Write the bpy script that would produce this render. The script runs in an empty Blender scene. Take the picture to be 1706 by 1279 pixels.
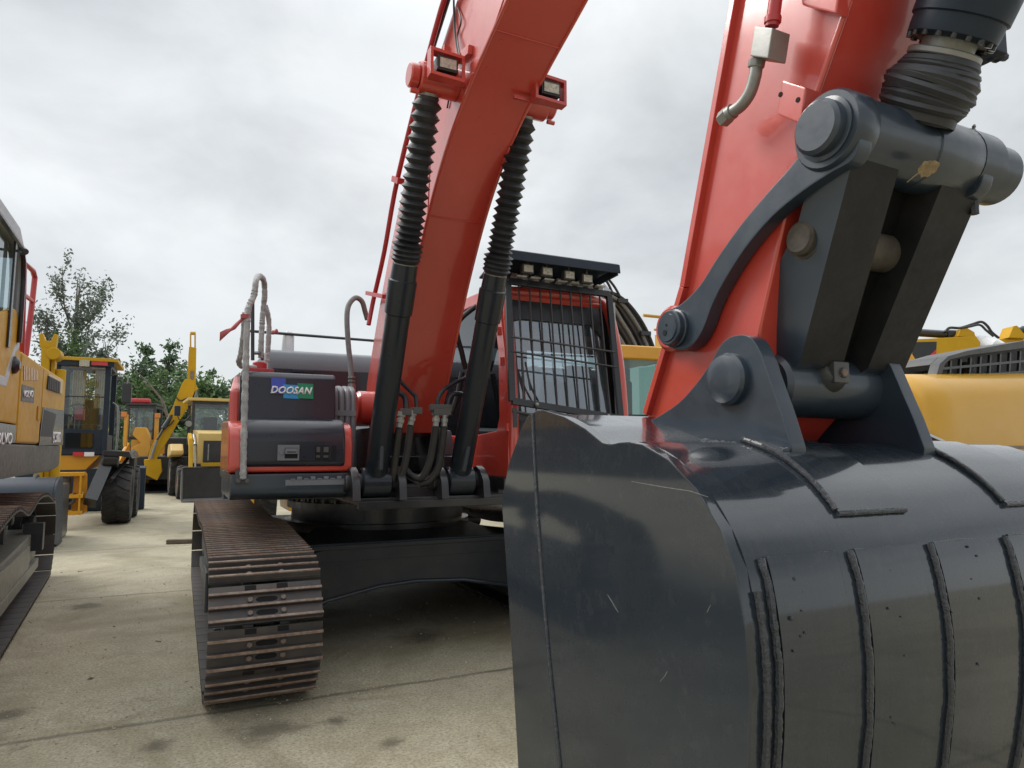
import bpy, bmesh, math, random
from mathutils import Vector, Matrix
random.seed(7)
S = bpy.context.scene
COL = S.collection
R_ = math.radians

# ------------------------------------------------------------------ frames
# The camera's own numbers, used only to MEASURE the photograph: a pixel on a known
# plane of a machine gives the real coordinates of that point of the machine.
FPX = 1150.0
PITCH = math.atan((750 - 639.5) / FPX)
CAMH = 1.45

def pix_ray(px, py):
    x = (px - 853) / FPX; y = (639.5 - py) / FPX
    return (x, math.cos(PITCH) - y * math.sin(PITCH), math.sin(PITCH) + y * math.cos(PITCH))

class Frame:
    """u = to the machine's left (viewer's right), v = forward, z = up; origin on the ground."""
    def __init__(s, O, R):
        n = math.hypot(*R); s.R = (R[0]/n, R[1]/n); s.O = O
        s.V = (-s.R[0], -s.R[1]); s.U = (s.R[1], -s.R[0])
        s.yaw = math.atan2(s.U[1], s.U[0])
    def w(s, e):
        return (s.O[0]+e[0]*s.U[0]+e[1]*s.V[0], s.O[1]+e[0]*s.U[1]+e[1]*s.V[1], e[2])
    def e(s, w):
        dx, dy = w[0]-s.O[0], w[1]-s.O[1]
        return (dx*s.U[0]+dy*s.U[1], dx*s.V[0]+dy*s.V[1], w[2])
    def on(s, px, py, ax, val):
        c = s.e((0, 0, CAMH)); r = pix_ray(px, py)
        r = (r[0]*s.U[0]+r[1]*s.U[1], r[0]*s.V[0]+r[1]*s.V[1], r[2])
        t = (val-c[ax])/r[ax]
        return tuple(c[i]+t*r[i] for i in range(3))
    def u(s, px, py, val): return s.on(px, py, 0, val)
    def v(s, px, py, val): return s.on(px, py, 1, val)
    def z(s, px, py, val): return s.on(px, py, 2, val)
    def vz(s, pts, u): return [s.u(x, y, u)[1:] for x, y in pts]
    def uz(s, pts, v): return [(lambda q: (q[0], q[2]))(s.v(x, y, v)) for x, y in pts]
    def bb(s, x0, y0, x1, y1, v):
        a = s.v(x0, max(y0, y1), v); b = s.v(x1, min(y0, y1), v)
        return a[0], b[0], a[2], b[2]

_a = math.atan((300-853)/FPX*math.cos(PITCH))
EF = Frame((-1.13, 6.40), (math.sin(_a), math.cos(_a)))      # the red excavator; origin = slew centre

# ------------------------------------------------------------------ object helpers
def thing(name, label, cat, fr=None, loc=None, yaw=0.0, group=None):
    o = bpy.data.objects.new(name, None); COL.objects.link(o)
    o.empty_display_size = 0.3
    if fr is not None:
        o.location = (fr.O[0], fr.O[1], 0); o.rotation_euler = (0, 0, fr.yaw)
    else:
        o.location = loc or (0, 0, 0); o.rotation_euler = (0, 0, yaw)
    o['label'] = label; o['category'] = cat
    if group: o['group'] = group
    return o

def tag(o, label, cat, group=None):
    o['label'] = label; o['category'] = cat
    if group: o['group'] = group
    return o

def smooth(pts, n=8, closed=False):
    """Catmull-Rom through the points."""
    P = [Vector(p) for p in pts]; out = []
    N = len(P)
    rng = range(N) if closed else range(N-1)
    for i in rng:
        if closed: a, b, c, d = P[(i-1) % N], P[i], P[(i+1) % N], P[(i+2) % N]
        else: a, b, c, d = P[max(i-1, 0)], P[i], P[i+1], P[min(i+2, N-1)]
        for k in range(n):
            t = k/n
            out.append(0.5*((2*b)+(c-a)*t+(2*a-5*b+4*c-d)*t*t+(3*b-a-3*c+d)*t**3))
    if not closed: out.append(P[-1].copy())
    return [tuple(p) for p in out]

class MB:
    """Collects geometry in (u, v, z) and links it as one mesh object."""
    def __init__(s): s.V = []; s.F = []; s.M = []; s.m = 0
    def mat(s, i): s.m = i; return s
    def add(s, vs, fs):
        k = len(s.V); s.V += [tuple(v) for v in vs]
        for f in fs: s.F.append([i+k for i in f]); s.M.append(s.m)
        return s
    def ext(s, pts, h0, h1, f):
        n = len(pts)
        vs = [f(p, h0) for p in pts]+[f(p, h1) for p in pts]
        fs = [list(range(n)), list(range(n, 2*n))[::-1]]
        fs += [[i, (i+1) % n, n+(i+1) % n, n+i] for i in range(n)]
        return s.add(vs, fs)
    def pu(s, pts, u0, u1): return s.ext(pts, u0, u1, lambda p, h: (h, p[0], p[1]))
    def pv(s, pts, v0, v1): return s.ext(pts, v0, v1, lambda p, h: (p[0], h, p[1]))
    def pz(s, pts, z0, z1): return s.ext(pts, z0, z1, lambda p, h: (p[0], p[1], h))
    def box(s, u0, u1, v0, v1, z0, z1):
        return s.pz([(u0, v0), (u1, v0), (u1, v1), (u0, v1)], z0, z1)
    def ring(s, outer, inner, h0, h1, f):
        """a plate with one hole; outer and inner have the same number of points"""
        n = len(outer)
        vs = [f(p, h) for h in (h0, h1) for L in (outer, inner) for p in L]
        fs = []
        for i in range(n):
            j = (i+1) % n
            fs += [[i, j, n+j, n+i], [2*n+i, 3*n+i, 3*n+j, 2*n+j], [i, 2*n+i, 2*n+j, j], [n+i, n+j, 3*n+j, 3*n+i]]
        return s.add(vs, fs)
    def ring_u(s, o, i, u0, u1): return s.ring(o, i, u0, u1, lambda p, h: (h, p[0], p[1]))
    def ring_v(s, o, i, v0, v1): return s.ring(o, i, v0, v1, lambda p, h: (p[0], h, p[1]))
    def basis(s, d):
        d = Vector(d).normalized()
        a = Vector((0, 0, 1)) if abs(d.z) < 0.9 else Vector((1, 0, 0))
        x = d.cross(a).normalized(); return d, x, d.cross(x).normalized()
    def lathe(s, p, q, prof, n=24, cap=True):
        """prof: (t along p->q in 0..1, radius)"""
        p = Vector(p); q = Vector(q); d, x, y = s.basis(q-p)
        vs = []; fs = []
        for t, r in prof:
            c = p+(q-p)*t
            for k in range(n):
                a = 2*math.pi*k/n; vs.append(c+x*(r*math.cos(a))+y*(r*math.sin(a)))
        for i in range(len(prof)-1):
            for k in range(n):
                l = (k+1) % n; fs.append([i*n+k, i*n+l, (i+1)*n+l, (i+1)*n+k])
        if cap: fs += [list(range(n))[::-1], [(len(prof)-1)*n+k for k in range(n)]]
        return s.add(vs, fs)
    def cyl(s, p, q, r, n=24, c=0.0):
        L = (Vector(q)-Vector(p)).length
        if c: t = min(c/L, 0.4); return s.lathe(p, q, [(0, r-c), (t, r), (1-t, r), (1, r-c)], n)
        return s.lathe(p, q, [(0, r), (1, r)], n)
    def tube(s, pts, r, n=10, closed=False):
        P = [Vector(p) for p in pts]; N = len(P); vs = []; fs = []
        rs = r if isinstance(r, (list, tuple)) else [r]*N
        x = None
        for i, p in enumerate(P):
            a = P[i-1] if (i > 0 or closed) else P[i]; b = P[(i+1) % N] if (i < N-1 or closed) else P[i]
            d = (b-a).normalized()
            if x is None: d, x, y = s.basis(d)
            else:
                x = (x-d*x.dot(d)).normalized(); y = d.cross(x)
            for k in range(n):
                t = 2*math.pi*k/n; vs.append(p+x*(rs[i]*math.cos(t))+y*(rs[i]*math.sin(t)))
        for i in range(N if closed else N-1):
            j = (i+1) % N
            for k in range(n):
                l = (k+1) % n; fs.append([i*n+k, i*n+l, j*n+l, j*n+k])
        if not closed: fs += [list(range(n))[::-1], [(N-1)*n+k for k in range(n)]]
        return s.add(vs, fs)
    def bar(s, p, q, w, h, up=(0, 0, 1)):
        """rectangular bar from p to q; h along 'up', w across"""
        p = Vector(p); q = Vector(q); d = (q-p).normalized(); up = Vector(up)
        x = d.cross(up).normalized(); y = x.cross(d)
        vs = [c+x*(a*w/2)+y*(b*h/2) for c in (p, q) for a, b in ((-1, -1), (1, -1), (1, 1), (-1, 1))]
        return s.add(vs, [[3, 2, 1, 0], [4, 5, 6, 7], [0, 1, 5, 4], [1, 2, 6, 5], [2, 3, 7, 6], [3, 0, 4, 7]])
    def sheet(s, rows):
        n = len(rows[0]); vs = [p for r in rows for p in r]
        fs = [[i*n+k, i*n+k+1, (i+1)*n+k+1, (i+1)*n+k] for i in range(len(rows)-1) for k in range(n-1)]
        return s.add(vs, fs)
    def shell(s, prof, th, u0, u1, nu=1, off=None):
        """a curved plate: open profile in (v, z), thickness th to the right of its direction"""
        n = len(prof); inn = []
        for i in range(n):
            a = prof[max(i-1, 0)]; b = prof[min(i+1, n-1)]
            dx, dy = b[0]-a[0], b[1]-a[1]; L = math.hypot(dx, dy)
            inn.append((prof[i][0]+dy/L*th, prof[i][1]-dx/L*th))
        return s.pu_strip(prof, inn, u0, u1)
    def pu_strip(s, A, B, u0, u1):
        n = len(A)
        vs = [(u, p[0], p[1]) for u in (u0, u1) for L in (A, B) for p in L]
        fs = []
        for i in range(n-1):
            fs += [[i, i+1, 2*n+i+1, 2*n+i], [n+i, 3*n+i, 3*n+i+1, n+i+1], [i, n+i, n+i+1, i+1], [2*n+i, 2*n+i+1, 3*n+i+1, 3*n+i]]
        fs += [[0, 2*n, 3*n, n], [n-1, 2*n-1, 4*n-1, 3*n-1]]
        return s.add(vs, fs)
    def sphere(s, c, rx, ry, rz, n=14, m=10):
        vs = []; fs = []
        for i in range(m+1):
            th = math.pi*i/m
            for k in range(n):
                a = 2*math.pi*k/n
                vs.append((c[0]+rx*math.sin(th)*math.cos(a), c[1]+ry*math.sin(th)*math.sin(a), c[2]+rz*math.cos(th)))
        for i in range(m):
            for k in range(n):
                l = (k+1) % n; fs.append([i*n+k, i*n+l, (i+1)*n+l, (i+1)*n+k])
        return s.add(vs, fs)
    def build(s, name, mats, parent=None, bevel=0.0, seg=2, flat=False, ang=33, loc=None, rot=None, world=False, wobble=0.0):
        me = bpy.data.meshes.new(name)
        bm = bmesh.new()
        sgn = 1 if world else -1
        vs = [bm.verts.new((a[0], sgn*a[1], a[2])) for a in s.V]
        for f, m in zip(s.F, s.M):
            try:
                fa = bm.faces.new([vs[i] for i in f]); fa.material_index = m
            except ValueError: pass
        bmesh.ops.remove_doubles(bm, verts=[v for v in bm.verts if False], dist=1e-6)
        bmesh.ops.recalc_face_normals(bm, faces=bm.faces)
        if bevel > 0:
            bm.normal_update()
            es = [e for e in bm.edges if len(e.link_faces) == 2 and e.calc_face_angle(0) > R_(ang)]
            try: bmesh.ops.bevel(bm, geom=es, offset=bevel, segments=seg, profile=0.6, affect='EDGES', clamp_overlap=True)
            except Exception as ex: print('bevel', name, ex)
        if wobble:
            for v in bm.verts: v.co += Vector((random.uniform(-1, 1), random.uniform(-1, 1), random.uniform(-1, 1)))*wobble
        if not flat:
            for f in bm.faces: f.smooth = True
        bm.to_mesh(me); bm.free()
        if not flat:
            try: me.set_sharp_from_angle(angle=R_(ang))
            except Exception: pass
        for m in (mats if isinstance(mats, (list, tuple)) else [mats]): me.materials.append(m)
        o = bpy.data.objects.new(name, me); COL.objects.link(o)
        if parent is not None: o.parent = parent
        if loc is not None: o.location = loc
        if rot is not None: o.rotation_euler = rot
        if bevel > 0 and not flat:
            wn = o.modifiers.new('wn', 'WEIGHTED_NORMAL'); wn.keep_sharp = True; wn.weight = 100
        return o

def lettering(text, o, right, up, height, mat, parent, name='lettering', width=None, shear=0.0, bold=0.0, depth=0.003, center=True, space=1.0):
    """text as real raised letters; o/right/up in (u, v, z)"""
    cu = bpy.data.curves.new('txt', 'FONT'); cu.body = text; cu.shear = shear; cu.offset = bold
    cu.extrude = 0.0; cu.resolution_u = 3; cu.space_character = space
    ob = bpy.data.objects.new('txt', cu); COL.objects.link(ob)
    bpy.context.view_layer.update()
    dg = bpy.context.evaluated_depsgraph_get()
    me = bpy.data.meshes.new_from_object(ob.evaluated_get(dg))
    bpy.data.objects.remove(ob)
    xs = [v.co.x for v in me.vertices]; ys = [v.co.y for v in me.vertices]
    x0, x1, y0, y1 = min(xs), max(xs), min(ys), max(ys)
    sy = height/(y1-y0); sx = sy if width is None else width/(x1-x0)
    o = Vector(o); r = Vector(right).normalized(); t = Vector(up).normalized(); n = r.cross(t)
    cx = (x0+x1)/2 if center else x0; cy = (y0+y1)/2 if center else y0
    bm = bmesh.new(); bm.from_mesh(me)
    ret = bmesh.ops.extrude_face_region(bm, geom=list(bm.faces))
    top = [g for g in ret['geom'] if isinstance(g, bmesh.types.BMVert)]
    for v in bm.verts: v.co.z = 0.0
    for v in top: v.co.z = 1.0
    for v in bm.verts:
        q = o+r*((v.co.x-cx)*sx)+t*((v.co.y-cy)*sy)-n*(depth*v.co.z)
        v.co = (q.x, -q.y, q.z)
    bmesh.ops.recalc_face_normals(bm, faces=bm.faces)
    bm.to_mesh(me); bm.free()
    me.materials.clear(); me.materials.append(mat); me.name = name
    ob = bpy.data.objects.new(name, me); COL.objects.link(ob); ob.parent = parent
    return ob

# ------------------------------------------------------------------ materials
def newmat(name):
    m = bpy.data.materials.new(name); m.use_nodes = True
    nt = m.node_tree; b = nt.nodes['Principled BSDF']
    return m, nt, b

def N(nt, t, **k):
    n = nt.nodes.new(t)
    for a, v in k.items(): setattr(n, a, v)
    return n

def noise(nt, scale, detail=4, rough=0.55, coord='Object', stretch=None, dist=0.0):
    tc = N(nt, 'ShaderNodeTexCoord'); n = N(nt, 'ShaderNodeTexNoise')
    n.inputs['Scale'].default_value = scale; n.inputs['Detail'].default_value = detail
    n.inputs['Roughness'].default_value = rough; n.inputs['Distortion'].default_value = dist
    if stretch:
        mp = N(nt, 'ShaderNodeMapping'); mp.inputs['Scale'].default_value = stretch
        nt.links.new(tc.outputs[coord], mp.inputs['Vector']); nt.links.new(mp.outputs[0], n.inputs['Vector'])
    else: nt.links.new(tc.outputs[coord], n.inputs['Vector'])
    return n.outputs['Fac']

def ramp(nt, fac, stops, interp='LINEAR'):
    r = N(nt, 'ShaderNodeValToRGB'); r.color_ramp.interpolation = interp
    el = r.color_ramp.elements
    while len(el) < len(stops): el.new(0.5)
    for e, (p, c) in zip(el, stops):
        e.position = p; e.color = (c, c, c, 1) if isinstance(c, (int, float)) else (*c, 1)
    nt.links.new(fac, r.inputs['Fac']); return r.outputs['Color']

def mix(nt, fac, a, b, mode='MIX'):
    m = N(nt, 'ShaderNodeMix', data_type='RGBA', blend_type=mode)
    for s, v in ((m.inputs[0], fac), (m.inputs[6], a), (m.inputs[7], b)):
        if hasattr(v, 'links'): nt.links.new(v, s)
        elif isinstance(v, (int, float)): s.default_value = v if s.type == 'VALUE' else (v, v, v, 1)
        else: s.default_value = (*v, 1)
    return m.outputs[2]

def bump(nt, b, h, strength=0.2, dist=0.01):
    n = N(nt, 'ShaderNodeBump'); n.inputs['Strength'].default_value = strength; n.inputs['Distance'].default_value = dist
    nt.links.new(h, n.inputs['Height'])
    nt.links.new(n.outputs[0], b.inputs['Normal']); return n

def paint(name, col, rough=0.3, coat=0.35, dirt=0.25, dirtcol=(0.16, 0.14, 0.11), var=0.10, wave=0.04, scale=3.0, spec=0.5, crough=0.12):
    m, nt, b = newmat(name)
    n1 = noise(nt, scale, 5, 0.6); n2 = noise(nt, scale*9, 6, 0.65)
    dk = tuple(c*(1-var*1.6) for c in col); lt = tuple(min(1, c*(1+var)) for c in col)
    base = ramp(nt, n1, [(0.3, dk), (0.7, lt)])
    grime = mix(nt, 0.5, n1, n2, 'MULTIPLY')
    gf = ramp(nt, grime, [(0.30, 0.0), (0.62, dirt)])
    base = mix(nt, gf, base, dirtcol)
    nt.links.new(base, b.inputs['Base Color'])
    rr = ramp(nt, n2, [(0.3, max(0.03, rough-0.08)), (0.75, min(1, rough+0.16))])
    nt.links.new(rr, b.inputs['Roughness'])
    b.inputs['Coat Weight'].default_value = coat; b.inputs['Coat Roughness'].default_value = crough
    b.inputs['Specular IOR Level'].default_value = spec
    h = mix(nt, 0.25, noise(nt, 1.7, 2, 0.5), n2)
    bump(nt, b, h, 0.5, wave*0.12)
    return m

def matte(name, col, rough=0.8, var=0.2, scale=8, bstr=0.3, bd=0.004, dust=0.0, dustcol=(0.2, 0.18, 0.14), metal=0.0):
    m, nt, b = newmat(name)
    n1 = noise(nt, scale, 5, 0.6)
    c = ramp(nt, n1, [(0.3, tuple(x*(1-var) for x in col)), (0.7, tuple(min(1, x*(1+var)) for x in col))])
    if dust:
        c = mix(nt, ramp(nt, noise(nt, scale*0.6, 6, 0.7), [(0.4, 0.0), (0.7, dust)]), c, dustcol)
    nt.links.new(c, b.inputs['Base Color'])
    b.inputs['Roughness'].default_value = rough; b.inputs['Metallic'].default_value = metal
    bump(nt, b, noise(nt, scale*6, 4, 0.6), bstr, bd)
    return m

def glass(name, tint=(0.62, 0.70, 0.70), refl=(0.9, 0.95, 1.0), rough=0.02, body=0.15, bodycol=(0.05, 0.07, 0.07), film=0.0):
    m, nt, b = newmat(name)
    nt.nodes.remove(b); out = nt.nodes['Material Output']
    t = N(nt, 'ShaderNodeBsdfTransparent'); t.inputs[0].default_value = (*tint, 1)
    d = N(nt, 'ShaderNodeBsdfDiffuse'); d.inputs[0].default_value = (*bodycol, 1)
    g = N(nt, 'ShaderNodeBsdfGlossy'); g.inputs[0].default_value = (*refl, 1); g.inputs['Roughness'].default_value = rough
    m1 = N(nt, 'ShaderNodeMixShader'); m1.inputs[0].default_value = body
    nt.links.new(t.outputs[0], m1.inputs[1]); nt.links.new(d.outputs[0], m1.inputs[2])
    f = N(nt, 'ShaderNodeFresnel'); f.inputs['IOR'].default_value = 1.75
    fa = N(nt, 'ShaderNodeMath', operation='MULTIPLY_ADD'); nt.links.new(f.outputs[0], fa.inputs[0]); fa.inputs[1].default_value = 1-film; fa.inputs[2].default_value = film
    m2 = N(nt, 'ShaderNodeMixShader'); nt.links.new(fa.outputs[0], m2.inputs[0])
    nt.links.new(m1.outputs[0], m2.inputs[1]); nt.links.new(g.outputs[0], m2.inputs[2])
    nt.links.new(m2.outputs[0], out.inputs['Surface'])
    return m

M = {}
M['red'] = paint('orange_red_paint', (0.56, 0.052, 0.032), 0.34, 1.0, 0.10, (0.45, 0.12, 0.08), 0.06, 0.02, 1.2, 0.6, 0.10)
M['redpipe'] = paint('red_pipe_paint', (0.45, 0.03, 0.035), 0.4, 0.2, 0.12)
M['dark'] = paint('charcoal_paint', (0.023, 0.036, 0.053), 0.36, 0.4, 0.12, (0.07, 0.065, 0.06), 0.10, 0.03, 2.0)
M['darkgrey'] = paint('dark_grey_panel_paint', (0.014, 0.017, 0.028), 0.32, 0.5, 0.06, (0.06, 0.055, 0.05), 0.10, 0.03, 1.6, 0.3)
M['grey'] = paint('grey_hood_paint', (0.16, 0.17, 0.19), 0.45, 0.2, 0.2, (0.2, 0.19, 0.17), 0.10, 0.04, 1.6)
M['cylpaint'] = paint('cylinder_slate_paint', (0.015, 0.021, 0.029), 0.34, 0.35, 0.10, (0.04, 0.038, 0.035), 0.10, 0.03, 2.0, 0.3)
M['dustysteel'] = matte('dusty_brown_steel', (0.075, 0.062, 0.048), 0.8, 0.4, 14, 0.5, 0.004)
M['lightgrey'] = paint('light_grey_cab_paint', (0.36, 0.37, 0.38), 0.4, 0.2, 0.1)
M['scuff'] = matte('paint_scuff', (0.16, 0.155, 0.14), 0.7, 0.3, 60)
M['black'] = paint('black_paint', (0.014, 0.015, 0.018), 0.35, 0.3, 0.25, (0.05, 0.045, 0.04), 0.15, 0.03, 4.0)
M['under'] = paint('undercarriage_black_paint', (0.022, 0.027, 0.034), 0.5, 0.12, 0.3, (0.10, 0.085, 0.065), 0.15, 0.05, 3.0)
M['linkpaint'] = paint('worn_shaded_black_paint', (0.019, 0.020, 0.022), 0.5, 0.0, 0.45, (0.05, 0.042, 0.034), 0.15, 0.04, 5.0, 0.25)  # worn link fronts; on the slot faces the dark tone is painted shade
M['steel'] = matte('shoe_steel', (0.060, 0.056, 0.055), 0.5, 0.25, 5, 0.5, 0.004, 0.45, (0.12, 0.09, 0.07), 0.3)
def rustmat():
    m, nt, b = newmat('worn_rusty_steel')
    oi = N(nt, 'ShaderNodeObjectInfo'); n1 = noise(nt, 7, 6, 0.7, stretch=(0.6, 3, 3)); n2 = noise(nt, 40, 4, 0.6)
    c = ramp(nt, n1, [(0.30, (0.12, 0.075, 0.055)), (0.50, (0.22, 0.135, 0.09)), (0.72, (0.38, 0.30, 0.235))])
    f = N(nt, 'ShaderNodeMath', operation='MULTIPLY'); nt.links.new(oi.outputs['Random'], f.inputs[0]); f.inputs[1].default_value = 0.65
    c = mix(nt, f.outputs[0], c, (0.13, 0.11, 0.10)); c = mix(nt, ramp(nt, n2, [(0.45, 0.0), (0.75, 0.5)]), c, (0.42, 0.35, 0.28))
    nt.links.new(c, b.inputs['Base Color']); b.inputs['Roughness'].default_value = 0.55; b.inputs['Metallic'].default_value = 0.2
    bump(nt, b, n2, 0.6, 0.004); return m
M['rust'] = rustmat()
M['bolt'] = matte('rusty_bolt', (0.16, 0.12, 0.10), 0.6, 0.3, 20, 0.4, 0.002)
M['hole'] = matte('mud_hole_black', (0.006, 0.006, 0.007), 0.9, 0.2)
M['rubber'] = matte('black_rubber', (0.020, 0.022, 0.027), 0.5, 0.3, 6, 0.35, 0.003, 0.45, (0.07, 0.068, 0.065))
M['tyre'] = matte('tyre_rubber', (0.022, 0.022, 0.024), 0.78, 0.3, 5, 0.5, 0.006, 0.5, (0.10, 0.09, 0.075))
M['hose'] = matte('hydraulic_hose', (0.018, 0.018, 0.02), 0.5, 0.3, 12, 0.3, 0.002, 0.3, (0.07, 0.06, 0.05))
M['greyhose'] = matte('grey_wrapped_hose', (0.17, 0.17, 0.17), 0.6, 0.2, 25, 0.6, 0.004)
M['foam'] = matte('bubble_wrap', (0.50, 0.50, 0.50), 0.45, 0.30, 22, 1.0, 0.02)
M['white'] = matte('white_plastic', (0.68, 0.69, 0.70), 0.45, 0.08, 10, 0.2, 0.002)
M['silver'] = matte('zinc_plated_steel', (0.27, 0.27, 0.255), 0.42, 0.2, 14, 0.2, 0.002, 0.25, (0.20, 0.18, 0.15), 0.5)
M['yellow'] = paint('construction_yellow_paint', (0.54, 0.305, 0.010), 0.45, 0.0, 0.06, (0.36, 0.22, 0.08), 0.08, 0.02, 1.8, 0.22)
M['yellow2'] = paint('bright_yellow_paint', (0.68, 0.32, 0.015), 0.36, 0.3, 0.12, (0.3, 0.2, 0.1), 0.08, 0.03, 1.8)
M['cream'] = paint('pale_yellow_paint', (0.62, 0.43, 0.13), 0.4, 0.25, 0.2, (0.35, 0.28, 0.18), 0.1, 0.03, 1.8)
M['tan'] = paint('faded_yellow_paint', (0.56, 0.30, 0.020), 0.34, 0.45, 0.06, (0.35, 0.24, 0.10), 0.05, 0.008, 0.9, 0.35, 0.05)
M['gunmetal'] = paint('gunmetal_grey_paint', (0.05, 0.05, 0.05), 0.45, 0.1, 0.25, (0.2, 0.17, 0.12), 0.1, 0.04, 2.0)
M['olive'] = paint('grey_green_paint', (0.17, 0.17, 0.145), 0.5, 0.12, 0.3, (0.2, 0.18, 0.13), 0.1, 0.03, 2.0)
M['bluegrey'] = paint('blue_grey_paint', (0.020, 0.030, 0.046), 0.42, 0.0, 0.12, (0.08, 0.075, 0.07), 0.1, 0.04, 2.0, 0.25)
M['redplastic'] = paint('red_plastic', (0.55, 0.02, 0.03), 0.3, 0.3, 0.05)
M['window'] = glass('tinted_window_glass', (0.66, 0.76, 0.78), body=0.16, bodycol=(0.10, 0.13, 0.14))
M['windscreen'] = glass('sky_hazed_windscreen_glass', (0.72, 0.80, 0.82), body=0.25, bodycol=(0.18, 0.23, 0.25), film=0.27)  # pale body colour stands in for sky mirrored in the glass
M['darkwindow'] = glass('dark_window_glass', (0.10, 0.13, 0.14), body=0.35, bodycol=(0.02, 0.025, 0.03))
M['greenwindow'] = glass('green_window_glass', (0.25, 0.42, 0.38), body=0.4, bodycol=(0.05, 0.12, 0.10))
M['lens'] = matte('lamp_lens', (0.42, 0.40, 0.32), 0.25, 0.35, 60, 0.8, 0.004, 0, metal=0.4)
M['bluemark'] = matte('blue_mark', (0.06, 0.09, 0.50), 0.4, 0.06)
M['cyanmark'] = matte('light_blue_mark', (0.03, 0.30, 0.62), 0.4, 0.06)
M['greenmark'] = matte('green_mark', (0.015, 0.24, 0.13), 0.4, 0.06)
M['whiteletter'] = matte('white_letter', (0.80, 0.80, 0.80), 0.45, 0.04)
M['redmark'] = matte('red_mark', (0.55, 0.03, 0.035), 0.45, 0.05)
M['blackmark'] = matte('black_mark', (0.02, 0.02, 0.022), 0.4, 0.1)
M['seat'] = matte('seat_fabric', (0.03, 0.03, 0.032), 0.9, 0.2)
M['clearwindow'] = glass('clear_window_glass', (0.88, 0.93, 0.92), body=0.06, bodycol=(0.2, 0.24, 0.24))
M['curtain'] = matte('curtain_cloth', (0.78, 0.70, 0.48), 0.9, 0.15)
M['ribbon'] = matte('red_ribbon_cloth', (0.42, 0.09, 0.10), 0.8, 0.15)
M['wood'] = matte('weathered_wood', (0.11, 0.085, 0.06), 0.85, 0.3, 6, 0.6, 0.006)
M['mesh'] = matte('grille_mesh', (0.02, 0.02, 0.02), 0.6, 0.2)
M['amber'] = paint('amber_plastic', (0.7, 0.22, 0.02), 0.25, 0.3, 0.05)

def bucket_paint():
    m, nt, b = newmat('bucket_dark_gloss_paint')
    n1 = noise(nt, 2.2, 5, 0.6); n2 = noise(nt, 28, 6, 0.65); st = noise(nt, 5.0, 4, 0.6, stretch=(14, 1, 1))
    base = ramp(nt, n1, [(0.3, (0.013, 0.020, 0.029)), (0.7, (0.018, 0.026, 0.036))])
    base = mix(nt, ramp(nt, mix(nt, 0.5, st, n1, 'MULTIPLY'), [(0.2, 0.0), (0.5, 0.14)]), base, (0.06, 0.058, 0.055))
    dust = ramp(nt, mix(nt, 0.6, n2, n1, 'MULTIPLY'), [(0.40, 0.0), (0.62, 0.16)])
    base = mix(nt, dust, base, (0.13, 0.12, 0.11))
    # fine bright scratches
    sc = ramp(nt, noise(nt, 9, 2, 0.4, stretch=(1, 10, 0.7), dist=1.2), [(0.90, 0.0), (0.92, 0.3)])
    base = mix(nt, sc, base, (0.20, 0.20, 0.20))
    nt.links.new(base, b.inputs['Base Color'])
    nt.links.new(ramp(nt, mix(nt, 0.5, st, n2), [(0.30, 0.20), (0.72, 0.34)]), b.inputs['Roughness'])
    b.inputs['Coat Weight'].default_value = 1.0; b.inputs['Coat Roughness'].default_value = 0.07; b.inputs['Coat IOR'].default_value = 1.55
    b.inputs['Specular IOR Level'].default_value = 0.15
    h = mix(nt, 0.04, noise(nt, 2.4, 2, 0.4), n2)
    bump(nt, b, h, 0.5, 0.012)
    return m
M['bucket'] = bucket_paint()
def weld_mat():
    m, nt, b = newmat('painted_weld_bead')
    b.inputs['Base Color'].default_value = (0.045, 0.05, 0.058, 1); b.inputs['Roughness'].default_value = 0.28
    b.inputs['Coat Weight'].default_value = 0.4
    bump(nt, b, noise(nt, 90, 4, 0.7), 1.0, 0.02)
    return m
M['weld'] = weld_mat()
M['weldlight'] = matte('pale_weld_bead', (0.12, 0.13, 0.145), 0.4, 0.3, 40, 1.0, 0.012)

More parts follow.
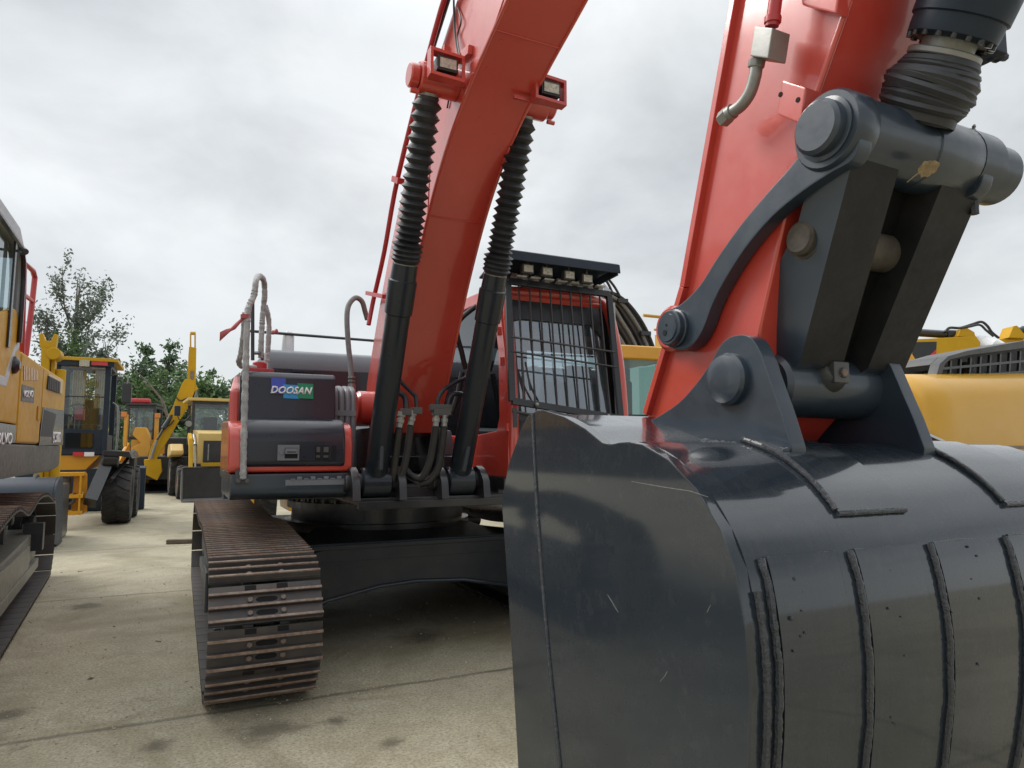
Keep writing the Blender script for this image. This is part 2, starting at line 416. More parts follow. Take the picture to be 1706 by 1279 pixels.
STAINS = [EF.z(x, y, 0)[:2]+(r,) for x, y, r in ((262, 1242, 0.13), (650, 1238, 0.12), (8, 1192, 0.16), (560, 1200, 0.10), (700, 1060, 0.30), (140, 1010, 0.25), (440, 1215, 0.30))]
def concrete():
    m, nt, b = newmat('yard_concrete')
    tc = N(nt, 'ShaderNodeTexCoord')
    n0 = noise(nt, 0.35, 5, 0.6); n1 = noise(nt, 1.6, 6, 0.62, dist=0.6); n2 = noise(nt, 14, 6, 0.7); n3 = noise(nt, 120, 3, 0.6)
    base = ramp(nt, n1, [(0.28, (0.31, 0.272, 0.18)), (0.50, (0.45, 0.402, 0.28)), (0.75, (0.54, 0.497, 0.37))])
    base = mix(nt, ramp(nt, n0, [(0.35, 0.0), (0.65, 0.55)]), base, (0.36, 0.335, 0.265))
    base = mix(nt, ramp(nt, n2, [(0.35, 0.0), (0.75, 0.45)]), base, (0.30, 0.265, 0.185))
    # mossy green-brown patches
    base = mix(nt, ramp(nt, noise(nt, 0.8, 7, 0.7, dist=1.0), [(0.47, 0.0), (0.66, 0.75)]), base, (0.20, 0.17, 0.095))
    base = mix(nt, ramp(nt, noise(nt, 5.5, 7, 0.75, dist=0.8), [(0.48, 0.0), (0.68, 0.5)]), base, (0.27, 0.23, 0.145))
    base = mix(nt, ramp(nt, noise(nt, 60, 5, 0.7), [(0.38, 0.65), (0.56, 0.0)]), base, (0.15, 0.13, 0.09))
    # dark oil stains
    oil = ramp(nt, noise(nt, 1.35, 7, 0.68, dist=0.5), [(0.63, 0.0), (0.73, 0.7)])
    base = mix(nt, oil, base, (0.055, 0.05, 0.042))
    # a few damp / oily spots lying where the photograph shows them
    for sx_, sy_, sr_ in STAINS:
        dv = N(nt, 'ShaderNodeVectorMath', operation='DISTANCE'); nt.links.new(tc.outputs['Object'], dv.inputs[0]); dv.inputs[1].default_value = (sx_, -sy_, 0)
        ad = N(nt, 'ShaderNodeMath', operation='MULTIPLY_ADD'); nt.links.new(noise(nt, 7, 6, 0.7), ad.inputs[0]); ad.inputs[1].default_value = sr_*1.9; nt.links.new(dv.outputs['Value'], ad.inputs[2])
        base = mix(nt, ramp(nt, ad.outputs[0], [(sr_*1.15, 0.75), (sr_*1.75, 0.0)]), base, (0.085, 0.072, 0.050))
    # pale grit
    base = mix(nt, ramp(nt, n3, [(0.60, 0.0), (0.72, 0.4)]), base, (0.58, 0.54, 0.45))
    vo = N(nt, 'ShaderNodeTexVoronoi'); vo.inputs['Scale'].default_value = 34
    nt.links.new(tc.outputs['Object'], vo.inputs['Vector'])
    speck = ramp(nt, vo.outputs['Distance'], [(0.07, 0.6), (0.13, 0.0)])
    gate = ramp(nt, noise(nt, 3.2, 4, 0.6), [(0.44, 0.0), (0.58, 1.0)])
    speck = mix(nt, 1.0, speck, gate, 'MULTIPLY')
    base = mix(nt, speck, base, (0.62, 0.58, 0.50))
    # expansion joints every 3.75 m, slightly wavering (object x/y follow the slabs)
    sx = N(nt, 'ShaderNodeSeparateXYZ'); nt.links.new(tc.outputs['Object'], sx.inputs[0])
    wob = noise(nt, 3.0, 5, 0.65)
    def joint(out, per, off, wd):
        a = N(nt, 'ShaderNodeMath', operation='MULTIPLY_ADD'); nt.links.new(wob, a.inputs[0]); a.inputs[1].default_value = 0.05; nt.links.new(out, a.inputs[2])
        c = N(nt, 'ShaderNodeMath', operation='ADD'); nt.links.new(a.outputs[0], c.inputs[0]); c.inputs[1].default_value = off
        p = N(nt, 'ShaderNodeMath', operation='PINGPONG'); nt.links.new(c.outputs[0], p.inputs[0]); p.inputs[1].default_value = per/2
        return ramp(nt, p.outputs[0], [(0.0, 1.0), (wd*1.3, 0.8), (wd*3.2, 0.0)])
    j = joint(sx.outputs['Y'], 3.78, 1.95-0.025, 0.010)
    j2 = joint(sx.outputs['X'], 6.4, 5.25, 0.008)
    jj = mix(nt, 1.0, j, j2, 'ADD')
    jm = mix(nt, 1.0, jj, ramp(nt, noise(nt, 2.0, 6, 0.7), [(0.3, 0.35), (0.6, 1.0)]), 'MULTIPLY')
    base = mix(nt, jm, base, (0.12, 0.105, 0.075))
    nt.links.new(base, b.inputs['Base Color'])
    nt.links.new(ramp(nt, n1, [(0.3, 0.62), (0.7, 0.9)]), b.inputs['Roughness'])
    b.inputs['Specular IOR Level'].default_value = 0.35
    h = mix(nt, 0.35, n2, n3); h = mix(nt, jm, h, 0.0)
    bump(nt, b, h, 0.7, 0.012)
    return m
M['concrete'] = concrete()

def leafmat(name, dark, lite, back=(0.10, 0.12, 0.09)):
    m, nt, b = newmat(name)
    g = N(nt, 'ShaderNodeNewGeometry')
    c = ramp(nt, g.outputs['Random Per Island'], [(0.0, dark), (0.6, tuple((a+d)/2 for a, d in zip(dark, lite))), (1.0, lite)])
    c = mix(nt, ramp(nt, noise(nt, 0.9, 4, 0.6), [(0.35, 0.0), (0.65, 0.5)]), c, dark)
    nt.links.new(c, b.inputs['Base Color']); b.inputs['Roughness'].default_value = 0.55
    tr = N(nt, 'ShaderNodeBsdfTranslucent'); nt.links.new(c, tr.inputs[0])
    mx = N(nt, 'ShaderNodeMixShader'); mx.inputs[0].default_value = 0.3
    nt.links.new(b.outputs[0], mx.inputs[1]); nt.links.new(tr.outputs[0], mx.inputs[2])
    nt.links.new(mx.outputs[0], nt.nodes['Material Output'].inputs['Surface'])
    return m
M['leaf_dark'] = leafmat('dark_green_leaves', (0.055, 0.105, 0.050), (0.150, 0.225, 0.110))
M['leaf_mid'] = leafmat('mid_green_leaves', (0.070, 0.135, 0.045), (0.185, 0.280, 0.105))
M['leaf_grey'] = leafmat('grey_green_leaves', (0.09, 0.12, 0.095), (0.20, 0.245, 0.185))
M['bark'] = matte('bark', (0.14, 0.12, 0.10), 0.9, 0.3, 5, 0.6, 0.01)
# ------------------------------------------------------------------ camera, sky, sun, ground
cam = bpy.data.cameras.new('camera'); co = bpy.data.objects.new('camera', cam); COL.objects.link(co)
cam.sensor_width = 36; cam.lens = 36*FPX/1706; cam.clip_end = 1500; cam.clip_start = 0.05
co.location = (0, 0, CAMH); co.rotation_euler = (math.pi/2+PITCH, 0, 0)
S.camera = co
S.view_settings.view_transform = 'Standard'; S.view_settings.look = 'None'
S.view_settings.exposure = 0.62; S.view_settings.gamma = 1.0

SUN_EL, SUN_AZ = 44, 292      # high, behind the camera's left shoulder (azimuth clockwise from +Y)
sd = Vector((math.sin(R_(SUN_AZ))*math.cos(R_(SUN_EL)), math.cos(R_(SUN_AZ))*math.cos(R_(SUN_EL)), math.sin(R_(SUN_EL))))
su = bpy.data.lights.new('sun', 'SUN'); su.energy = 1.5; su.angle = R_(25); su.color = (1.0, 0.97, 0.93)
so = bpy.data.objects.new('sun', su); COL.objects.link(so)
so.rotation_euler = (-sd).to_track_quat('-Z', 'Y').to_euler(); so.location = (-8, -6, 20)

w = bpy.data.worlds.new('World'); S.world = w; w.use_nodes = True
nt = w.node_tree; bg = nt.nodes['Background']; bg.inputs['Strength'].default_value = 0.1
sky = N(nt, 'ShaderNodeTexSky'); sky.sky_type = 'NISHITA'; sky.sun_disc = False
sky.sun_elevation = R_(SUN_EL); sky.sun_rotation = R_(SUN_AZ)
tc = N(nt, 'ShaderNodeTexCoord'); sp = N(nt, 'ShaderNodeSeparateXYZ'); nt.links.new(tc.outputs['Generated'], sp.inputs[0])
zz = N(nt, 'ShaderNodeMath', operation='MAXIMUM'); nt.links.new(sp.outputs['Z'], zz.inputs[0]); zz.inputs[1].default_value = 0.0
za = N(nt, 'ShaderNodeMath', operation='ADD'); nt.links.new(zz.outputs[0], za.inputs[0]); za.inputs[1].default_value = 0.42
cv = N(nt, 'ShaderNodeVectorMath', operation='DIVIDE')
cb = N(nt, 'ShaderNodeCombineXYZ')
for k in 'XYZ': nt.links.new(za.outputs[0], cb.inputs[k])
nt.links.new(tc.outputs['Generated'], cv.inputs[0]); nt.links.new(cb.outputs[0], cv.inputs[1])
def wnoise(scale, detail, rough, off, dist=0.0):
    mp = N(nt, 'ShaderNodeMapping'); mp.inputs['Location'].default_value = off
    nt.links.new(cv.outputs[0], mp.inputs['Vector'])
    n = N(nt, 'ShaderNodeTexNoise'); n.inputs['Scale'].default_value = scale; n.inputs['Detail'].default_value = detail
    n.inputs['Roughness'].default_value = rough; n.inputs['Distortion'].default_value = dist
    nt.links.new(mp.outputs[0], n.inputs['Vector']); return n.outputs['Fac']
c1 = ramp(nt, wnoise(1.15, 8, 0.50, (3.1, 1.7, 0.0), 0.25), [(0.32, (3.2, 3.38, 3.55)), (0.47, (4.9, 5.1, 5.2)), (0.64, (6.1, 6.25, 6.3))])
c2 = ramp(nt, wnoise(3.2, 7, 0.55, (0.4, 5.2, 1.0), 0.3), [(0.35, 0.86), (0.62, 1.06)])
cl = mix(nt, 1.0, c1, c2, 'MULTIPLY')
# towards the horizon the cloud base evens out
hz = ramp(nt, sp.outputs['Z'], [(0.02, 1.0), (0.30, 0.0)])
cl = mix(nt, hz, cl, (5.5, 5.68, 5.72))
# unseen sky overhead, brightness added to light the ground from above
ov = ramp(nt, sp.outputs['Z'], [(0.52, 0.5), (0.9, 1.15)])
ov2 = mix(nt, 1.0, cl, ov, 'MULTIPLY')
cl = mix(nt, 1.0, ov2, 2.0, 'MULTIPLY')
cl = mix(nt, 0.93, sky.outputs[0], cl)
nt.links.new(cl, bg.inputs['Color'])

g = MB()
n = 24
ex = [-300, -120, -60, -30]+[-20+i*2.0 for i in range(21)]+[30, 60, 120, 300]
rows = [[(x, y, 0.0) for x in ex] for y in ex]
g.sheet(rows)
ground = g.build('ground', M['concrete'], None, flat=True, loc=(EF.O[0], EF.O[1], 0), rot=(0, 0, EF.yaw))
ground['kind'] = 'structure'
# ------------------------------------------------------------------ crawler tracks (shared by both excavators)
def make_shoe_mesh(width, pitch):
    """one triple-grouser shoe; x = across, y = along, z = outward"""
    b = MB(); w = width/2; p = pitch
    b.box(-w, w, -p/2+0.004, p/2-0.004, 0, 0.016)
    b.mat(1)
    for k, y in enumerate((-0.40, -0.07, 0.26)):
        y *= p
        b.mat(0); b.pu([(y-0.011, 0.014), (y+0.011, 0.014), (y+0.0080, 0.040), (y-0.0080, 0.040)], -w, w)
        b.mat(1); b.pu([(y-0.0082, 0.0395), (y+0.0082, 0.0395), (y+0.0062, 0.046), (y-0.0062, 0.046)], -w, w)
    b.mat(2)
    for y in (-0.235, 0.095):
        b.pz([(math.cos(a)*0.030+(0.028 if math.cos(a) > 0 else -0.028), y*p+math.sin(a)*0.015) for a in [2*math.pi*i/16 for i in range(16)]], 0.013, 0.0175)
    for x in (-0.085, 0.085):
        b.box(x-0.03, x+0.03, 0.34*p, 0.47*p, 0.013, 0.0175)
    b.mat(3)
    for y in (-0.235, 0.095):
        for x in (-0.088, 0.088):
            b.lathe((x, y*p, 0.016), (x, y*p, 0.030), [(0, 0.016), (0.8, 0.016), (1, 0.012)], 6)
    return b

def track_path(v0, v1, r0, r1, zb, tops):
    """closed loop in (v, z): front wheel v0 radius r0, rear wheel v1 radius r1, ground line zb, top run through 'tops'"""
    c0 = (v0, zb+r0); c1 = (v1, zb+r1); pts = []
    n = 20
    for i in range(n+1):
        a = -math.pi/2+math.pi*i/n; pts.append((c0[0]+r0*math.cos(a), c0[1]+r0*math.sin(a)))
    top = smooth([(v0, zb+2*r0, 0)]+[(v, z, 0) for v, z in tops]+[(v1, zb+2*r1, 0)], 8)
    pts += [(p[0], p[1]) for p in top[1:-1]]
    for i in range(n+1):
        a = math.pi/2+math.pi*i/n; pts.append((c1[0]+r1*math.cos(a), c1[1]+r1*math.sin(a)))
    m = 16
    pts += [(v1+(v0-v1)*i/m, zb) for i in range(1, m)]
    return pts

def along(pts, n, off=0.0):
    L = [0]; N_ = len(pts)
    for i in range(N_): L.append(L[-1]+math.dist(pts[i], pts[(i+1) % N_]))
    out = []
    for k in range(n):
        s = (k+off)/n*L[-1] % L[-1]; i = 0
        while L[i+1] < s: i += 1
        a, b = pts[i], pts[(i+1) % N_]; t = (s-L[i])/(L[i+1]-L[i])
        out.append((a[0]+(b[0]-a[0])*t, a[1]+(b[1]-a[1])*t, math.atan2(b[1]-a[1], b[0]-a[0])))
    return out, L[-1]/n

def crawler(root, uc, width, v0, v1, r0, r1, tops, n, off, frame_mats, shoe_mats, zb=0.06):
    """a track (> shoes) and its track frame, wheels"""
    pth = track_path(v0, v1, r0, r1, zb, tops)
    st, pitch = along(pth, n, off)
    ch = MB()                                        # link chain under the shoes
    inn = []
    for i in range(len(pth)):
        a = pth[i-1]; b = pth[(i+1) % len(pth)]; dx, dy = b[0]-a[0], b[1]-a[1]; L = math.hypot(dx, dy) or 1
        inn.append((pth[i][0]-dy/L*0.085, pth[i][1]+dx/L*0.085))
    for u0, u1 in ((uc-0.12, uc-0.07), (uc+0.07, uc+0.12)):
        ch.ring_u(pth, inn, u0, u1)
    tr = ch.build('track', M['under'], root, flat=True)
    proto = make_shoe_mesh(width, pitch).build('shoe', shoe_mats, None, bevel=0.0, flat=True)
    pm = proto.data; bpy.data.objects.remove(proto)
    for v, z, a in st:
        o = bpy.data.objects.new('shoe', pm); COL.objects.link(o); o.parent = tr
        # along (v) axis tilted by a; outward is to the right of travel
        ev = Vector((0, -math.cos(a), math.sin(a))); eo = Vector((0, -math.sin(a), -math.cos(a))); eu = Vector((-1, 0, 0))
        # mesh local: x, y(=-along), z(outward)
        mt = Matrix((eu, -ev, eo)).transposed().to_4x4(); mt.translation = Vector((uc, -v, z))
        o.matrix_local = mt
    f = MB()
    zc = zb+r0
    f.pu([(v1+0.35, 0.30), (v0-0.35, 0.30), (v0-0.25, 0.40), (v0-0.32, 0.56), (v1+0.3, 0.60), (v1+0.2, 0.45)], uc-0.19, uc+0.19)
    f.pu([(v1+0.4, 0.20), (v0-0.5, 0.20), (v0-0.5, 0.30), (v1+0.4, 0.30)], uc-0.23, uc+0.23)
    fr = f.build('track_frame', frame_mats, root, bevel=0.012)
    idl = MB(); idl.lathe((uc-0.10, v0, zc), (uc+0.10, v0, zc), [(0, r0*0.35), (0, r0*0.80), (0.2, r0*0.84), (0.25, r0-0.10), (0.75, r0-0.10), (0.8, r0*0.84), (1, r0*0.80), (1, r0*0.35)], 36)
    idl.cyl((uc-0.2, v0, zc), (uc+0.2, v0, zc), 0.07)
    idl.build('idler_wheel', M['under'], root)
    spk = MB(); zr = zb+r1
    teeth = []
    for i in range(42):
        a = 2*math.pi*i/42; rr = r1-0.10 if i % 2 else r1-0.03; teeth.append((v1+rr*math.cos(a), zr+rr*math.sin(a)))
    spk.pu(teeth, uc-0.035, uc+0.035)
    spk.lathe((uc-0.20, v1, zr), (uc+0.14, v1, zr), [(0, 0.10), (0.04, 0.20), (0.3, 0.24), (0.35, 0.28), (0.7, 0.28), (1, 0.26)], 30)
    for i in range(12):
        a = 2*math.pi*i/12; spk.cyl((uc-0.05, v1+0.31*math.cos(a), zr+0.31*math.sin(a)), (uc+0.05, v1+0.31*math.cos(a), zr+0.31*math.sin(a)), 0.014, 6)
    spk.build('drive_sprocket', M['under'], root)
    nr = 8
    for i in range(nr):
        v = v1+0.55+(v0-v1-1.1)*i/(nr-1); r = MB(); zz_ = zb+0.085+0.105
        r.lathe((uc-0.15, v, zz_), (uc+0.15, v, zz_), [(0, 0.06), (0, 0.125), (0.18, 0.125), (0.22, 0.105), (0.78, 0.105), (0.82, 0.125), (1, 0.125), (1, 0.06)], 20)
        r.build('track_roller', M['under'], root)
    for v, z in tops[1:-1:2] if len(tops) > 2 else tops:
        r = MB(); r.cyl((uc-0.11, v, z-0.16), (uc+0.11, v, z-0.16), 0.072, 18, 0.01); r.box(uc-0.05, uc+0.05, v-0.05, v+0.05, 0.55, z-0.2)
        r.build('carrier_roller', M['under'], root)
    return tr

# ================================================================== THE RED EXCAVATOR
EX = thing('excavator', 'large orange red crawler excavator with barred cab and dark bucket close up', 'excavator', EF)
SH = [M['steel'], M['rust'], M['hole'], M['bolt']]
E = EF
TOPS = [(1.30, 0.815), (0.45, 0.848), (-0.35, 0.815), (-1.15, 0.828), (-1.9, 0.81)]
crawler(EX, -1.272, 0.60, 1.775, -2.55, 0.365, 0.385, TOPS, 49, 0.35, M['under'], SH)
crawler(EX, 1.272, 0.60, 1.775, -2.55, 0.365, 0.385, TOPS, 49, 0.1, M['under'], SH)

# steps and cleaning brackets on the outer side of the near track frame
b = MB(); b.box(-1.56, -1.40, 1.30, 1.52, 0.50, 0.66); b.box(-1.57, -1.55, 1.28, 1.54, 0.46, 0.70); b.build('track_step', M['under'], EX, bevel=0.006)
b = MB(); b.box(-1.50, -1.40, 0.55, 0.80, 0.46, 0.58); b.box(-1.55, -1.47, 0.5, 0.82, 0.575, 0.60); b.build('track_step', M['under'], EX, bevel=0.006)

# car body: X frame with the arched legs, slewing ring
b = MB()
zt = 0.70
pts = [(-1.03, 0.62), (-0.78, 0.67), (-0.48, 0.715), (0.48, 0.715), (0.78, 0.67), (1.03, 0.62), (1.03, 0.26), (0.72, 0.36), (0.35, 0.43), (-0.05, 0.45), (-0.35, 0.43), (-0.72, 0.36), (-1.03, 0.26)]
b.pv(pts, 0.92, 0.98); b.pv(pts, -1.75, -1.69)
b.pz([(-1.03, 1.0), (-0.5, 1.0), (0.5, 1.0), (1.03, 1.0), (1.03, 0.55), (0.85, 0.1), (0.85, -0.9), (1.03, -1.35), (1.03, -1.75), (-1.03, -1.75), (-1.03, -1.35), (-0.85, -0.9), (-0.85, 0.1), (-1.03, 0.55)], zt+0.012, zt+0.045)
b.box(-0.8, 0.8, -1.3, 0.6, 0.42, zt+0.02)
b.add([(-1.03, 0.985, 0.655), (-0.55, 0.985, 0.758), (0.55, 0.985, 0.758), (1.03, 0.985, 0.655), (0.7, 0.2, 0.80), (-0.7, 0.2, 0.80), (0.7, 0.2, 0.72), (-0.7, 0.2, 0.72), (-1.03, 0.985, 0.62), (1.03, 0.985, 0.62)], [[0, 1, 5], [1, 2, 4, 5], [2, 3, 4], [0, 8, 9, 3, 2, 1], [8, 7, 6, 9], [0, 5, 7, 8], [3, 9, 6, 4], [5, 4, 6, 7]])
cb_ = b.build('car_body', M['under'], EX, bevel=0.008)
b = MB(); b.tube([(u, 0.985, z-0.012) for u, z in pts[6:]], 0.014, 8); b.tube([(u, 0.985, zt+0.052) for u in (-1.0, -0.5, 0, 0.5, 1.0)], 0.010, 8)
b.build('edge_flange', M['dark'], cb_)
b = MB()
b.lathe((0, -0.35, 0.735), (0, -0.35, 1.10), [(0, 0.86), (0.25, 0.86), (0.26, 0.80), (0.55, 0.80), (0.56, 0.84), (0.72, 0.84), (0.73, 0.79), (1, 0.79)], 56)
for i in range(44):
    a = 2*math.pi*i/44; b.cyl((0.82*math.cos(a), -0.35+0.82*math.sin(a), 0.95), (0.82*math.cos(a), -0.35+0.82*math.sin(a), 1.03), 0.018, 6)
b.build('slewing_ring', M['black'], EX)

# ---------------- upper structure
b = MB()
b.box(-0.68, 0.42, -2.4, 1.68, 1.085, 1.135)
b.box(-1.26, -0.68, -2.4, 1.45, 1.125, 1.16); b.box(0.42, 1.48, -2.4, 1.5, 1.10, 1.16)
b.box(-0.68, 0.42, 1.66, 1.70, 1.06, 1.115)
for u in (-0.44, 0.04): b.box(u-0.025, u+0.025, -2.0, 1.3, 1.13, 1.62)
b.box(-0.42, 0.02, -0.5, -0.42, 1.13, 1.7)
upper = b.build('revolving_frame', M['black'], EX, bevel=0.008)
# cylinder foot lugs and pins
for uc in (-0.550, 0.056):
    b = MB()
    for du in (-0.155, 0.155):
        o_ = [(1.42, 1.12), (1.78, 1.12), (1.76, 1.24), (1.70, 1.31), (1.62, 1.34), (1.54, 1.31), (1.47, 1.24)]
        b.pu(o_, uc+du-0.026, uc+du+0.026)
    b.cyl((uc-0.21, 1.62, 1.235), (uc+0.21, 1.62, 1.235), 0.062, 24, 0.008)
    b.build('cylinder_lug', M['black'], upper, bevel=0.006)
# valve covers between the cylinders
b = MB(); b.pu([(0.72, 1.30), (0.72, 1.48), (0.66, 1.62), (0.25, 1.66), (0.25, 1.30)], -0.50, 0.36)
b.build('valve_cover', M['grey'], EX, bevel=0.015)
b = MB(); b.pu([(0.80, 1.28), (0.80, 1.40), (0.74, 1.42), (0.74, 1.28)], -0.45, 0.34); b.build('cover_step', M['darkgrey'], EX, bevel=0.01)
b = MB()
for k in range(9):
    u = -0.42+k*0.09+random.uniform(-0.02, 0.02)
    b.tube(smooth([(u, 1.0, 1.25), (u+random.uniform(-0.1, 0.1), 1.25, 1.16+random.uniform(0, 0.06)), (u+random.uniform(-0.12, 0.12), 1.5, 1.16)], 6), 0.016, 8)
b.cyl((-0.40, 1.30, 1.17), (0.02, 1.30, 1.17), 0.035, 12); b.box(-0.33, -0.05, 1.42, 1.60, 1.135, 1.19)
b.build('manifold_hose', M['hose'], EX)

# left-hand tool box with orange end pieces and dark lid
prof = [(0.75, 1.31), (1.60, 1.31), (1.612, 1.36), (1.612, 1.50), (1.59, 1.575), (1.54, 1.62), (1.46, 1.640), (0.75, 1.66)]
b = MB(); b.pu(prof, -1.475, -0.70)
tb = b.build('tool_box', M['red'], EX, bevel=0.02, seg=3)
lid = [(0.95, 1.345), (1.614, 1.345), (1.634, 1.37), (1.634, 1.505), (1.610, 1.590), (1.555, 1.642), (1.468, 1.664), (0.95, 1.682)]
b = MB(); b.pu(lid, -1.385, -0.755); tl = b.build('tool_box_lid', M['darkgrey'], tb, bevel=0.018, seg=3)
u0, u1, z0, z1 = E.bb(462, 767, 499, 741, 1.64)
b = MB(); b.box(u0, u1, 1.63, 1.642, z0, z1); b.box(u0+0.045, u1-0.012, 1.64, 1.656, z0+0.042, z1-0.022); b.cyl((u0+0.022, 1.63, (z0+z1)/2), (u0+0.022, 1.652, (z0+z1)/2), 0.013, 14)
b.mat(1); b.box(u0+0.055, u1-0.02, 1.655, 1.658, z0+0.05, z0+0.058); b.box(u0+0.042, u1-0.009, 1.641, 1.643, z0+0.012, z1-0.018)
b.build('latch', [M['grey'], M['hole']], tl, bevel=0.003)
b = MB()
for x0, x1 in ((525, 535), (537, 549), (552, 560)):
    u0, u1, z0, z1 = E.bb(x0, 766, x1, 742, 1.636); b.box(u0, u1, 1.630, 1.6372, z0, z1)
b.mat(1)
for x0, x1 in ((525, 535), (537, 549)):
    u0, u1, z0, z1 = E.bb(x0, 766, x1, 742, 1.636); b.box(u0+0.006, u1-0.006, 1.634, 1.641, z0+0.05, z0+0.085); b.box(u0+0.006, u1-0.006, 1.634, 1.641, z0+0.015, z0+0.03)
b.build('vent', [M['hole'], M['gunmetal']], tl, flat=True)
# step panel under it with tread strip
b = MB(); b.pu([(0.6, 1.14), (1.56, 1.14), (1.61, 1.17), (1.628, 1.22), (1.628, 1.302), (0.6, 1.302)], -1.455, -0.70)
sp_ = b.build('step_panel', M['dark'], EX, bevel=0.012)
b = MB()
for k in range(9):
    u = -1.10+k*0.042; b.box(u, u+0.030, 1.62, 1.640, 1.262, 1.270+0.012*(k % 2))
b.box(-1.13, -0.72, 1.62, 1.634, 1.225, 1.262)
b.build('step_tread', M['grey'], sp_, bevel=0.003)
# tank box above with the blue/green emblem
b = MB(); b.pu([(0.35, 1.62), (1.33, 1.62), (1.335, 1.70), (1.31, 1.95), (1.28, 1.985), (0.35, 2.02)], -1.40, -0.765)
tk = b.build('tank_box', M['darkgrey'], EX, bevel=0.015, seg=3)
ev = 1.324
def emb(x0, y0, x1, y1, mt, v, nm):
    q = [E.v(x, y, v) for x, y in ((x0, y1), (x1, y1+1.5), (x1, y0+1.5), (x0, y0))]
    bb = MB(); bb.pv([(p[0], p[2]) for p in q], v-0.02, v); bb.build(nm, mt, tk, flat=True)
emb(452, 629, 476, 655, M['bluemark'], 1.330, 'emblem')
emb(472, 640, 499, 663, M['cyanmark'], 1.333, 'emblem')
emb(496, 638, 522, 663, M['greenmark'], 1.336, 'emblem')
p0 = E.v(451, 656, 1.338); p1 = E.v(521, 658, 1.338); c = E.v(486, 650, 1.338)
lettering('DOOSAN', (c[0], 1.337, c[2]), (1, 0, 0), (0, 0, 1), 0.052, M['whiteletter'], tk, width=(p1[0]-p0[0]), shear=0.28, bold=0.035, depth=0.004)
b = MB(); b.box(-1.36, -1.16, 0.6, 1.1, 1.99, 2.03); b.cyl((-1.24, 0.9, 2.02), (-1.24, 0.9, 2.10), 0.05, 20, 0.01)
b.build('tank_cap', M['redpipe'], tk, bevel=0.008)
# pipes and ribbed hose column right of the tank
b = MB()
for k, u in enumerate((-0.735, -0.690, -0.645, -0.605)):
    b.tube(smooth([(u, 1.15, 1.30), (u, 1.17, 1.55), (u, 1.15, 1.86), (u+0.01, 0.95, 1.92)], 6), 0.022, 10)
b.box(-0.76, -0.59, 1.10, 1.20, 1.70, 1.74)
b.build('pipe_bundle', M['grey'], EX)
b = MB()
hp = [(586, 640), (584, 610), (580, 570), (578, 530), (581, 508), (592, 496), (603, 502), (608, 518), (612, 532)]
b.tube(smooth([E.v(x, y, 0.95-0.03*i) for i, (x, y) in enumerate(hp)], 6), 0.021, 12)
b.mat(1)
for y in (628, 634, 640):
    b.cyl(E.v(586, y+2, 0.95), E.v(586, y-1, 0.95), 0.028, 14)
b.cyl(E.v(586, 652, 0.95), E.v(586, 642, 0.95), 0.03, 14)
b.build('arched_hose', [M['greyhose'], M['silver']], EX)

# engine hood, counterweight, side panels
b = MB(); b.pu([(-0.30, 1.7), (-0.28, 2.20), (-0.36, 2.36), (-0.46, 2.385), (-2.2, 2.40), (-2.35, 2.3), (-2.35, 1.7)], -1.06, 1.2)
eh = b.build('engine_hood', M['grey'], EX, bevel=0.03, seg=3)
b = MB(); b.pu([(-0.275, 1.7), (-0.255, 2.19), (-0.30, 2.20), (-0.30, 1.7)], -1.02, 1.18); b.box(-0.85, -0.66, -0.27, -0.235, 2.155, 2.185)
b.build('hood_front', M['darkgrey'], eh, bevel=0.008)
b = MB(); b.lathe((-0.83, -0.75, 2.39), (-0.83, -0.75, 2.62), [(0, 0.055), (0.1, 0.060), (0.75, 0.055), (0.93, 0.042), (1, 0.015)], 18)
b.build('exhaust_cover', M['white'], EX, wobble=0.003)
b = MB(); b.pz([(-1.26, -2.3), (-1.24, -2.75), (-1.0, -3.05), (-0.5, -3.2), (0.5, -3.2), (1.1, -3.05), (1.42, -2.75), (1.48, -2.3)], 1.15, 2.05)
b.build('counterweight', M['dark'], EX, bevel=0.06, seg=3)
b = MB()
_sp = [(1.26, 1.31), (1.28, 1.60), (1.20, 1.86), (1.05, 1.97), (0.2, 2.02), (-2.3, 2.02), (-2.3, 1.16), (0.9, 1.16), (0.95, 1.31)]
_n = len(_sp); b.add([(-1.462+(1.28-p[0])*0.052+du-(0.0 if p[1] < 1.9 else -0.03), p[0], p[1]) for du in (0, 0.07) for p in _sp], [list(range(_n)), list(range(_n, 2*_n))[::-1]]+[[i, (i+1) % _n, _n+(i+1) % _n, _n+i] for i in range(_n)])
b.build('side_panel', M['red'], EX, bevel=0.02, seg=3)
b = MB(); b.pu([(0.0, 1.16), (0.0, 2.05), (-2.3, 2.05), (-2.3, 1.16)], 1.42, 1.48); b.box(-0.6, 0.45, -2.3, -0.6, 1.6, 2.05)
b.build('side_panel', M['red'], EX, bevel=0.02, seg=3)

# handrails wrapped in bubble film, rear rail
def pw(seq): return smooth([E.v(x, y, v) for x, y, v in seq], 6)
def wraprail(seq, r):
    P = pw(seq); bb = MB(); out = []
    Q = []
    for i in range(len(P)-1):
        for k in range(3): Q.append(Vector(P[i]).lerp(Vector(P[i+1]), k/3))
    Q.append(Vector(P[-1]))
    rs = [r*(1+random.uniform(-0.10, 0.14)) for _ in Q]
    bb.tube(Q, rs, 12); return bb
wraprail([(405, 798, 1.645), (406, 740, 1.645), (408, 660, 1.645), (410, 590, 1.64), (412, 535, 1.63), (414, 512, 1.60), (423, 492, 1.58), (427, 466, 1.55), (433, 460, 1.35), (440, 470, 1.05), (441, 500, 1.0)], 0.0195).build('handrail', M['foam'], EX)
wraprail([(441, 492, 1.0), (438, 520, 0.98), (436, 550, 0.98), (434, 596, 0.98)], 0.019).build('handrail', M['foam'], EX)
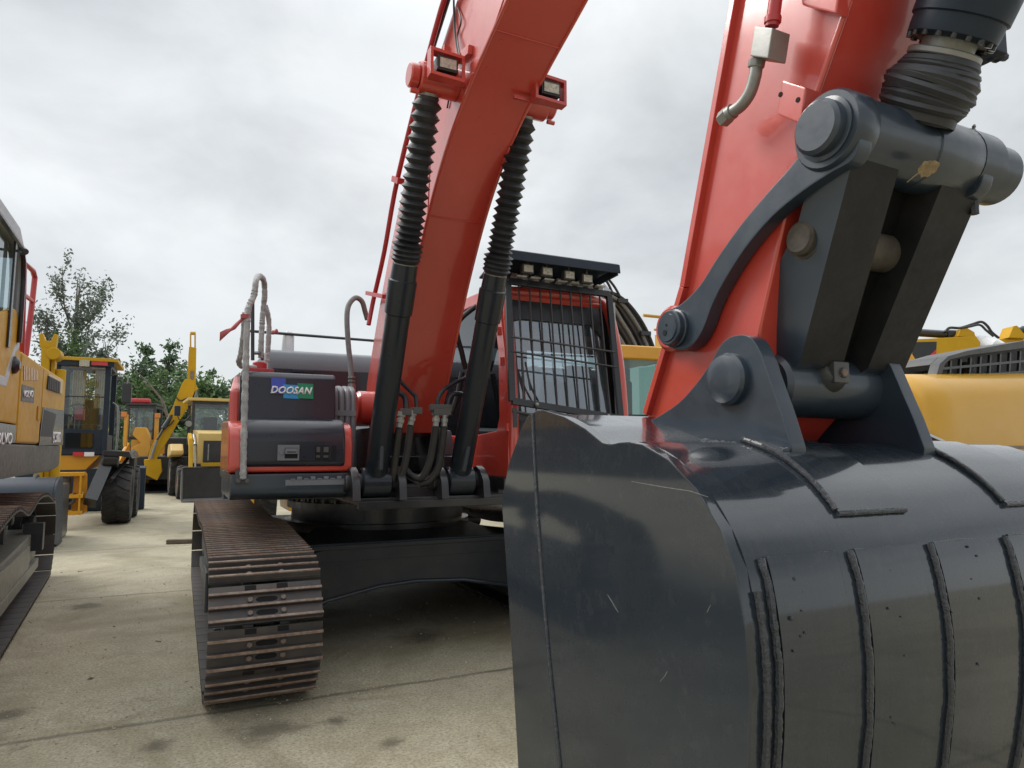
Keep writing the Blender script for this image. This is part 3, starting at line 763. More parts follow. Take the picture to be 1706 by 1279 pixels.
wraprail([(442, 508, 0.75), (448, 535, 0.72), (447, 570, 0.7), (445, 603, 0.7)], 0.0185).build('handrail', M['foam'], EX)
wraprail([(408, 520, 1.30), (405, 560, 1.25), (401, 590, 1.2), (398, 603, 1.15), (405, 611, 1.1), (425, 612, 1.0)], 0.018).build('handrail', M['foam'], EX)
b = MB(); b.bar(E.v(402, 782, 1.63), E.v(402, 806, 1.63), 0.07, 0.02, (0, 1, 0))
for x in (397, 412): b.cyl(E.v(x, 801, 1.62), E.v(x, 801, 1.66), 0.016, 8)
b.build('rail_bracket', M['gunmetal'], EX, bevel=0.004)
b = MB()
b.tube([E.v(421, 500, 1.3), E.v(421, 600, 1.3)], 0.012, 8)
b.tube([E.v(437, 560, 0.5), E.v(437, 600, 0.5)], 0.012, 8); b.tube([E.v(422, 588, 1.2), E.v(437, 588, 0.9)], 0.012, 8)
b.build('rail_post', M['black'], EX)
q0 = E.v(413, 551, -0.7); q1 = E.v(618, 567, -0.7)
b = MB(); b.tube([q0, q1, (1.2, -0.7, q1[2]-0.03)], 0.014, 8); b.tube([(q0[0], -0.7, q0[2]), (q0[0], -0.7, 2.0)], 0.013, 8); b.tube([(1.2, -0.7, q1[2]-0.03), (1.2, -0.7, 2.0)], 0.013, 8)
b.build('rear_rail', M['black'], EX)

# ---------------- cab
def cab_ring(ou, iu): pass
b = MB()
# left face (towards the boom): plate with the window hole
co_ = [(1.66, 1.25), (1.66, 1.70), (1.60, 2.20), (1.47, 2.66), (1.36, 2.74), (0.9, 2.76), (0.35, 2.76), (-0.15, 2.70), (-0.25, 2.55), (-0.25, 1.9), (-0.25, 1.25), (0.8, 1.25)]
ci_ = [(1.44, 1.60), (1.49, 1.70), (1.47, 2.20), (1.38, 2.55), (1.30, 2.63), (0.9, 2.66), (0.35, 2.66), (-0.05, 2.60), (-0.13, 2.5), (-0.13, 1.9), (-0.10, 1.62), (0.8, 1.56)]
ci2 = [(1.54, 1.50), (1.56, 1.70), (1.51, 2.20), (1.40, 2.60), (1.32, 2.68), (0.9, 2.70), (0.35, 2.70), (-0.10, 2.65), (-0.20, 2.52), (-0.20, 1.9), (-0.20, 1.50), (0.8, 1.48)]
b.ring_u(co_, ci_, 0.43, 0.49); b.ring_u(co_, ci2, 1.43, 1.49)
# roof, front sill, rear wall with a window
b.pu([(1.47, 2.66), (1.36, 2.745), (0.9, 2.765), (0.35, 2.765), (-0.15, 2.705), (-0.25, 2.55), (-0.23, 2.50), (-0.1, 2.63), (0.35, 2.70), (0.9, 2.70), (1.30, 2.68), (1.42, 2.60)], 0.49, 1.43)
b.box(0.49, 1.43, 1.58, 1.66, 1.25, 1.34)
b.ring_v([(0.49, 1.25), (1.43, 1.25), (1.43, 2.6), (0.49, 2.6)], [(0.52, 1.55), (1.40, 1.55), (1.40, 2.56), (0.52, 2.56)], -0.25, -0.19)
b.box(0.49, 1.43, -0.2, 1.6, 1.24, 1.28)
cab = b.build('cab', M['red'], EX, bevel=0.018, seg=3)
# round front pillars
b = MB()
for u in (0.475, 1.455):
    b.tube(smooth([(u, 1.64, 1.25), (u, 1.645, 1.70), (u, 1.595, 2.15), (u+(0.02 if u < 1 else -0.02), 1.49, 2.58), (u+(0.06 if u < 1 else -0.06), 1.40, 2.70)], 6), 0.042, 14)
b.tube(smooth([(0.535, 1.40, 2.70), (0.95, 1.43, 2.715), (1.395, 1.40, 2.70)], 6), 0.045, 14)
for z in (1.62, 1.86, 2.12, 2.36):
    v = 1.66 if z < 1.8 else 1.64-(z-1.8)*0.22
    b.cyl((0.43, v-0.02, z-0.03), (0.43, v-0.02, z+0.03), 0.022, 10)
b.build('cab_pillar', M['red'], cab)
def facez(z):   # v of the windscreen at height z
    return 1.63 if z < 1.7 else 1.63-(z-1.7)*0.19
b = MB()
ws = [(0.54, 1.70), (1.40, 1.70), (1.40, 2.52), (1.32, 2.63), (0.60, 2.63), (0.54, 2.58)]
vs = [(u, facez(z)-0.03, z) for u, z in ws]; b.add(vs, [list(range(6))]); b.build('windscreen', M['windscreen'], cab, flat=True)
b = MB()
wo = [(0.50, 1.66), (1.44, 1.66), (1.44, 2.54), (1.34, 2.675), (0.58, 2.675), (0.50, 2.60)]
wi = [(0.56, 1.72), (1.37, 1.72), (1.37, 2.38), (1.28, 2.48), (0.64, 2.48), (0.56, 2.46)]
b.ring(wo, wi, -0.024, -0.008, lambda p, h: (p[0], facez(p[1])+h, p[1])); b.build('windscreen_seal', M['black'], cab)
b = MB(); b.box(0.52, 1.41, 1.60, 1.640, 1.32, 1.66); b.box(0.60, 0.95, 1.63, 1.652, 1.40, 1.60); b.build('cab_front_panel', M['black'], cab, bevel=0.008)
for u in (0.458, 1.462):
    b = MB(); b.add([(u, p[0], p[1]) for p in (ci_ if u < 1 else ci2)], [list(range(12))]); b.build('side_window', M['darkwindow'] if u < 1 else M['window'], cab, flat=True)
b = MB(); b.add([(0.51, -0.22, 1.54), (1.41, -0.22, 1.54), (1.41, -0.22, 2.57), (0.51, -0.22, 2.57)], [[0, 1, 2, 3]]); b.build('rear_window', M['window'], cab, flat=True)
b = MB(); b.ring_u([(p[0]-0.02*(1 if p[0] > 0.5 else -1), p[1]-0.015*(1 if p[1] > 2 else -1)) for p in co_], [(p[0]-0.03*(1 if p[0] > 0.5 else -1), p[1]-0.02*(1 if p[1] > 2 else -1)) for p in ci_], 0.492, 0.498); b.ring_u([(p[0]-0.02*(1 if p[0] > 0.5 else -1), p[1]-0.015*(1 if p[1] > 2 else -1)) for p in co_], [(p[0]-0.005, p[1]) for p in ci2], 1.422, 1.428); b.box(0.50, 1.42, -0.15, 1.5, 1.29, 1.32); b.box(0.50, 1.42, -0.1, 1.25, 2.655, 2.69); b.build('cab_lining', M['seat'], cab)
b = MB(); b.pu([(0.15, 1.45), (0.65, 1.45), (0.66, 1.58), (0.25, 1.60), (0.12, 2.15), (0.02, 2.15), (0.02, 1.5)], 0.68, 1.2); b.box(0.80, 1.08, 0.02, 0.12, 2.15, 2.33); b.box(0.62, 0.68, 0.2, 0.7, 1.6, 1.78); b.box(1.2, 1.26, 0.2, 0.7, 1.6, 1.78)
b.build('operator_seat', M['seat'], cab, bevel=0.03)
b = MB(); b.tube(smooth([(0.60, 1.60, 2.12), (0.64, 1.60, 1.95), (0.70, 1.62, 1.82)], 5), 0.008, 6); b.bar((0.605, 1.60, 2.10), (0.635, 1.615, 1.90), 0.018, 0.014); b.build('wiper', M['black'], cab)
# front guard of bars
gA, gB, gC, gD = E.v(846, 468, 1.60), E.v(1014, 490, 1.60), E.v(1034, 697, 1.76), E.v(853, 668, 1.76)
gb = MB()
def gq(s, t):  # point on the guard plane
    a = Vector(gA).lerp(Vector(gB), s); d = Vector(gD).lerp(Vector(gC), s); return a.lerp(d, t)
up_ = (Vector(gA)-Vector(gD)).normalized(); nrm = up_.cross(Vector((1, 0, 0)))
for p, q in ((gq(0, 0), gq(1, 0)), (gq(0, 1), gq(1, 1)), (gq(0, 0), gq(0, 1)), (gq(1, 0), gq(1, 1))):
    gb.bar(p, q, 0.030, 0.050, up_ if abs((q-p).x) > 0.5 else (1, 0, 0))
gf = gb.build('front_guard', M['black'], cab, bevel=0.004)
for k in range(9):
    s = (k+1)/10; g1 = MB(); g1.tube([gq(s, 0), gq(s, 1)], 0.0075, 8); g1.build('guard_bar', M['black'], cab)
for t in (0.48, 0.60):
    g1 = MB(); g1.tube([gq(0, t)+nrm*0.012, gq(1, t)+nrm*0.012], 0.008, 8); g1.build('guard_bar', M['black'], cab)
g1 = MB(); q = gq(0, 1.08); r = gq(1, 1.10); g1.tube([q, r], 0.011, 8)
g1.bar(gq(0.02, 1.05), gq(0.02, 1.2), 0.03, 0.02); g1.bar(gq(0.98, 1.0), gq(0.98, 1.35), 0.05, 0.05)
g1.build('guard_rail', M['black'], cab)
g1 = MB()
for s in (0.20, 0.86): g1.sphere(gq(s, 1.0)+Vector((0, 0.03, 0)), 0.016, 0.016, 0.016)
g1.build('guard_bolt', M['silver'], cab)
g1 = MB()
for s in (0.20, 0.86): g1.bar(gq(s, 1.08), gq(s, 1.2), 0.035, 0.02); g1.sphere(gq(s, 1.09), 0.022, 0.02, 0.022)
g1.build('guard_hinge', M['redpipe'], cab)
# sun visor with four lamps
vA, vB = E.v(845, 430, 1.80), E.v(1027, 458, 1.74)
bb = MB(); L_, Rr = vA[0]-0.02, vB[0]
top = 2.90
bb.pu([(1.79, 2.915), (1.80, 2.845), (1.785, 2.845), (1.77, 2.895), (1.32, 2.80), (1.32, 2.815), (1.76, 2.93)], L_, Rr)
bb.bar((Rr-0.02, 1.78, 2.86), (Rr-0.15, 1.36, 2.76), 0.02, 0.06); bb.bar((L_+0.02, 1.78, 2.86), (L_+0.10, 1.36, 2.76), 0.02, 0.06)
bb.box(Rr-0.22, Rr-0.18, 1.40, 1.44, 2.70, 2.83)
vis = bb.build('sun_visor', M['bluegrey'], cab, bevel=0.004)
for x, y in ((880, 447), (912, 452), (949, 458), (979, 464)):
    p = E.v(x, y, 1.74); l = MB(); l.box(p[0]-0.048, p[0]+0.048, p[1]-0.05, p[1], p[2]-0.036, p[2]+0.036)
    l.mat(1); l.box(p[0]-0.042, p[0]+0.042, p[1]-0.01, p[1]+0.006, p[2]-0.030, p[2]+0.030)
    l.mat(0); l.box(p[0]-0.01, p[0]+0.01, p[1]-0.03, p[1]-0.01, p[2]+0.036, p[2]+0.09)
    l.build('work_lamp', [M['gunmetal'], M['lens']], cab, bevel=0.004)
l = MB()
for k in range(7):
    u = 0.52+k*0.12; l.pv([(u, 0), (u+0.085, 0), (u+0.115, 0.0), (u+0.03, 0.0)], 0, 0) if False else l.add([(u, 1.62, 2.775), (u+0.085, 1.62, 2.775), (u+0.125, 1.42, 2.775), (u+0.04, 1.42, 2.775), (u, 1.62, 2.785), (u+0.085, 1.62, 2.785), (u+0.125, 1.42, 2.785), (u+0.04, 1.42, 2.785)], [[0, 1, 2, 3], [7, 6, 5, 4], [0, 4, 5, 1], [1, 5, 6, 2], [2, 6, 7, 3], [3, 7, 4, 0]])
l.mat(1); l.bar((0.46, 1.50, 2.80), (1.42, 1.50, 2.80), 0.012, 0.14, (0, -0.75, 0.65)); l.mat(0)
for k in range(9):
    u = 0.50+k*0.10; l.bar((u, 1.585, 2.745), (u+0.07, 1.47, 2.84), 0.045, 0.012, (0, 0.65, 0.75))
l.build('visor_slats', [M['white'], M['grey']], cab, flat=True)
# film wrapped grab rail on the door side
P0, P1 = E.v(1020, 505, 1.58), E.v(1030, 702, 1.66)
q = [Vector(P0).lerp(Vector(P1), t/14) for t in range(15)]
r = MB(); r.tube(q, [0.021*(1+random.uniform(-0.12, 0.12)) for _ in q], 12); r.bar((P1[0], P1[1], P1[2]+0.2), (1.45, 1.6, P1[2]+0.2), 0.02, 0.02); r.bar((P0[0], P0[1], P0[2]-0.1), (1.44, 1.5, P0[2]-0.1), 0.02, 0.02)
r.build('grab_rail', M['foam'], cab)
b = MB(); b.box(0.42, 1.48, 0.2, 1.60, 1.16, 1.25); b.build('cab_base', M['black'], EX, bevel=0.01)
b = MB(); b.box(0.72, 0.735, 1.60, 1.606, 1.19, 1.215); b.build('base_plate', M['silver'], EX, flat=True)

# ---------------- boom
low = [(0.98, 1.55), (1.30, 1.58), (1.53, 1.90), (1.75, 2.27), (1.98, 2.63), (2.25, 2.97), (2.52, 3.22), (2.80, 3.395), (3.10, 3.53), (3.45, 3.665), (4.2, 3.96), (5.1, 4.22), (5.75, 4.38)]
upr = [(0.70, 1.985), (1.05, 2.55), (1.50, 3.13), (2.04, 3.66), (2.70, 4.07), (3.40, 4.40), (4.2, 4.68), (5.1, 4.85), (5.85, 4.78)]
lows = smooth([(a, z, 0) for a, z in low[1:]], 7); uprs = smooth([(a, z, 0) for a, z in upr], 7)
outline = [(0.98, 1.55)]+[(p[0], p[1]) for p in lows]+[(5.95, 4.6)]+[(p[0], p[1]) for p in reversed(uprs)]+[(0.66, 1.80), (0.74, 1.66)]
b = MB(); b.pu(outline, -0.395, -0.006)
boom = b.build('boom', M['red'], EX, bevel=0.010)
b = MB(); b.cyl((-0.52, 0.86, 1.78), (0.13, 0.86, 1.78), 0.135, 32, 0.02); b.build('boom_foot', M['red'], boom)
# flange lips along the underside
b = MB()
for u in (-0.392, -0.011): b.tube([(u, p[0], p[1]) for p in lows], 0.010, 8)
b.build('edge_weld', M['red'], boom)
b = MB()
for i_ in (27, 52):
    p_ = lows[i_]; b.tube([(-0.385, p_[0]+0.002, p_[1]-0.001), (-0.012, p_[0]+0.002, p_[1]-0.001)], 0.005, 6); q_ = uprs[min(i_-3, 50)]; b.tube([(-0.396, p_[0], p_[1]), (-0.396, q_[0], q_[1])], 0.004, 6)
b.build('plate_seam', M['red'], boom)
# cylinder pin bosses
TP = (2.70, 3.54); BP = (1.62, 1.235)
for u0, u1 in ((-0.625, -0.39), (-0.012, 0.185)):
    b = MB(); b.cyl((u0, TP[0], TP[1]), (u1, TP[0], TP[1]), 0.088, 28, 0.008)
    s = -1 if u0 < -0.3 else 1; e = u0 if s < 0 else u1
    b.cyl((e-0.0*s, TP[0], TP[1]), (e+0.055*s, TP[0], TP[1]), 0.068, 24, 0.008)
    b.cyl((e+0.004*s, TP[0]+0.02, TP[1]-0.10), (e+0.05*s, TP[0]+0.02, TP[1]-0.10), 0.014, 8)
    b.build('pin_boss', M['red'], boom)
# boom lamps in red brackets
def boomlamp(x0, y0, x1, y1, u, sx):
    c = E.u((x0+x1)/2, (y0+y1)/2, u); k = 0.100; h = 0.072
    fl = MB(); fl.ring_v([(c[0]-k, c[2]-h), (c[0]+k, c[2]-h*1.1), (c[0]+k, c[2]+h), (c[0]-k, c[2]+h*1.15)], [(c[0]-k+0.018, c[2]-h+0.018), (c[0]+k-0.018, c[2]-h+0.012), (c[0]+k-0.018, c[2]+h-0.018), (c[0]-k+0.018, c[2]+h-0.01)], c[1]-0.03, c[1]+0.03)
    fl.box(c[0]-k+0.01 if sx < 0 else c[0]-0.2, c[0]+0.2 if sx < 0 else c[0]+k-0.01, c[1]-0.058, c[1]-0.04, c[2]-h*0.9, c[2]-h*0.6)
    br = fl.build('lamp_bracket', M['red'], boom, bevel=0.003)
    l = MB(); l.box(c[0]-0.060, c[0]+0.058, c[1]-0.04, c[1]+0.03, c[2]-0.038, c[2]+0.040); l.mat(1); l.box(c[0]-0.052, c[0]+0.050, c[1]+0.02, c[1]+0.036, c[2]-0.030, c[2]+0.032)
    l.mat(0); l.box(c[0]-0.02, c[0]+0.02, c[1]-0.04, c[1]-0.01, c[2]-h, c[2]-0.04)
    l.build('boom_lamp', [M['black'], M['lens']], boom, bevel=0.004)
boomlamp(722, 95, 765, 128, -0.52, -1)
boomlamp(899, 133, 930, 170, 0.06, 1)
# tubes on the upper left edge
b = MB(); b.tube(smooth([E.u(614, 541, -0.50), E.u(622, 500, -0.47), E.u(640, 420, -0.46), E.u(664, 290, -0.46)]+[(-0.46, p[0], p[1]+0.01) for p in uprs[26:60:4]], 5), 0.017, 10)
b.bar(E.u(612, 488, -0.47), E.u(640, 494, -0.47), 0.03, 0.03); b.bar(E.u(658, 298, -0.46), E.u(668, 302, -0.46), 0.05, 0.04)
b.build('boom_pipe', M['redpipe'], boom)
b = MB(); b.tube(smooth([(-0.44, p[0]-0.02, p[1]+0.03) for p in uprs[24:62:4]], 5), 0.022, 10); b.build('boom_hose', M['hose'], boom)
b = MB(); b.tube(smooth([E.u(756, 0, -0.405), E.u(757, 40, -0.41), E.u(760, 70, -0.42), E.u(764, 92, -0.43)], 6), 0.006, 6); b.tube(smooth([E.u(762, 10, -0.405), E.u(768, 35, -0.41), E.u(762, 60, -0.41), E.u(766, 92, -0.43)], 6), 0.005, 6)
b.tube(smooth([E.u(738, 132, -0.50), E.u(748, 140, -0.45), E.u(750, 150, -0.41), E.u(745, 180, -0.402)], 6), 0.005, 6)
b.build('lamp_cable', M['hose'], boom)
b = MB(); b.box(-0.43, -0.38, 2.52, 2.58, 3.6, 3.85); b.bar((-0.41, 2.75, 3.66), (-0.41, 2.95, 3.62), 0.03, 0.05); b.build('bracket_rib', M['red'], boom, bevel=0.004)

# boom cylinders (> bellows, pipe, fitting)
for uc in (-0.550, 0.056):
    A = Vector((uc, BP[0], BP[1])); B = Vector((uc, TP[0], TP[1])); D = (B-A); L = D.length; D = D/L
    t1 = 0.585
    b = MB()
    b.lathe(A+D*0.05, A+D*(L*t1), [(0, 0.060), (0.02, 0.077), (0.78, 0.077), (0.785, 0.087), (0.93, 0.089), (0.935, 0.080), (1.0, 0.076)], 32)
    b.cyl((uc-0.10, BP[0], BP[1]), (uc+0.10, BP[0], BP[1]), 0.10, 28, 0.01)
    cy = b.build('boom_cylinder', M['cylpaint'], EX)
    b = MB(); b.cyl(A+D*(L*t1-0.05), A+D*(L-0.05), 0.046, 20); b.build('piston_rod', M['silver'], cy)
    pr = [(0, 0.064), (0.012, 0.074)]; s = 0.02; k = 0
    # pleats: bunched at the bottom, open at the top
    tot = 20
    w_ = [0.30+0.5*(i/tot)**0.75 for i in range(tot)]; sw = sum(w_)
    for i in range(tot):
        d = w_[i]/sw*0.955
        ro = 0.092 if i < 2 else (0.097 if i < 4 else 0.086)
        ri = 0.078 if i < 3 else 0.059
        pr += [(s+d*0.5, ro), (s+d, ri)]; s += d
    pr += [(0.985, 0.062), (1.0, 0.056)]
    st = A+D*(L*t1+0.0); en = B-D*0.085
    b = MB(); b.lathe(st, en, pr, 32)
    bl = b.build('bellows', M['rubber'], cy, ang=20)
    for v in bl.data.vertices:
        v.co.x += random.uniform(-1, 1)*0.0022; v.co.y += random.uniform(-1, 1)*0.0022
    b = MB(); b.cyl(en-D*0.004, en+D*0.012, 0.060, 20); b.cyl(st-D*0.012, st+D*0.006, 0.070, 20); b.build('clamp_band', M['silver'], cy)
def vz_(seq, v): return [E.v(x, y, v) for x, y in seq]
b = MB()
b.tube(smooth(vz_([(634, 782), (637, 720), (639, 680), (643, 663), (655, 655), (668, 656), (675, 664), (676, 690)], 1.80), 5), 0.019, 10)
b.tube(smooth(vz_([(657, 622), (672, 640), (688, 656), (693, 664), (694, 690)], 1.80), 5), 0.013, 10)
b.tube(smooth(vz_([(802, 610), (780, 627), (752, 640), (737, 652), (729, 668), (728, 690)], 1.80), 5), 0.014, 10)
b.tube(smooth(vz_([(744, 690), (748, 665), (757, 656), (770, 657), (783, 660), (788, 672), (784, 720), (772, 785)], 1.80), 5), 0.019, 10)
b.build('cylinder_pipe', M['cylpaint'], EX)
b = MB()
for x0, x1, y0, y1 in ((670, 665, 686, 712), (689, 684, 684, 708), (727, 726, 684, 710), (741, 740, 686, 710)):
    b = MB(); p = Vector(E.v(x0, y0, 1.80)); q = Vector(E.v(x1, y1, 1.80))
    b.lathe(p, q, [(0, 0.028), (0.3, 0.028), (0.32, 0.020), (0.45, 0.020), (0.47, 0.026), (0.7, 0.026), (0.72, 0.021), (1, 0.021)], 8)
    b.build('hose_fitting', M['silver'], EX)
b = MB()
for x, y in ((676, 688), (694, 686), (728, 688), (742, 688)):
    p = E.v(x, y, 1.80); b.box(p[0]-0.032, p[0]+0.032, p[1]-0.03, p[1]+0.03, p[2]-0.015, p[2]+0.03)
p = E.v(734, 682, 1.79); b.box(p[0]-0.075, p[0]+0.075, p[1]-0.03, p[1]+0.03, p[2]-0.01, p[2]+0.035)
b.build('pipe_clamp', M['gunmetal'], EX, bevel=0.004)
b = MB()
for seq in ([(665, 712), (661, 745), (657, 775), (655, 800)], [(684, 708), (680, 745), (673, 780), (664, 806)], [(726, 710), (721, 745), (714, 775), (702, 795), (685, 792), (674, 780)], [(740, 710), (736, 745), (730, 780), (716, 800), (700, 806)]):
    b.tube(smooth([E.v(x, y, 1.80-0.12*(i/3)) for i, (x, y) in enumerate(seq)], 8), 0.025, 12)
b.build('hydraulic_hose', M['hose'], EX)
b = MB()
for s0 in (((800, 505), (762, 540), (770, 590), (776, 615)), ((770, 620), (762, 660), (752, 690))):
    b.tube(smooth([E.v(x, y, 1.0) for x, y in s0], 8), 0.022, 10)
b.build('arched_hose', M['hose'], EX)
# ------------------------------------------------------------------ arm, linkage and bucket of the red excavator
UL, UR = -0.355, 0.045
# arm: measured edges, carried on straight up to the boom's end
a_back = [E.u(1225, 0, UL)[1:], E.u(1140, 480, UL)[1:], E.u(1078, 690, UL)[1:]]
a_front = [E.u(1415, 0, UL)[1:], E.u(1345, 200, UL)[1:], E.u(1291, 560, UL)[1:]]
d = (a_back[0][0]-a_back[1][0], a_back[0][1]-a_back[1][1]); k = 2.6
btop = (a_back[0][0]+d[0]*k, a_back[0][1]+d[1]*k)
d2 = (a_front[0][0]-a_front[1][0], a_front[0][1]-a_front[1][1]); k2 = 1.35/math.hypot(*d2)
ftop = (a_front[0][0]+d2[0]*k2*0.75, a_front[0][1]+d2[1]*k2)
armo = [(4.38, 1.47), a_back[2], a_back[1], a_back[0], btop, (btop[0]+0.25, btop[1]+0.05), (ftop[0]+0.05, ftop[1]+0.9), ftop, a_front[0], a_front[1], (a_front[2][0]-0.05, a_front[2][1]+0.03), (4.84, 1.58), (4.72, 1.47)]
b = MB(); b.pu(armo, UL, UR)
arm = b.build('arm', M['red'], EX, bevel=0.012, seg=3)
# edge flange down the back edge and a raised stiffener by the nose
b = MB()
for p, q in ((a_back[2], a_back[1]), (a_back[1], a_back[0]), (a_back[0], btop)):
    b.bar((UL-0.006, p[0]+0.012, p[1]), (UL-0.006, q[0]+0.012, q[1]), 0.030, 0.022, (0, 1, 0))
b.tube([(UL, p[0], p[1]) for p in (a_front[0], a_front[1])], 0.008, 8)
b.build('arm_flange', M['red'], arm, bevel=0.003)
b = MB(); c = E.u(1128, 548, UL); b.cyl((UL-0.035, c[1], c[2]), (UL+0.01, c[1], c[2]), 0.072, 32, 0.012); b.build('arm_boss', M['red'], arm); b = MB()
b.cyl((UR-0.01, c[1], c[2]), (UR+0.035, c[1], c[2]), 0.072, 32, 0.012); b.build('arm_boss', M['red'], arm)
# red block with two holes
q = E.vz([(1294, 190), (1303, 133), (1342, 145), (1333, 206)], UL-0.055)
b = MB(); b.pu(q, UL-0.055, UL+0.005); bk = b.build('arm_block', M['red'], arm, bevel=0.005)
b = MB()
for x, y in ((1300, 157), (1329, 166)):
    c = E.u(x, y, UL-0.056); b.lathe((UL-0.0565, c[1], c[2]), (UL-0.04, c[1], c[2]), [(0, 0.0065), (1, 0.0065)], 14)
b.build('bolt_hole', M['hole'], bk, flat=True)
q = E.vz([(1330, -30), (1336, 8), (1392, 22), (1400, -30)], UL-0.04)
b = MB(); b.pu(q, UL-0.04, UL+0.005); b.build('arm_block', M['red'], arm, bevel=0.005)
# steel line: red tube, square valve block, elbow with nut
uo = UL-0.075
def A(x, y, du=0.0): return E.u(x, y, uo+du)
b = MB(); b.tube([A(1301, -160), A(1292, 0), A(1286, 44)], 0.017, 14); b.cyl(A(1288, 28), A(1287, 38), 0.021, 14); b.build('line_tube', M['redpipe'], arm)
b = MB(); q = E.vz([(1249, 93), (1257, 43), (1287, 46), (1279, 97)], uo-0.028); b.pu(q, uo-0.028, uo+0.034)
b.lathe(A(1262, 98), A(1259, 113), [(0, 0.022), (1, 0.022)], 8)
vb = b.build('valve_block', M['silver'], arm, bevel=0.004)
b = MB(); b.tube(smooth([A(1260, 112), A(1257, 130), A(1249, 155), A(1234, 176), A(1216, 188)], 6), 0.0165, 16)
b.lathe(A(1221, 185), A(1214, 190), [(0, 0.021), (1, 0.021)], 12); b.lathe(A(1214, 190), A(1201, 202), [(0, 0.023), (0.8, 0.023), (1, 0.016)], 6)
b.build('elbow_fitting', M['silver'], arm)

# guide links (arm pin to top pin)
u0 = -0.405
TPN = E.u(1381, 217, u0)[1:]; APN = E.u(1126, 547, u0)[1:]; BPN = E.u(1216, 632, -0.42)[1:]
lk = [(1338, 205), (1340, 240), (1318, 275), (1280, 318), (1235, 372), (1195, 428), (1165, 475), (1135, 505), (1113, 518), (1106, 545), (1112, 572), (1130, 584), (1152, 576), (1170, 550), (1186, 508), (1205, 470), (1240, 415), (1285, 362), (1335, 320), (1385, 287), (1420, 265), (1432, 225), (1418, 185), (1385, 165), (1352, 175)]
lkp = E.vz(lk, u0); lks = [(p[0], p[1]) for p in smooth([(a, z, 0) for a, z in lkp], 4, closed=True)]
for ua, ub in ((u0, u0+0.045), (UR+0.005, UR+0.05)):
    b = MB(); b.pu(lks, ua, ub); s = -1 if ua < -0.2 else 1; e = ua if s < 0 else ub
    L1 = b.build('guide_link', M['dark'], EX, bevel=0.006)
    b = MB(); b.lathe((e-s*0.01, APN[0], APN[1]), (e+s*0.030, APN[0], APN[1]), [(0, 0.058), (0.45, 0.058), (0.5, 0.053), (0.9, 0.053), (1, 0.050)], 32)
    b.lathe((e+s*0.028, APN[0], APN[1]), (e+s*0.034, APN[0], APN[1]), [(0, 0.043), (1, 0.041)], 28)
    b.mat(1); b.lathe((e+s*0.030, APN[0]-0.010, APN[1]-0.014), (e+s*0.0355, APN[0]-0.010, APN[1]-0.014), [(0, 0.009), (1, 0.009)], 12); b.lathe((e+s*0.030, APN[0]-0.002, APN[1]+0.008), (e+s*0.0355, APN[0]-0.002, APN[1]+0.008), [(0, 0.004), (1, 0.004)], 8)
    b.build('pin_cap', [M['dark'], M['hole']], L1)
# top pin: boss, cap, rod-eye barrel, right-hand end
b = MB()
b.lathe((u0-0.012, TPN[0], TPN[1]), (0.05, TPN[0], TPN[1]), [(0, 0.088), (0.02, 0.094), (0.14, 0.094), (0.16, 0.088), (0.62, 0.090), (0.625, 0.0935), (0.98, 0.0935), (1, 0.090)], 40)
rb = E.v(1688, 262, TPN[0])[0]-0.095
b.lathe((0.045, TPN[0], TPN[1]), (rb, TPN[0], TPN[1]), [(0, 0.094), (0.46, 0.094), (0.48, 0.078), (0.95, 0.078), (1, 0.068)], 36)
tp = b.build('top_pin', M['dark'], EX)
b = MB(); b.lathe((u0+0.0, TPN[0], TPN[1]), (u0-0.048, TPN[0], TPN[1]), [(0, 0.074), (0.35, 0.074), (0.4, 0.064), (0.85, 0.064), (1, 0.055)], 40); b.build('pin_cap', M['dark'], tp)
b = MB(); c = E.v(1622, 338, TPN[0]+0.02); b.cyl((c[0], c[1], c[2]+0.03), (c[0], c[1], c[2]-0.03), 0.012, 8); b.cyl((c[0]+0.005, c[1], c[2]+0.055), (c[0]+0.005, c[1], c[2]+0.02), 0.02, 8)
c = E.v(1650, 222, TPN[0]); b.cyl((c[0], c[1], TPN[1]+0.07), (c[0], c[1], TPN[1]+0.105), 0.012, 8); b.build('locking_bolt', M['black'], tp)
# H link down to the bucket pin
hs = E.vz([(1452, 262), (1388, 292), (1330, 385), (1276, 510), (1250, 562), (1275, 610), (1310, 640), (1345, 612)], -0.335)
hs = [hs[0]]+hs[1:]
ht = E.u(1495, 262, -0.335)[1:]
hp = [(TPN[0]+0.060, TPN[1]-0.05), (TPN[0]-0.06, TPN[1]-0.05)]+[(5.028, 2.005), (4.953, 1.942), (4.877, 1.845), (4.803, 1.769), (4.775, 1.68)]+[(BPN[0]-0.03, BPN[1]-0.02), (BPN[0]+0.10, BPN[1]+0.04)]
fw = [E.v(x, 300, TPN[0]+0.03)[0] for x in (1412, 1487, 1562, 1624)]
fb = [E.v(x, 600, BPN[0]+0.10)[0] for x in (1332, 1403, 1445, 1505)]
b = MB()
def leg(ia, ib):
    vs = []
    for u_t, u_b in ((fw[ia], fb[ia]), (fw[ib], fb[ib])):
        for p in hp:
            t = (p[1]-hp[-1][1])/(hp[0][1]-hp[-1][1]); t = max(0, min(1, t))
            vs.append((u_b+(u_t-u_b)*t, p[0], p[1]))
    n = len(hp); k0 = len(b.M); b.add(vs, [list(range(n)), list(range(n, 2*n))[::-1]]+[[i, (i+1) % n, n+(i+1) % n, n+i] for i in range(n)])
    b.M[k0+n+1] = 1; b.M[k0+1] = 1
    if ia == 2: b.M[k0] = 1  # inner slot faces get the darker tone as painted shade
leg(0, 1); leg(2, 3)
wb_ = (BPN[0]+0.085, BPN[1]-0.02); b.mat(1)
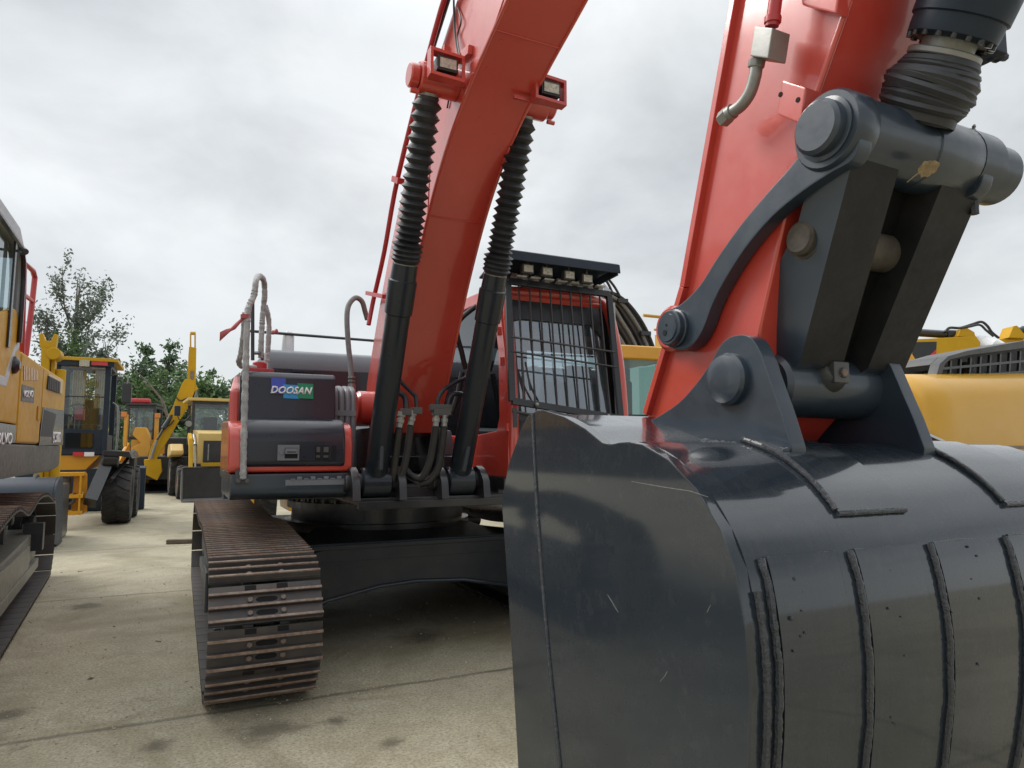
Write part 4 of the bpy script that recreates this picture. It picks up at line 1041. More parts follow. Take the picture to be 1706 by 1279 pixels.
b.add([(u_, p_[0]-0.095, p_[1]) for p_ in (hp[0], wb_) for u_ in ((fw[1]-0.02, fw[2]+0.02) if p_ is hp[0] else (fb[1]-0.02, fb[2]+0.02))]+[(u_, p_[0]-0.095, p_[1]) for p_ in (hp[0], wb_) for u_ in ((fw[1]-0.02, fw[2]+0.02) if p_ is hp[0] else (fb[1]-0.02, fb[2]+0.02))], [[0, 1, 3, 2], [4, 6, 7, 5], [0, 4, 5, 1], [2, 3, 7, 6], [0, 2, 6, 4], [1, 5, 7, 3]])  # dark web plate added to close the slot, standing in for its shade
b.mat(0); b.cyl((fb[0]-0.02, BPN[0], BPN[1]-0.01), (fb[3]+0.03, BPN[0], BPN[1]-0.01), 0.088, 36, 0.012)
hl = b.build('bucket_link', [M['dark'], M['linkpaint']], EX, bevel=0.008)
c = E.u(1341, 398, -0.335)
b = MB(); b.cyl((-0.36, c[1], c[2]), (0.05, c[1], c[2]), 0.044, 28, 0.008); b.cyl((-0.28, c[1], c[2]), (0.0, c[1], c[2]), 0.052, 24); b.cyl((-0.338, c[1], c[2]), (-0.30, c[1], c[2]), 0.052, 24); b.build('cross_tube', M['dustysteel'], hl)
b = MB(); c = E.v(1390, 622, BPN[0]+0.09); b.lathe((c[0], c[1]-0.06, c[2]-0.02), (c[0], c[1]+0.01, c[2]+0.01), [(0, 0.055), (0.7, 0.05), (1, 0.04)], 20); b.box(c[0]-0.03, c[0]+0.03, c[1]-0.02, c[1]+0.025, c[2]-0.028, c[2]+0.03)
b.mat(1); b.lathe((c[0]+0.004, c[1]+0.02, c[2]), (c[0]+0.004, c[1]+0.032, c[2]), [(0, 0.017), (1, 0.015)], 6)
b.build('grease_block', [M['gunmetal'], M['rust']], hl, bevel=0.004)
# bucket cylinder
uc = (fw[0]+fw[3])/2+0.0
A0 = Vector((uc, TPN[0], TPN[1])); A1 = Vector(E.u(1596, 40, uc)); D = (A1-A0).normalized()
def at(t): return A0+D*t
tr_ = (Vector(E.u(1566, 96, uc))-A0).length
b = MB(); b.lathe(at(tr_+0.035), at(1.75), [(0, 0.085), (0.004, 0.098), (0.016, 0.100), (0.030, 0.100), (0.032, 0.106), (0.09, 0.108), (0.094, 0.103), (0.097, 0.107), (0.6, 0.107), (1, 0.105)], 48)
bc = b.build('bucket_cylinder', M['bluegrey'], EX, ang=25)
b = MB(); bx, by, bz = b.basis(D)[0], b.basis(D)[1], b.basis(D)[2]
for k_ in range(18):
    a = 2*math.pi*k_/18; o_ = bx*0+by*math.cos(a)*0.090+bz*math.sin(a)*0.090
    b.cyl(at(tr_+0.030)+o_, at(tr_+0.056)+o_, 0.0075, 8)
b.build('gland_bolt', M['black'], bc)
b = MB(); b.cyl(at(tr_-0.004), at(tr_+0.012), 0.082, 36, 0.003); b.build('gland_ring', M['silver'], bc)
b = MB(); b.cyl(at(0.05), at(tr_+0.04), 0.060, 28); b.build('piston_rod', M['silver'], bc)
# rod wrapped in black stretch film
w_ = MB()
for k_ in range(16):
    t = 0.075+(tr_-0.085)*k_/15; tilt = random.uniform(-0.35, 0.35); rr = 0.074+0.022*math.sin(math.pi*min(1, (15-k_)/15*1.1))+random.uniform(-0.002, 0.005)
    pts = []
    for j in range(30):
        a = 2*math.pi*j/30; wob_ = random.uniform(-0.0015, 0.0015)
        pts.append(at(t+rr*tilt*math.cos(a+k_)*0.4)+by*(rr+wob_)*math.cos(a)+bz*(rr+wob_)*math.sin(a))
    w_.tube(pts, 0.0085+random.uniform(0, 0.004), 6, closed=True)
w_.lathe(at(0.07), at(tr_-0.004), [(0, 0.090), (0.5, 0.086), (1, 0.068)], 28)
c = at(0.13)+Vector((0.095, 0, 0))
for k_ in range(7):
    a = random.uniform(-0.7, 0.4); w_.bar(c-D*random.uniform(-0.05, 0.05), c+Vector((0.028, 0.0, 0.02*math.sin(a)))+D*random.uniform(-0.05, 0.05), 0.006, 0.002)
w_.build('stretch_film_wrap', M['rubber'], bc)
b = MB(); c = at(tr_+0.07)+Vector((0.11, 0, -0.02)); b.lathe(c, c+Vector((0.05, 0, -0.015)), [(0, 0.03), (0.5, 0.028), (0.6, 0.018), (1, 0.018)], 10); b.cyl(c+Vector((0.04, 0, -0.015)), c+Vector((0.075, 0, -0.01)), 0.011, 8); b.box(c.x-0.02, c.x+0.03, c.y-0.03, c.y+0.03, c.z-0.03, c.z+0.04)
b.build('cylinder_port', M['bluegrey'], bc, bevel=0.004)

# ---------------- bucket
BU0, BU1 = -0.80, 0.60
bpx = [(866, 1279), (850, 1000), (843, 900), (838, 830), (850, 770), (870, 715), (880, 694), (893, 683), (906, 683), (940, 694), (975, 714), (1003, 737), (1016, 740), (1030, 737), (1048, 736), (1070, 740), (1113, 765), (1161, 815), (1200, 880), (1226, 950), (1243, 1050), (1250, 1150), (1247, 1279)]
bp = E.vz(bpx, BU0)
low_b = [(5.235, 0.70), (5.15, 0.50), (5.0, 0.33), (4.80, 0.22), (4.55, 0.15), (4.36, 0.12)]
plate = [(4.40, 0.22)]+bp+low_b
tip = bp[8]
sh_raw = [(4.42, 1.560), (4.62, 1.515), (4.80, 1.463)]+bp[14:]+low_b
sh = smooth([(a, z, 0) for a, z in sh_raw], 5); sh = [(p[0], p[1]) for p in sh]
b = MB(); b.shell(sh, 0.025, BU0+0.028, BU1-0.028)
bucket = b.build('bucket', M['bucket'], EX, ang=40)
for ua, ub in ((BU0, BU0+0.032), (BU1-0.032, BU1)):
    b = MB(); b.pu(plate, ua, ub); b.build('side_plate', M['bucket'], bucket, bevel=0.004)
# cutting edge and teeth below
b = MB(); b.pu([(4.50, 0.17), (4.20, 0.10), (4.20, 0.07), (4.5, 0.12)], BU0, BU1)
for k_ in range(5):
    u = BU0+0.12+k_*(BU1-BU0-0.24)/4; b.pu([(4.26, 0.135), (4.0, 0.055), (4.0, 0.045), (4.26, 0.045)], u-0.06, u+0.06)
b.build('cutting_edge', M['under'], bucket, bevel=0.006)
def arc(v0=None, z0=None, z1=None, upper=False, va=0, vb=9):
    """points of the shell between limits"""
    if upper: return [p for p in sh if va <= p[0] <= vb and p[1] > 1.2]
    return [p for p in sh if z1 <= p[1] <= z0 and p[0] > 5.0]
def patch(pts, u0, u1, th, mat='bucket', nm='wear_plate'):
    b = MB(); b.shell(pts, -th, u0, u1); return b.build(nm, M[mat], bucket, ang=40)
def bead(pts3, r, nm='weld_seam', n=8, lump=0.13, mt='weld'):
    r = r*0.74
    P = []
    for i in range(len(pts3)-1):
        a = Vector(pts3[i]); c = Vector(pts3[i+1]); m = max(1, int((c-a).length/0.0065))
        for j in range(m): P.append(a.lerp(c, j/m))
    P.append(Vector(pts3[-1])); b = MB()
    b.tube(P, [r*(1+random.uniform(-lump, lump)) for _ in P], n); return b.build(nm, M[mt], bucket)
# upright wear strips on the back, each with a dark weld down its left side
ups = [p for p in sh if 0.28 <= p[1] <= 1.245 and p[0] > 4.9]
for us, ue in ((-0.735, -0.535), (-0.490, -0.285), (-0.235, -0.03), (0.045, 0.25), (0.32, 0.53)):
    pts = ups
    patch(pts, us+0.012, ue, 0.007)
    bead([(us+random.uniform(-0.002, 0.002), p[0]+0.004, p[1]) for p in pts], 0.0105)
    bead([(us+0.012+(ue-us-0.012)*t, pts[0][0]+0.004, pts[0][1]+random.uniform(-0.004, 0.004)) for t in (0, 0.25, 0.5, 0.75, 1)], 0.004)
    bead([(ue, p[0]+0.004, p[1]) for p in pts[:9]], 0.0035)
bead([(BU0+0.036, p[0]+0.004, p[1]) for p in sh if 0.3 < p[1] < 1.20 and p[0] > 4.9], 0.011)
# doubler plates under the ears
for us, ue in ((-0.470, -0.250), (0.130, 0.36)):
    pts = [p for p in sh if p[0] > 4.93 and p[1] > 1.315]
    patch(pts, us, ue, 0.009)
    bead([(us, p[0]+0.002, p[1]+0.008) for p in pts], 0.0085)
    e = pts[-1]; bead([(us+(ue-us)*t, e[0]+0.006, e[1]) for t in (0, 0.3, 0.6, 1)], 0.008)
# weld down the side plate near its mouth
sw_ = E.vz([(887, 688), (890, 760), (895, 850), (903, 960), (913, 1080), (925, 1200), (934, 1290)], BU0-0.002)
sw_ = sw_+[(sw_[-1][0]+0.05, 0.35)]
bead([(BU0-0.001, p[0], p[1]) for p in sw_], 0.0068)
b = MB(); n_ = len(sw_); mouth = [p for p in bp[:7]][::-1]
mo = [(max(p[0]-0.004, 4.1), p[1]) for p in mouth]
b.pu(sw_[:-1]+[(4.42, 0.36)]+[(p[0]+0.004, p[1]-0.004) for p in bp[:7]], BU0-0.007, BU0+0.0)
b.build('side_cutter', M['bucket'], bucket, bevel=0.002)
# ears
ear = [(1068, 706), (1090, 697), (1130, 671), (1160, 638), (1182, 607), (1198, 578), (1214, 562), (1236, 557), (1254, 565), (1266, 585), (1276, 612), (1289, 650), (1303, 690), (1320, 747)]
ep = E.vz(ear, -0.42); ep = [(p[0], p[1]) for p in smooth([(a, z, 0) for a, z in ep], 3)]
ep = ep+[(ep[-1][0]-0.01, 1.40), (4.50, 1.47)]
for ua, ub in ((-0.42, -0.372), (0.072, 0.120)):
    b = MB(); b.pu(ep, ua, ub); er = b.build('bucket_ear', M['dark'], bucket, bevel=0.004)
    s = -1 if ua < 0 else 1; e = ua if s < 0 else ub
    b = MB(); b.lathe((e-s*0.004, BPN[0], BPN[1]), (e+s*0.032, BPN[0], BPN[1]), [(0, 0.072), (0.55, 0.071), (0.8, 0.064), (0.95, 0.045), (1, 0.02)], 32); b.build('pin_cap', M['dark'], er)
    b = MB(); g0 = [(p[0]+0.0, p[1]) for p in ep[:-2] if p[0] > 4.97]
    for zz_, dv in ((0, 0.0), (0.01, 0.012)):
        pass
    base = [(x, 1.466-(x-4.78)*0.10 if x < 5.0 else 1.444) for x in (4.74, 4.82, 4.90, 4.98, 5.045)]
    bead([(e+s*0.006, x, z+0.004) for x, z in base], 0.013, lump=0.3, mt='weldlight')
    bead([(e+s*0.016, x, z+0.001) for x, z in base[1:]], 0.012, lump=0.35, mt='weldlight')
# shims (bolted rings) between ear and link
b = MB()
for k_ in range(4):
    u = -0.366+k_*0.008; b.lathe((u, BPN[0], BPN[1]), (u+0.006, BPN[0], BPN[1]), [(0, 0.095), (0.5, 0.099), (1, 0.095)], 28)
b.build('pin_seal', M['greyhose'], bucket)
b = MB(); c = E.u(1530, 650, 0.122); b.cyl((0.115, BPN[0]+0.02, BPN[1]-0.01), (0.165, BPN[0]+0.02, BPN[1]-0.01), 0.019, 6); b.build('ear_bolt', M['gunmetal'], bucket)

# scuffs and chips on the side plate, weld spatter on the back, grease nipples at the pins
b = MB()
for seq in ([(1052, 802), (1075, 806), (1110, 812), (1150, 818), (1180, 828)], [(1012, 990), (1020, 1003), (1030, 1020)], [(1100, 1135), (1108, 1126), (1112, 1118)], [(1178, 1020), (1184, 1008)]):
    P = [E.u(x, y, BU0-0.0002) for x, y in seq]; n_ = len(P)
    b.tube(P, [0.0003+0.0007*math.sin(math.pi*(i+0.5)/n_) for i in range(n_)], 5)
c = E.u(1150, 790, BU0-0.0005)
b.build('paint_scuff', M['scuff'], bucket, flat=True)
b = MB(); rs_ = random.Random(11)
for k_ in range(24):
    p = ups[rs_.randint(0, len(ups)//2)]; u = rs_.choice((-0.68, -0.66, -0.44, -0.40, -0.38, -0.20, -0.14, -0.1, 0.1))+rs_.uniform(-0.03, 0.03); r = rs_.uniform(0.0015, 0.0045)
    b.sphere((u, p[0]+0.0085, p[1]+rs_.uniform(-0.02, 0.02)), r*1.2, r*0.7, r, 7, 5)
b.build('weld_spatter', M['weld'], bucket)
b = MB()
for u_, p_ in ((-0.20, TPN), (0.09, TPN), (-0.15, (BPN[0], BPN[1]-0.01))):
    z_ = p_[1]+0.083; b.lathe((u_, p_[0]+0.035, z_-0.004), (u_, p_[0]+0.042, z_+0.018), [(0, 0.007), (0.45, 0.007), (0.5, 0.004), (0.8, 0.005), (1, 0.002)], 8)
b.build('grease_nipple', M['silver'], tp)

# a fallen leaf stuck on the rod-eye barrel
c = Vector(E.v(1545, 279, TPN[0]+0.0945)); lf = MB()
nrm_ = Vector((0, c.y-TPN[0], c.z-TPN[1])).normalized(); tx = Vector((1, 0, 0)); ty = nrm_.cross(tx)
LT = thing('fallen_leaf', 'small dry tan leaf stuck on the dark pin barrel under the bucket cylinder', 'leaf', EF)
pts = []
for i in range(22):
    a = 2*math.pi*i/22; r = 0.026*(1+0.16*random.uniform(-1, 1)); pts.append(c+tx*(r*1.15*math.cos(a))+ty*(r*0.8*math.sin(a))+nrm_*0.004)
b = MB(); b.add([c+nrm_*0.007]+pts, [[0, 1+i, 1+(i+1) % 22] for i in range(22)])
leafm = matte('dry_leaf', (0.40, 0.29, 0.15), 0.85, 0.4, 70, 0.9, 0.01)
b.build('leaf_blade', leafm, LT)
b = MB(); b.tube([c+tx*-0.018+ty*0.010+nrm_*0.005, c+tx*-0.028+ty*0.024+nrm_*0.004, c+tx*-0.036+ty*0.042+nrm_*0.002], 0.0013, 5); b.build('leaf_stalk', leafm, LT)
# ribbon
RB = thing('ribbon', 'faded red cloth ribbon tied to the wrapped handrail and blowing out to the left', 'ribbon', EF)
b = MB(); rp = [(409, 527, 1.58), (400, 535, 1.55), (392, 543, 1.52), (384, 549, 1.50), (376, 554, 1.50), (366, 561, 1.50)]
rows = []
for i, (x, y, v) in enumerate(rp):
    p = Vector(E.v(x, y, v)); hgt = (0.010, 0.014, 0.020, 0.012, 0.022, 0.030)[i]; rows.append([p+Vector((0, 0.008*math.sin(i*1.7), hgt/1.0)), p+Vector((0, -0.006*math.sin(i*1.3), -hgt))])
b.sheet(rows); rbb = b.build('ribbon_tail', M['ribbon'], RB)
sm = rbb.modifiers.new('t', 'SOLIDIFY'); sm.thickness = 0.002
b = MB(); b.lathe(E.v(409, 531, 1.62), E.v(409, 524, 1.62), [(0, 0.03), (1, 0.03)], 12); b.build('ribbon_knot', M['ribbon'], RB)
RB2 = thing('ribbon', 'short red cloth ribbon knotted on the black rear rail', 'ribbon', EF)
b = MB(); a0 = Vector(E.v(450, 555, -0.68)); a1 = Vector(E.v(463, 552, -0.68))
b.lathe(a0, a1, [(0, 0.012), (0.4, 0.022), (0.6, 0.017), (0.9, 0.03), (1, 0.02)], 10); b.build('ribbon_knot', M['ribbon'], RB2, wobble=0.003)
# ------------------------------------------------------------------ wheels
def add_wheel(parent, c, r, w, rim, lug=0.05, nl=22, axis=(1, 0, 0)):
    """a tyre with chevron lugs (part 'wheel') and its rim (sub-part); c in (u, v, z), axle along u"""
    u, v, z = c; b = MB(); h = w/2
    prof = [(-h*0.80, r*0.55), (-h*0.96, r*0.66), (-h, r*0.80), (-h*0.92, r*0.925), (-h*0.7, r*0.96), (h*0.7, r*0.96), (h*0.92, r*0.925), (h, r*0.80), (h*0.96, r*0.66), (h*0.80, r*0.55)]
    b.lathe((u-h, v, z), (u+h, v, z), [((t+h)/w, q) for t, q in prof], 40, cap=False)
    for i in range(nl):
        for s in (-1, 1):
            a0 = 2*math.pi*(i+(0.5 if s > 0 else 0))/nl; da = 2*math.pi/nl
            vs = []
            for f, rr in ((0, 0.94), (1, 1.0)):
                for (x, a) in ((0.02, a0+0.55*da), (0.02, a0+0.98*da), (0.62, a0+0.55*da), (0.97, a0+0.42*da), (0.97, a0-0.02*da), (0.62, a0+0.08*da)):
                    q = r*(rr if x < 0.9 else rr-0.035); sh_ = (1.0 if f == 0 else 0.93)
                    vs.append((u+s*h*x*(1 if f == 0 else 0.98), v+q*math.cos(a), z+q*math.sin(a)))
            b.add(vs, [[0, 1, 2, 3, 4, 5][::1], [6, 7, 8, 9, 10, 11][::-1]]+[[k, (k+1) % 6, 6+(k+1) % 6, 6+k] for k in range(6)])
    wh = b.build('wheel', M['tyre'], parent, ang=25)
    b = MB(); q = r*0.57
    b.lathe((u-h*0.82, v, z), (u+h*0.82, v, z), [(0, q), (0.02, q*0.92), (0.06, q*0.88), (0.22, q*0.80), (0.24, q*0.35), (0.15, q*0.33), (0.15, 0.01), (0.85, 0.01), (0.85, q*0.33), (0.76, q*0.35), (0.78, q*0.80), (0.94, q*0.88), (0.98, q*0.92), (1, q)], 32)
    for k in range(8):
        a = 2*math.pi*k/8
        b.cyl((u-h*0.70, v+q*0.55*math.cos(a), z+q*0.55*math.sin(a)), (u+h*0.70, v+q*0.55*math.cos(a), z+q*0.55*math.sin(a)), 0.014, 6)
    b.build('rim', rim, wh)
    return wh
def pbox(b, fr, x0, y0, x1, y1, v, depth):
    u0, u1, z0, z1 = fr.bb(x0, y1 if y1 < y0 else y0, x1, y1 if y1 > y0 else y0, v) if False else fr.bb(x0, min(y0, y1), x1, max(y0, y1), v)
    b.box(u0, u1, v-depth, v, z0, z1); return u0, u1, z0, z1
def boxcab(root, name, u0, u1, v0, v1, z0, z1, post, mat, glassm, sill=0.0, name_parts=True):
    """a cab of posts with a roof frame and glass panes on all four sides"""
    b = MB()
    for u in (u0+post/2, u1-post/2):
        for v in (v0+post/2, v1-post/2): b.box(u-post/2, u+post/2, v-post/2, v+post/2, z0, z1)
    for v in (v0, v1-post): b.box(u0+post, u1-post, v+0.003, v+post-0.003, z1-post, z1); b.box(u0+post, u1-post, v+0.003, v+post-0.003, z0, z0+max(post, sill))
    for u in (u0, u1-post): b.box(u+0.003, u+post-0.003, v0+post, v1-post, z1-post, z1); b.box(u+0.003, u+post-0.003, v0+post, v1-post, z0, z0+max(post, sill))
    b.box(u0+post*0.5, u1-post*0.5, v0+post*0.5, v1-post*0.5, z0-0.02, z0+0.02)
    c = b.build(name, mat, root, bevel=0.01)
    zs = z0+max(post, sill); zt = z1-post; i = post*0.5
    for q in ([(u0+post, v1-i, zs), (u1-post, v1-i, zs), (u1-post, v1-i, zt), (u0+post, v1-i, zt)], [(u0+post, v0+i, zs), (u1-post, v0+i, zs), (u1-post, v0+i, zt), (u0+post, v0+i, zt)],
              [(u0+i, v0+post, zs), (u0+i, v1-post, zs), (u0+i, v1-post, zt), (u0+i, v0+post, zt)], [(u1-i, v0+post, zs), (u1-i, v1-post, zs), (u1-i, v1-post, zt), (u1-i, v0+post, zt)]):
        g_ = MB(); g_.add(q, [[0, 1, 2, 3]]); g_.build('window', glassm, c, flat=True)
    return c

# ================================================================== YELLOW EXCAVATOR AT THE LEFT EDGE
pa = EF.w(EF.z(0, 1105, 0)); pb = EF.w(EF.z(85, 960, 0))
VF = Frame(pa[:2], (pb[0]-pa[0], pb[1]-pa[1]))
VX = thing('excavator', 'yellow crawler excavator with grey frame and red handrail, cut off by the left edge', 'excavator', VF)
VT = [(0.6, 0.93), (-0.2, 0.90), (-0.9, 0.80), (-1.7, 0.93), (-2.6, 0.90), (-3.3, 0.94)]
SH2 = [M['steel'], M['rust'], M['hole'], M['bolt']]
crawler(VX, -0.31, 0.62, 0.95, -3.55, 0.385, 0.40, [(0.3, 0.93), (-0.5, 0.985), (-1.2, 0.90), (-2.0, 0.985), (-2.8, 0.965)], 50, 0.2, M['olive'], SH2)
b = MB(); b.pu([(0.6, 0.30), (-2.3, 0.30), (-2.45, 0.38), (-2.35, 0.52), (0.6, 0.55)], -0.16, -0.09); b.build('track_guard', M['olive'], VX, bevel=0.01)
b = MB(); b.box(-0.2, -0.02, -2.9, -2.72, 0.42, 0.70); b.build('track_bracket', M['under'], VX, bevel=0.01)
# upper structure, parallel with the red machine; local frame VE
VE = Frame(VF.O, EF.R)
def ve(fr_pt):  # VE (u,v,z) -> VF coordinates
    return VF.e(VE.w(fr_pt))
US = EF.e(VE.w((0, 0, 0)))[0]; US = -2.90-US      # side plane of the upper structure in VE
class VB(MB):
    def build(s, *a, **k):
        s.V = [ve(p) for p in s.V]; return MB.build(s, *a, **k)
def U(x, y, du=0.0): return VE.u(x, y, US+du)
def Pz(seq, du=0.0): return [U(x, y, du)[1:] for x, y in seq]
zb0 = U(60, 743)[2]
vr = U(106, 700)[1]; vmid = U(69, 680)[1]; vfr = U(31, 680)[1]
print('volvo', US, zb0, vr, vmid, vfr)
b = VB(); b.pu([(vr+0.02, 1.50), (vr+0.05, 1.28), (vr+0.5, 1.24), (2.0, 1.24), (2.0, 1.50)], US-2.9, US-0.01); b.build('upper_frame', M['gunmetal'], VX, bevel=0.02)
hz_ = U(60, 603)[2]
ht_ = [(vr, 1.50), (vr-0.005, hz_-0.14), (vr+0.06, hz_-0.03), (vr+0.16, hz_), (vmid-0.01, hz_+0.005), (vmid-0.01, 1.505)]
b = VB(); b.pu(ht_, US-2.85, US); rd = b.build('rear_door', M['yellow'], VX, bevel=0.03, seg=3)
b = VB(); b.pu([(vmid+0.005, 1.505), (vmid+0.005, hz_+0.005), (vfr-0.005, hz_+0.02), (vfr-0.005, 1.505)], US-2.85, US); fd = b.build('side_door', M['yellow'], VX, bevel=0.03, seg=3)
b = VB(); b.pu([(vfr+0.01, 1.65), (vfr+0.01, hz_+0.0), (vfr+0.10, hz_+0.05), (vfr+0.25, hz_+0.30), (vfr+0.34, hz_+0.30), (1.9, 1.95), (1.9, 1.65)], US-1.1, US-0.005); b.build('cab_door_panel', M['yellow'], VX, bevel=0.02)
b = VB(); b.pu([(vfr+0.01, 1.505), (vfr+0.01, 1.645), (1.9, 1.645), (1.9, 1.505)], US-1.1, US-0.003); bp_ = b.build('lower_band', M['black'], VX, bevel=0.006)
def vlet(text, c0, c1, y0, y1, parent, mat='whiteletter', bold=0.02, du=0.004):
    a = VE.u(c0, (y0+y1)/2, US+du); c = VE.u(c1, (y0+y1)/2, US+du)
    zt = VE.u((c0+c1)/2, y0, US+du)[2]; zl = VE.u((c0+c1)/2, y1, US+du)[2]
    mid = ((a[0]+c[0])/2, (a[1]+c[1])/2, (zt+zl)/2); r = Vector(ve(c))-Vector(ve(a))
    lettering(text, ve(mid), r, (0, 0, 1), abs(zt-zl), M[mat], parent, width=r.length, bold=bold, depth=0.004)
vlet('VOLVO', -14, 20, 720, 741, bp_)
b = VB(); b.pu(Pz([(35, 668), (37, 640), (57, 646), (56, 671)], 0.002), US-0.01, US+0.004); bdg = b.build('badge', M['gunmetal'], fd, flat=True)
vlet('VOLVO', 39, 55, 650, 662, bdg, du=0.008)
# louvres and grilles
b = VB()
for k in range(9):
    x = 39+k*2.7; q = Pz([(x, 633-0*k), (x, 609+k*0.9), (x+1.4, 609.7+k*0.9), (x+1.4, 633.6)], 0.0); b.pu(q, US-0.01, US+0.006)
b.build('louvre', M['tan'], fd, flat=True)
b = VB(); b.pu(Pz([(78, 644), (80, 622), (103, 633), (102, 657)], 0.0), US-0.01, US+0.012); gf_ = b.build('grille_frame', M['cream'], rd, bevel=0.004)
b = VB(); b.pu(Pz([(80, 648), (82, 626), (101, 636), (100, 655)], 0.013), US, US+0.014)
b.mat(1)
for k in range(7):
    a = VE.u(80+k*2.9, 627+k*1.4, US+0.015); c = VE.u(80+k*2.9, 648+k*1.0, US+0.015); b.bar(a, c, 0.004, 0.004)
b.build('grille_mesh', [M['mesh'], M['gunmetal']], rd, flat=True)
b = VB(); b.pu(Pz([(64, 742), (71, 678), (106, 684), (104, 741)], 0.0), US-0.01, US+0.005); rb_ = b.build('black_band', M['black'], rd, flat=True)
b = VB(); b.pu(Pz([(68, 727), (74, 682), (94, 690), (86, 728)], 0.006), US, US+0.007); b.build('grille_mesh', M['mesh'], rd, flat=True)
vlet('EC380D', 88, 101, 719, 738, rb_, bold=0.02, du=0.008)
b = VB()
for p_ in ((63, 688), ): 
    c = VE.u(*p_, US); b.box(US, US+0.012, c[1]-0.05, c[1]+0.05, c[2]-0.06, c[2]+0.06)
b.build('door_handle', M['yellow'], fd, bevel=0.004)
b = VB(); b.box(US-2.8, US-0.3, vr-0.3, vr+0.4, 1.3, hz_-0.05); b.build('counterweight', M['gunmetal'], VX, bevel=0.08)
# engine cover above the doors
b = VB(); b.box(US-2.5, US-0.55, vr+0.1, vfr-0.1, hz_-0.05, hz_+0.28); ec_ = b.build('engine_cover', M['grey'], VX, bevel=0.02)
b = VB()
for k in range(14):
    v = vr+0.2+k*0.05; b.box(US-0.56, US-0.54, v, v+0.02, hz_+0.02, hz_+0.24)
b.build('louvre', M['hole'], ec_, flat=True)
# cab
ct = U(40, 402)[2]; cv0 = U(40, 480)[1]
b = VB()
oc = [(cv0, hz_+0.02), (cv0, ct-0.22), (cv0+0.07, ct-0.03), (cv0+0.25, ct+0.07), (1.7, ct+0.10), (1.9, 1.9), (cv0+0.35, 1.9), (cv0+0.12, hz_-0.02)]
i1 = [(cv0+0.10, hz_+0.06), (cv0+0.10, ct-0.30), (cv0+0.14, ct-0.16), (cv0+0.24, ct-0.08), (1.6, ct-0.02), (1.75, 1.98), (cv0+0.42, 1.98), (cv0+0.20, hz_+0.0)]
b.ring_u(oc, i1, US-0.06, US); b.ring_u(oc, i1, US-1.06, US-1.0)
b.pu([(cv0+0.02, ct-0.12), (cv0+0.09, ct-0.02), (cv0+0.25, ct+0.075), (1.7, ct+0.105), (1.7, ct+0.05), (cv0+0.27, ct+0.02), (cv0+0.1, ct-0.14)], US-1.0, US-0.06)
b.box(US-1.0, US-0.06, cv0, cv0+0.05, hz_, hz_+0.2)
vc = b.build('cab', M['lightgrey'], VX, bevel=0.02)
b = VB(); b.add([(US-0.025, p[0], p[1]) for p in i1], [list(range(8))]); b.build('side_window', M['window'], vc, flat=True)
b = VB(); b.add([(US-1.02, p[0], p[1]) for p in i1], [list(range(8))]); b.build('side_window', M['window'], vc, flat=True)
b = VB(); b.add([(u, cv0+0.02, z) for u, z in ((US-1.0, hz_+0.2), (US-0.06, hz_+0.2), (US-0.06, ct-0.12), (US-1.0, ct-0.12))], [[0, 1, 2, 3]]); b.build('rear_window', M['window'], vc, flat=True)
b = VB()
vp_ = U(19, 480)[1]
b.bar((US+0.004, vp_, hz_-0.02), (US+0.004, vp_-0.02, ct-0.06), 0.05, 0.014, (1, 0, 0)); b.tube([(US+0.012, p[0], p[1]) for p in i1[1:4]]+[(US+0.012, 1.6, ct-0.02)], 0.018, 6); b.tube([(US+0.012, i1[0][0], i1[0][1]), (US+0.012, i1[1][0], i1[1][1])], 0.018, 6)
b.build('window_seal', M['black'], vc)
b = VB(); b.tube([U(30, 418, 0.0), U(37, 418, 0.07)], 0.010, 8); b.lathe(U(36, 418, 0.06), U(43, 419, 0.10), [(0, 0.02), (0.5, 0.03), (1, 0.02)], 10); b.build('roof_knob', M['black'], vc)
b = VB(); c = U(26, 608, 0.01); b.lathe((c[0]-0.03, c[1], c[2]), (c[0]+0.03, c[1], c[2]), [(0, 0.07), (0.6, 0.065), (1, 0.03)], 16); b.build('fuel_cap', M['black'], VX)
b = VB()
r1 = [U(41, 592, -0.06), U(43, 520, -0.06), U(46, 455, -0.06)]
va = VE.u(40, 437, US-0.06); vb_ = VE.u(57, 452, US-0.06)
b.tube([VE.u(36, 590, US-0.06), VE.u(40, 437, US-0.06), VE.u(55, 451, US-0.06), VE.u(58, 462, US-0.06), VE.u(54, 500, US-0.06), VE.u(43, 592, US-0.06)], 0.022, 10)
b.tube([VE.u(39, 490, US-0.06), VE.u(56, 503, US-0.06)], 0.018, 8)
b.build('handrail', M['redpipe'], VX)

# ================================================================== DARK BUCKET STANDING BEHIND ITS TRACK
KF = Frame(EF.w((0, -6.2, 0))[:2], EF.R)
q0 = KF.v(-40, 797, 0.0); q1 = KF.v(99, 795, 0.0); zt = q1[2]; r_ = zt-0.5
KB = thing('excavator_bucket', 'spare blue grey steel bucket standing on the ground behind the yellow excavator track', 'bucket', Frame(KF.w(((q0[0]+q1[0])/2, 0, 0))[:2], EF.R))
hw = (q1[0]-q0[0])/2
pf = [(-0.25, zt), (0.0, zt+0.0), (0.22, zt-0.06), (0.38, zt-0.2), (0.47, zt-0.42), (0.48, zt-0.7), (0.40, 0.25), (0.2, 0.08), (-0.2, 0.02), (-0.55, 0.02)]
pfs = [(p[0], p[1]) for p in smooth([(a, z, 0) for a, z in pf], 5)]
b = MB(); b.shell(pfs, 0.025, -hw+0.02, hw-0.02); kb = b.build('bucket_shell', M['bluegrey'], KB, ang=40)
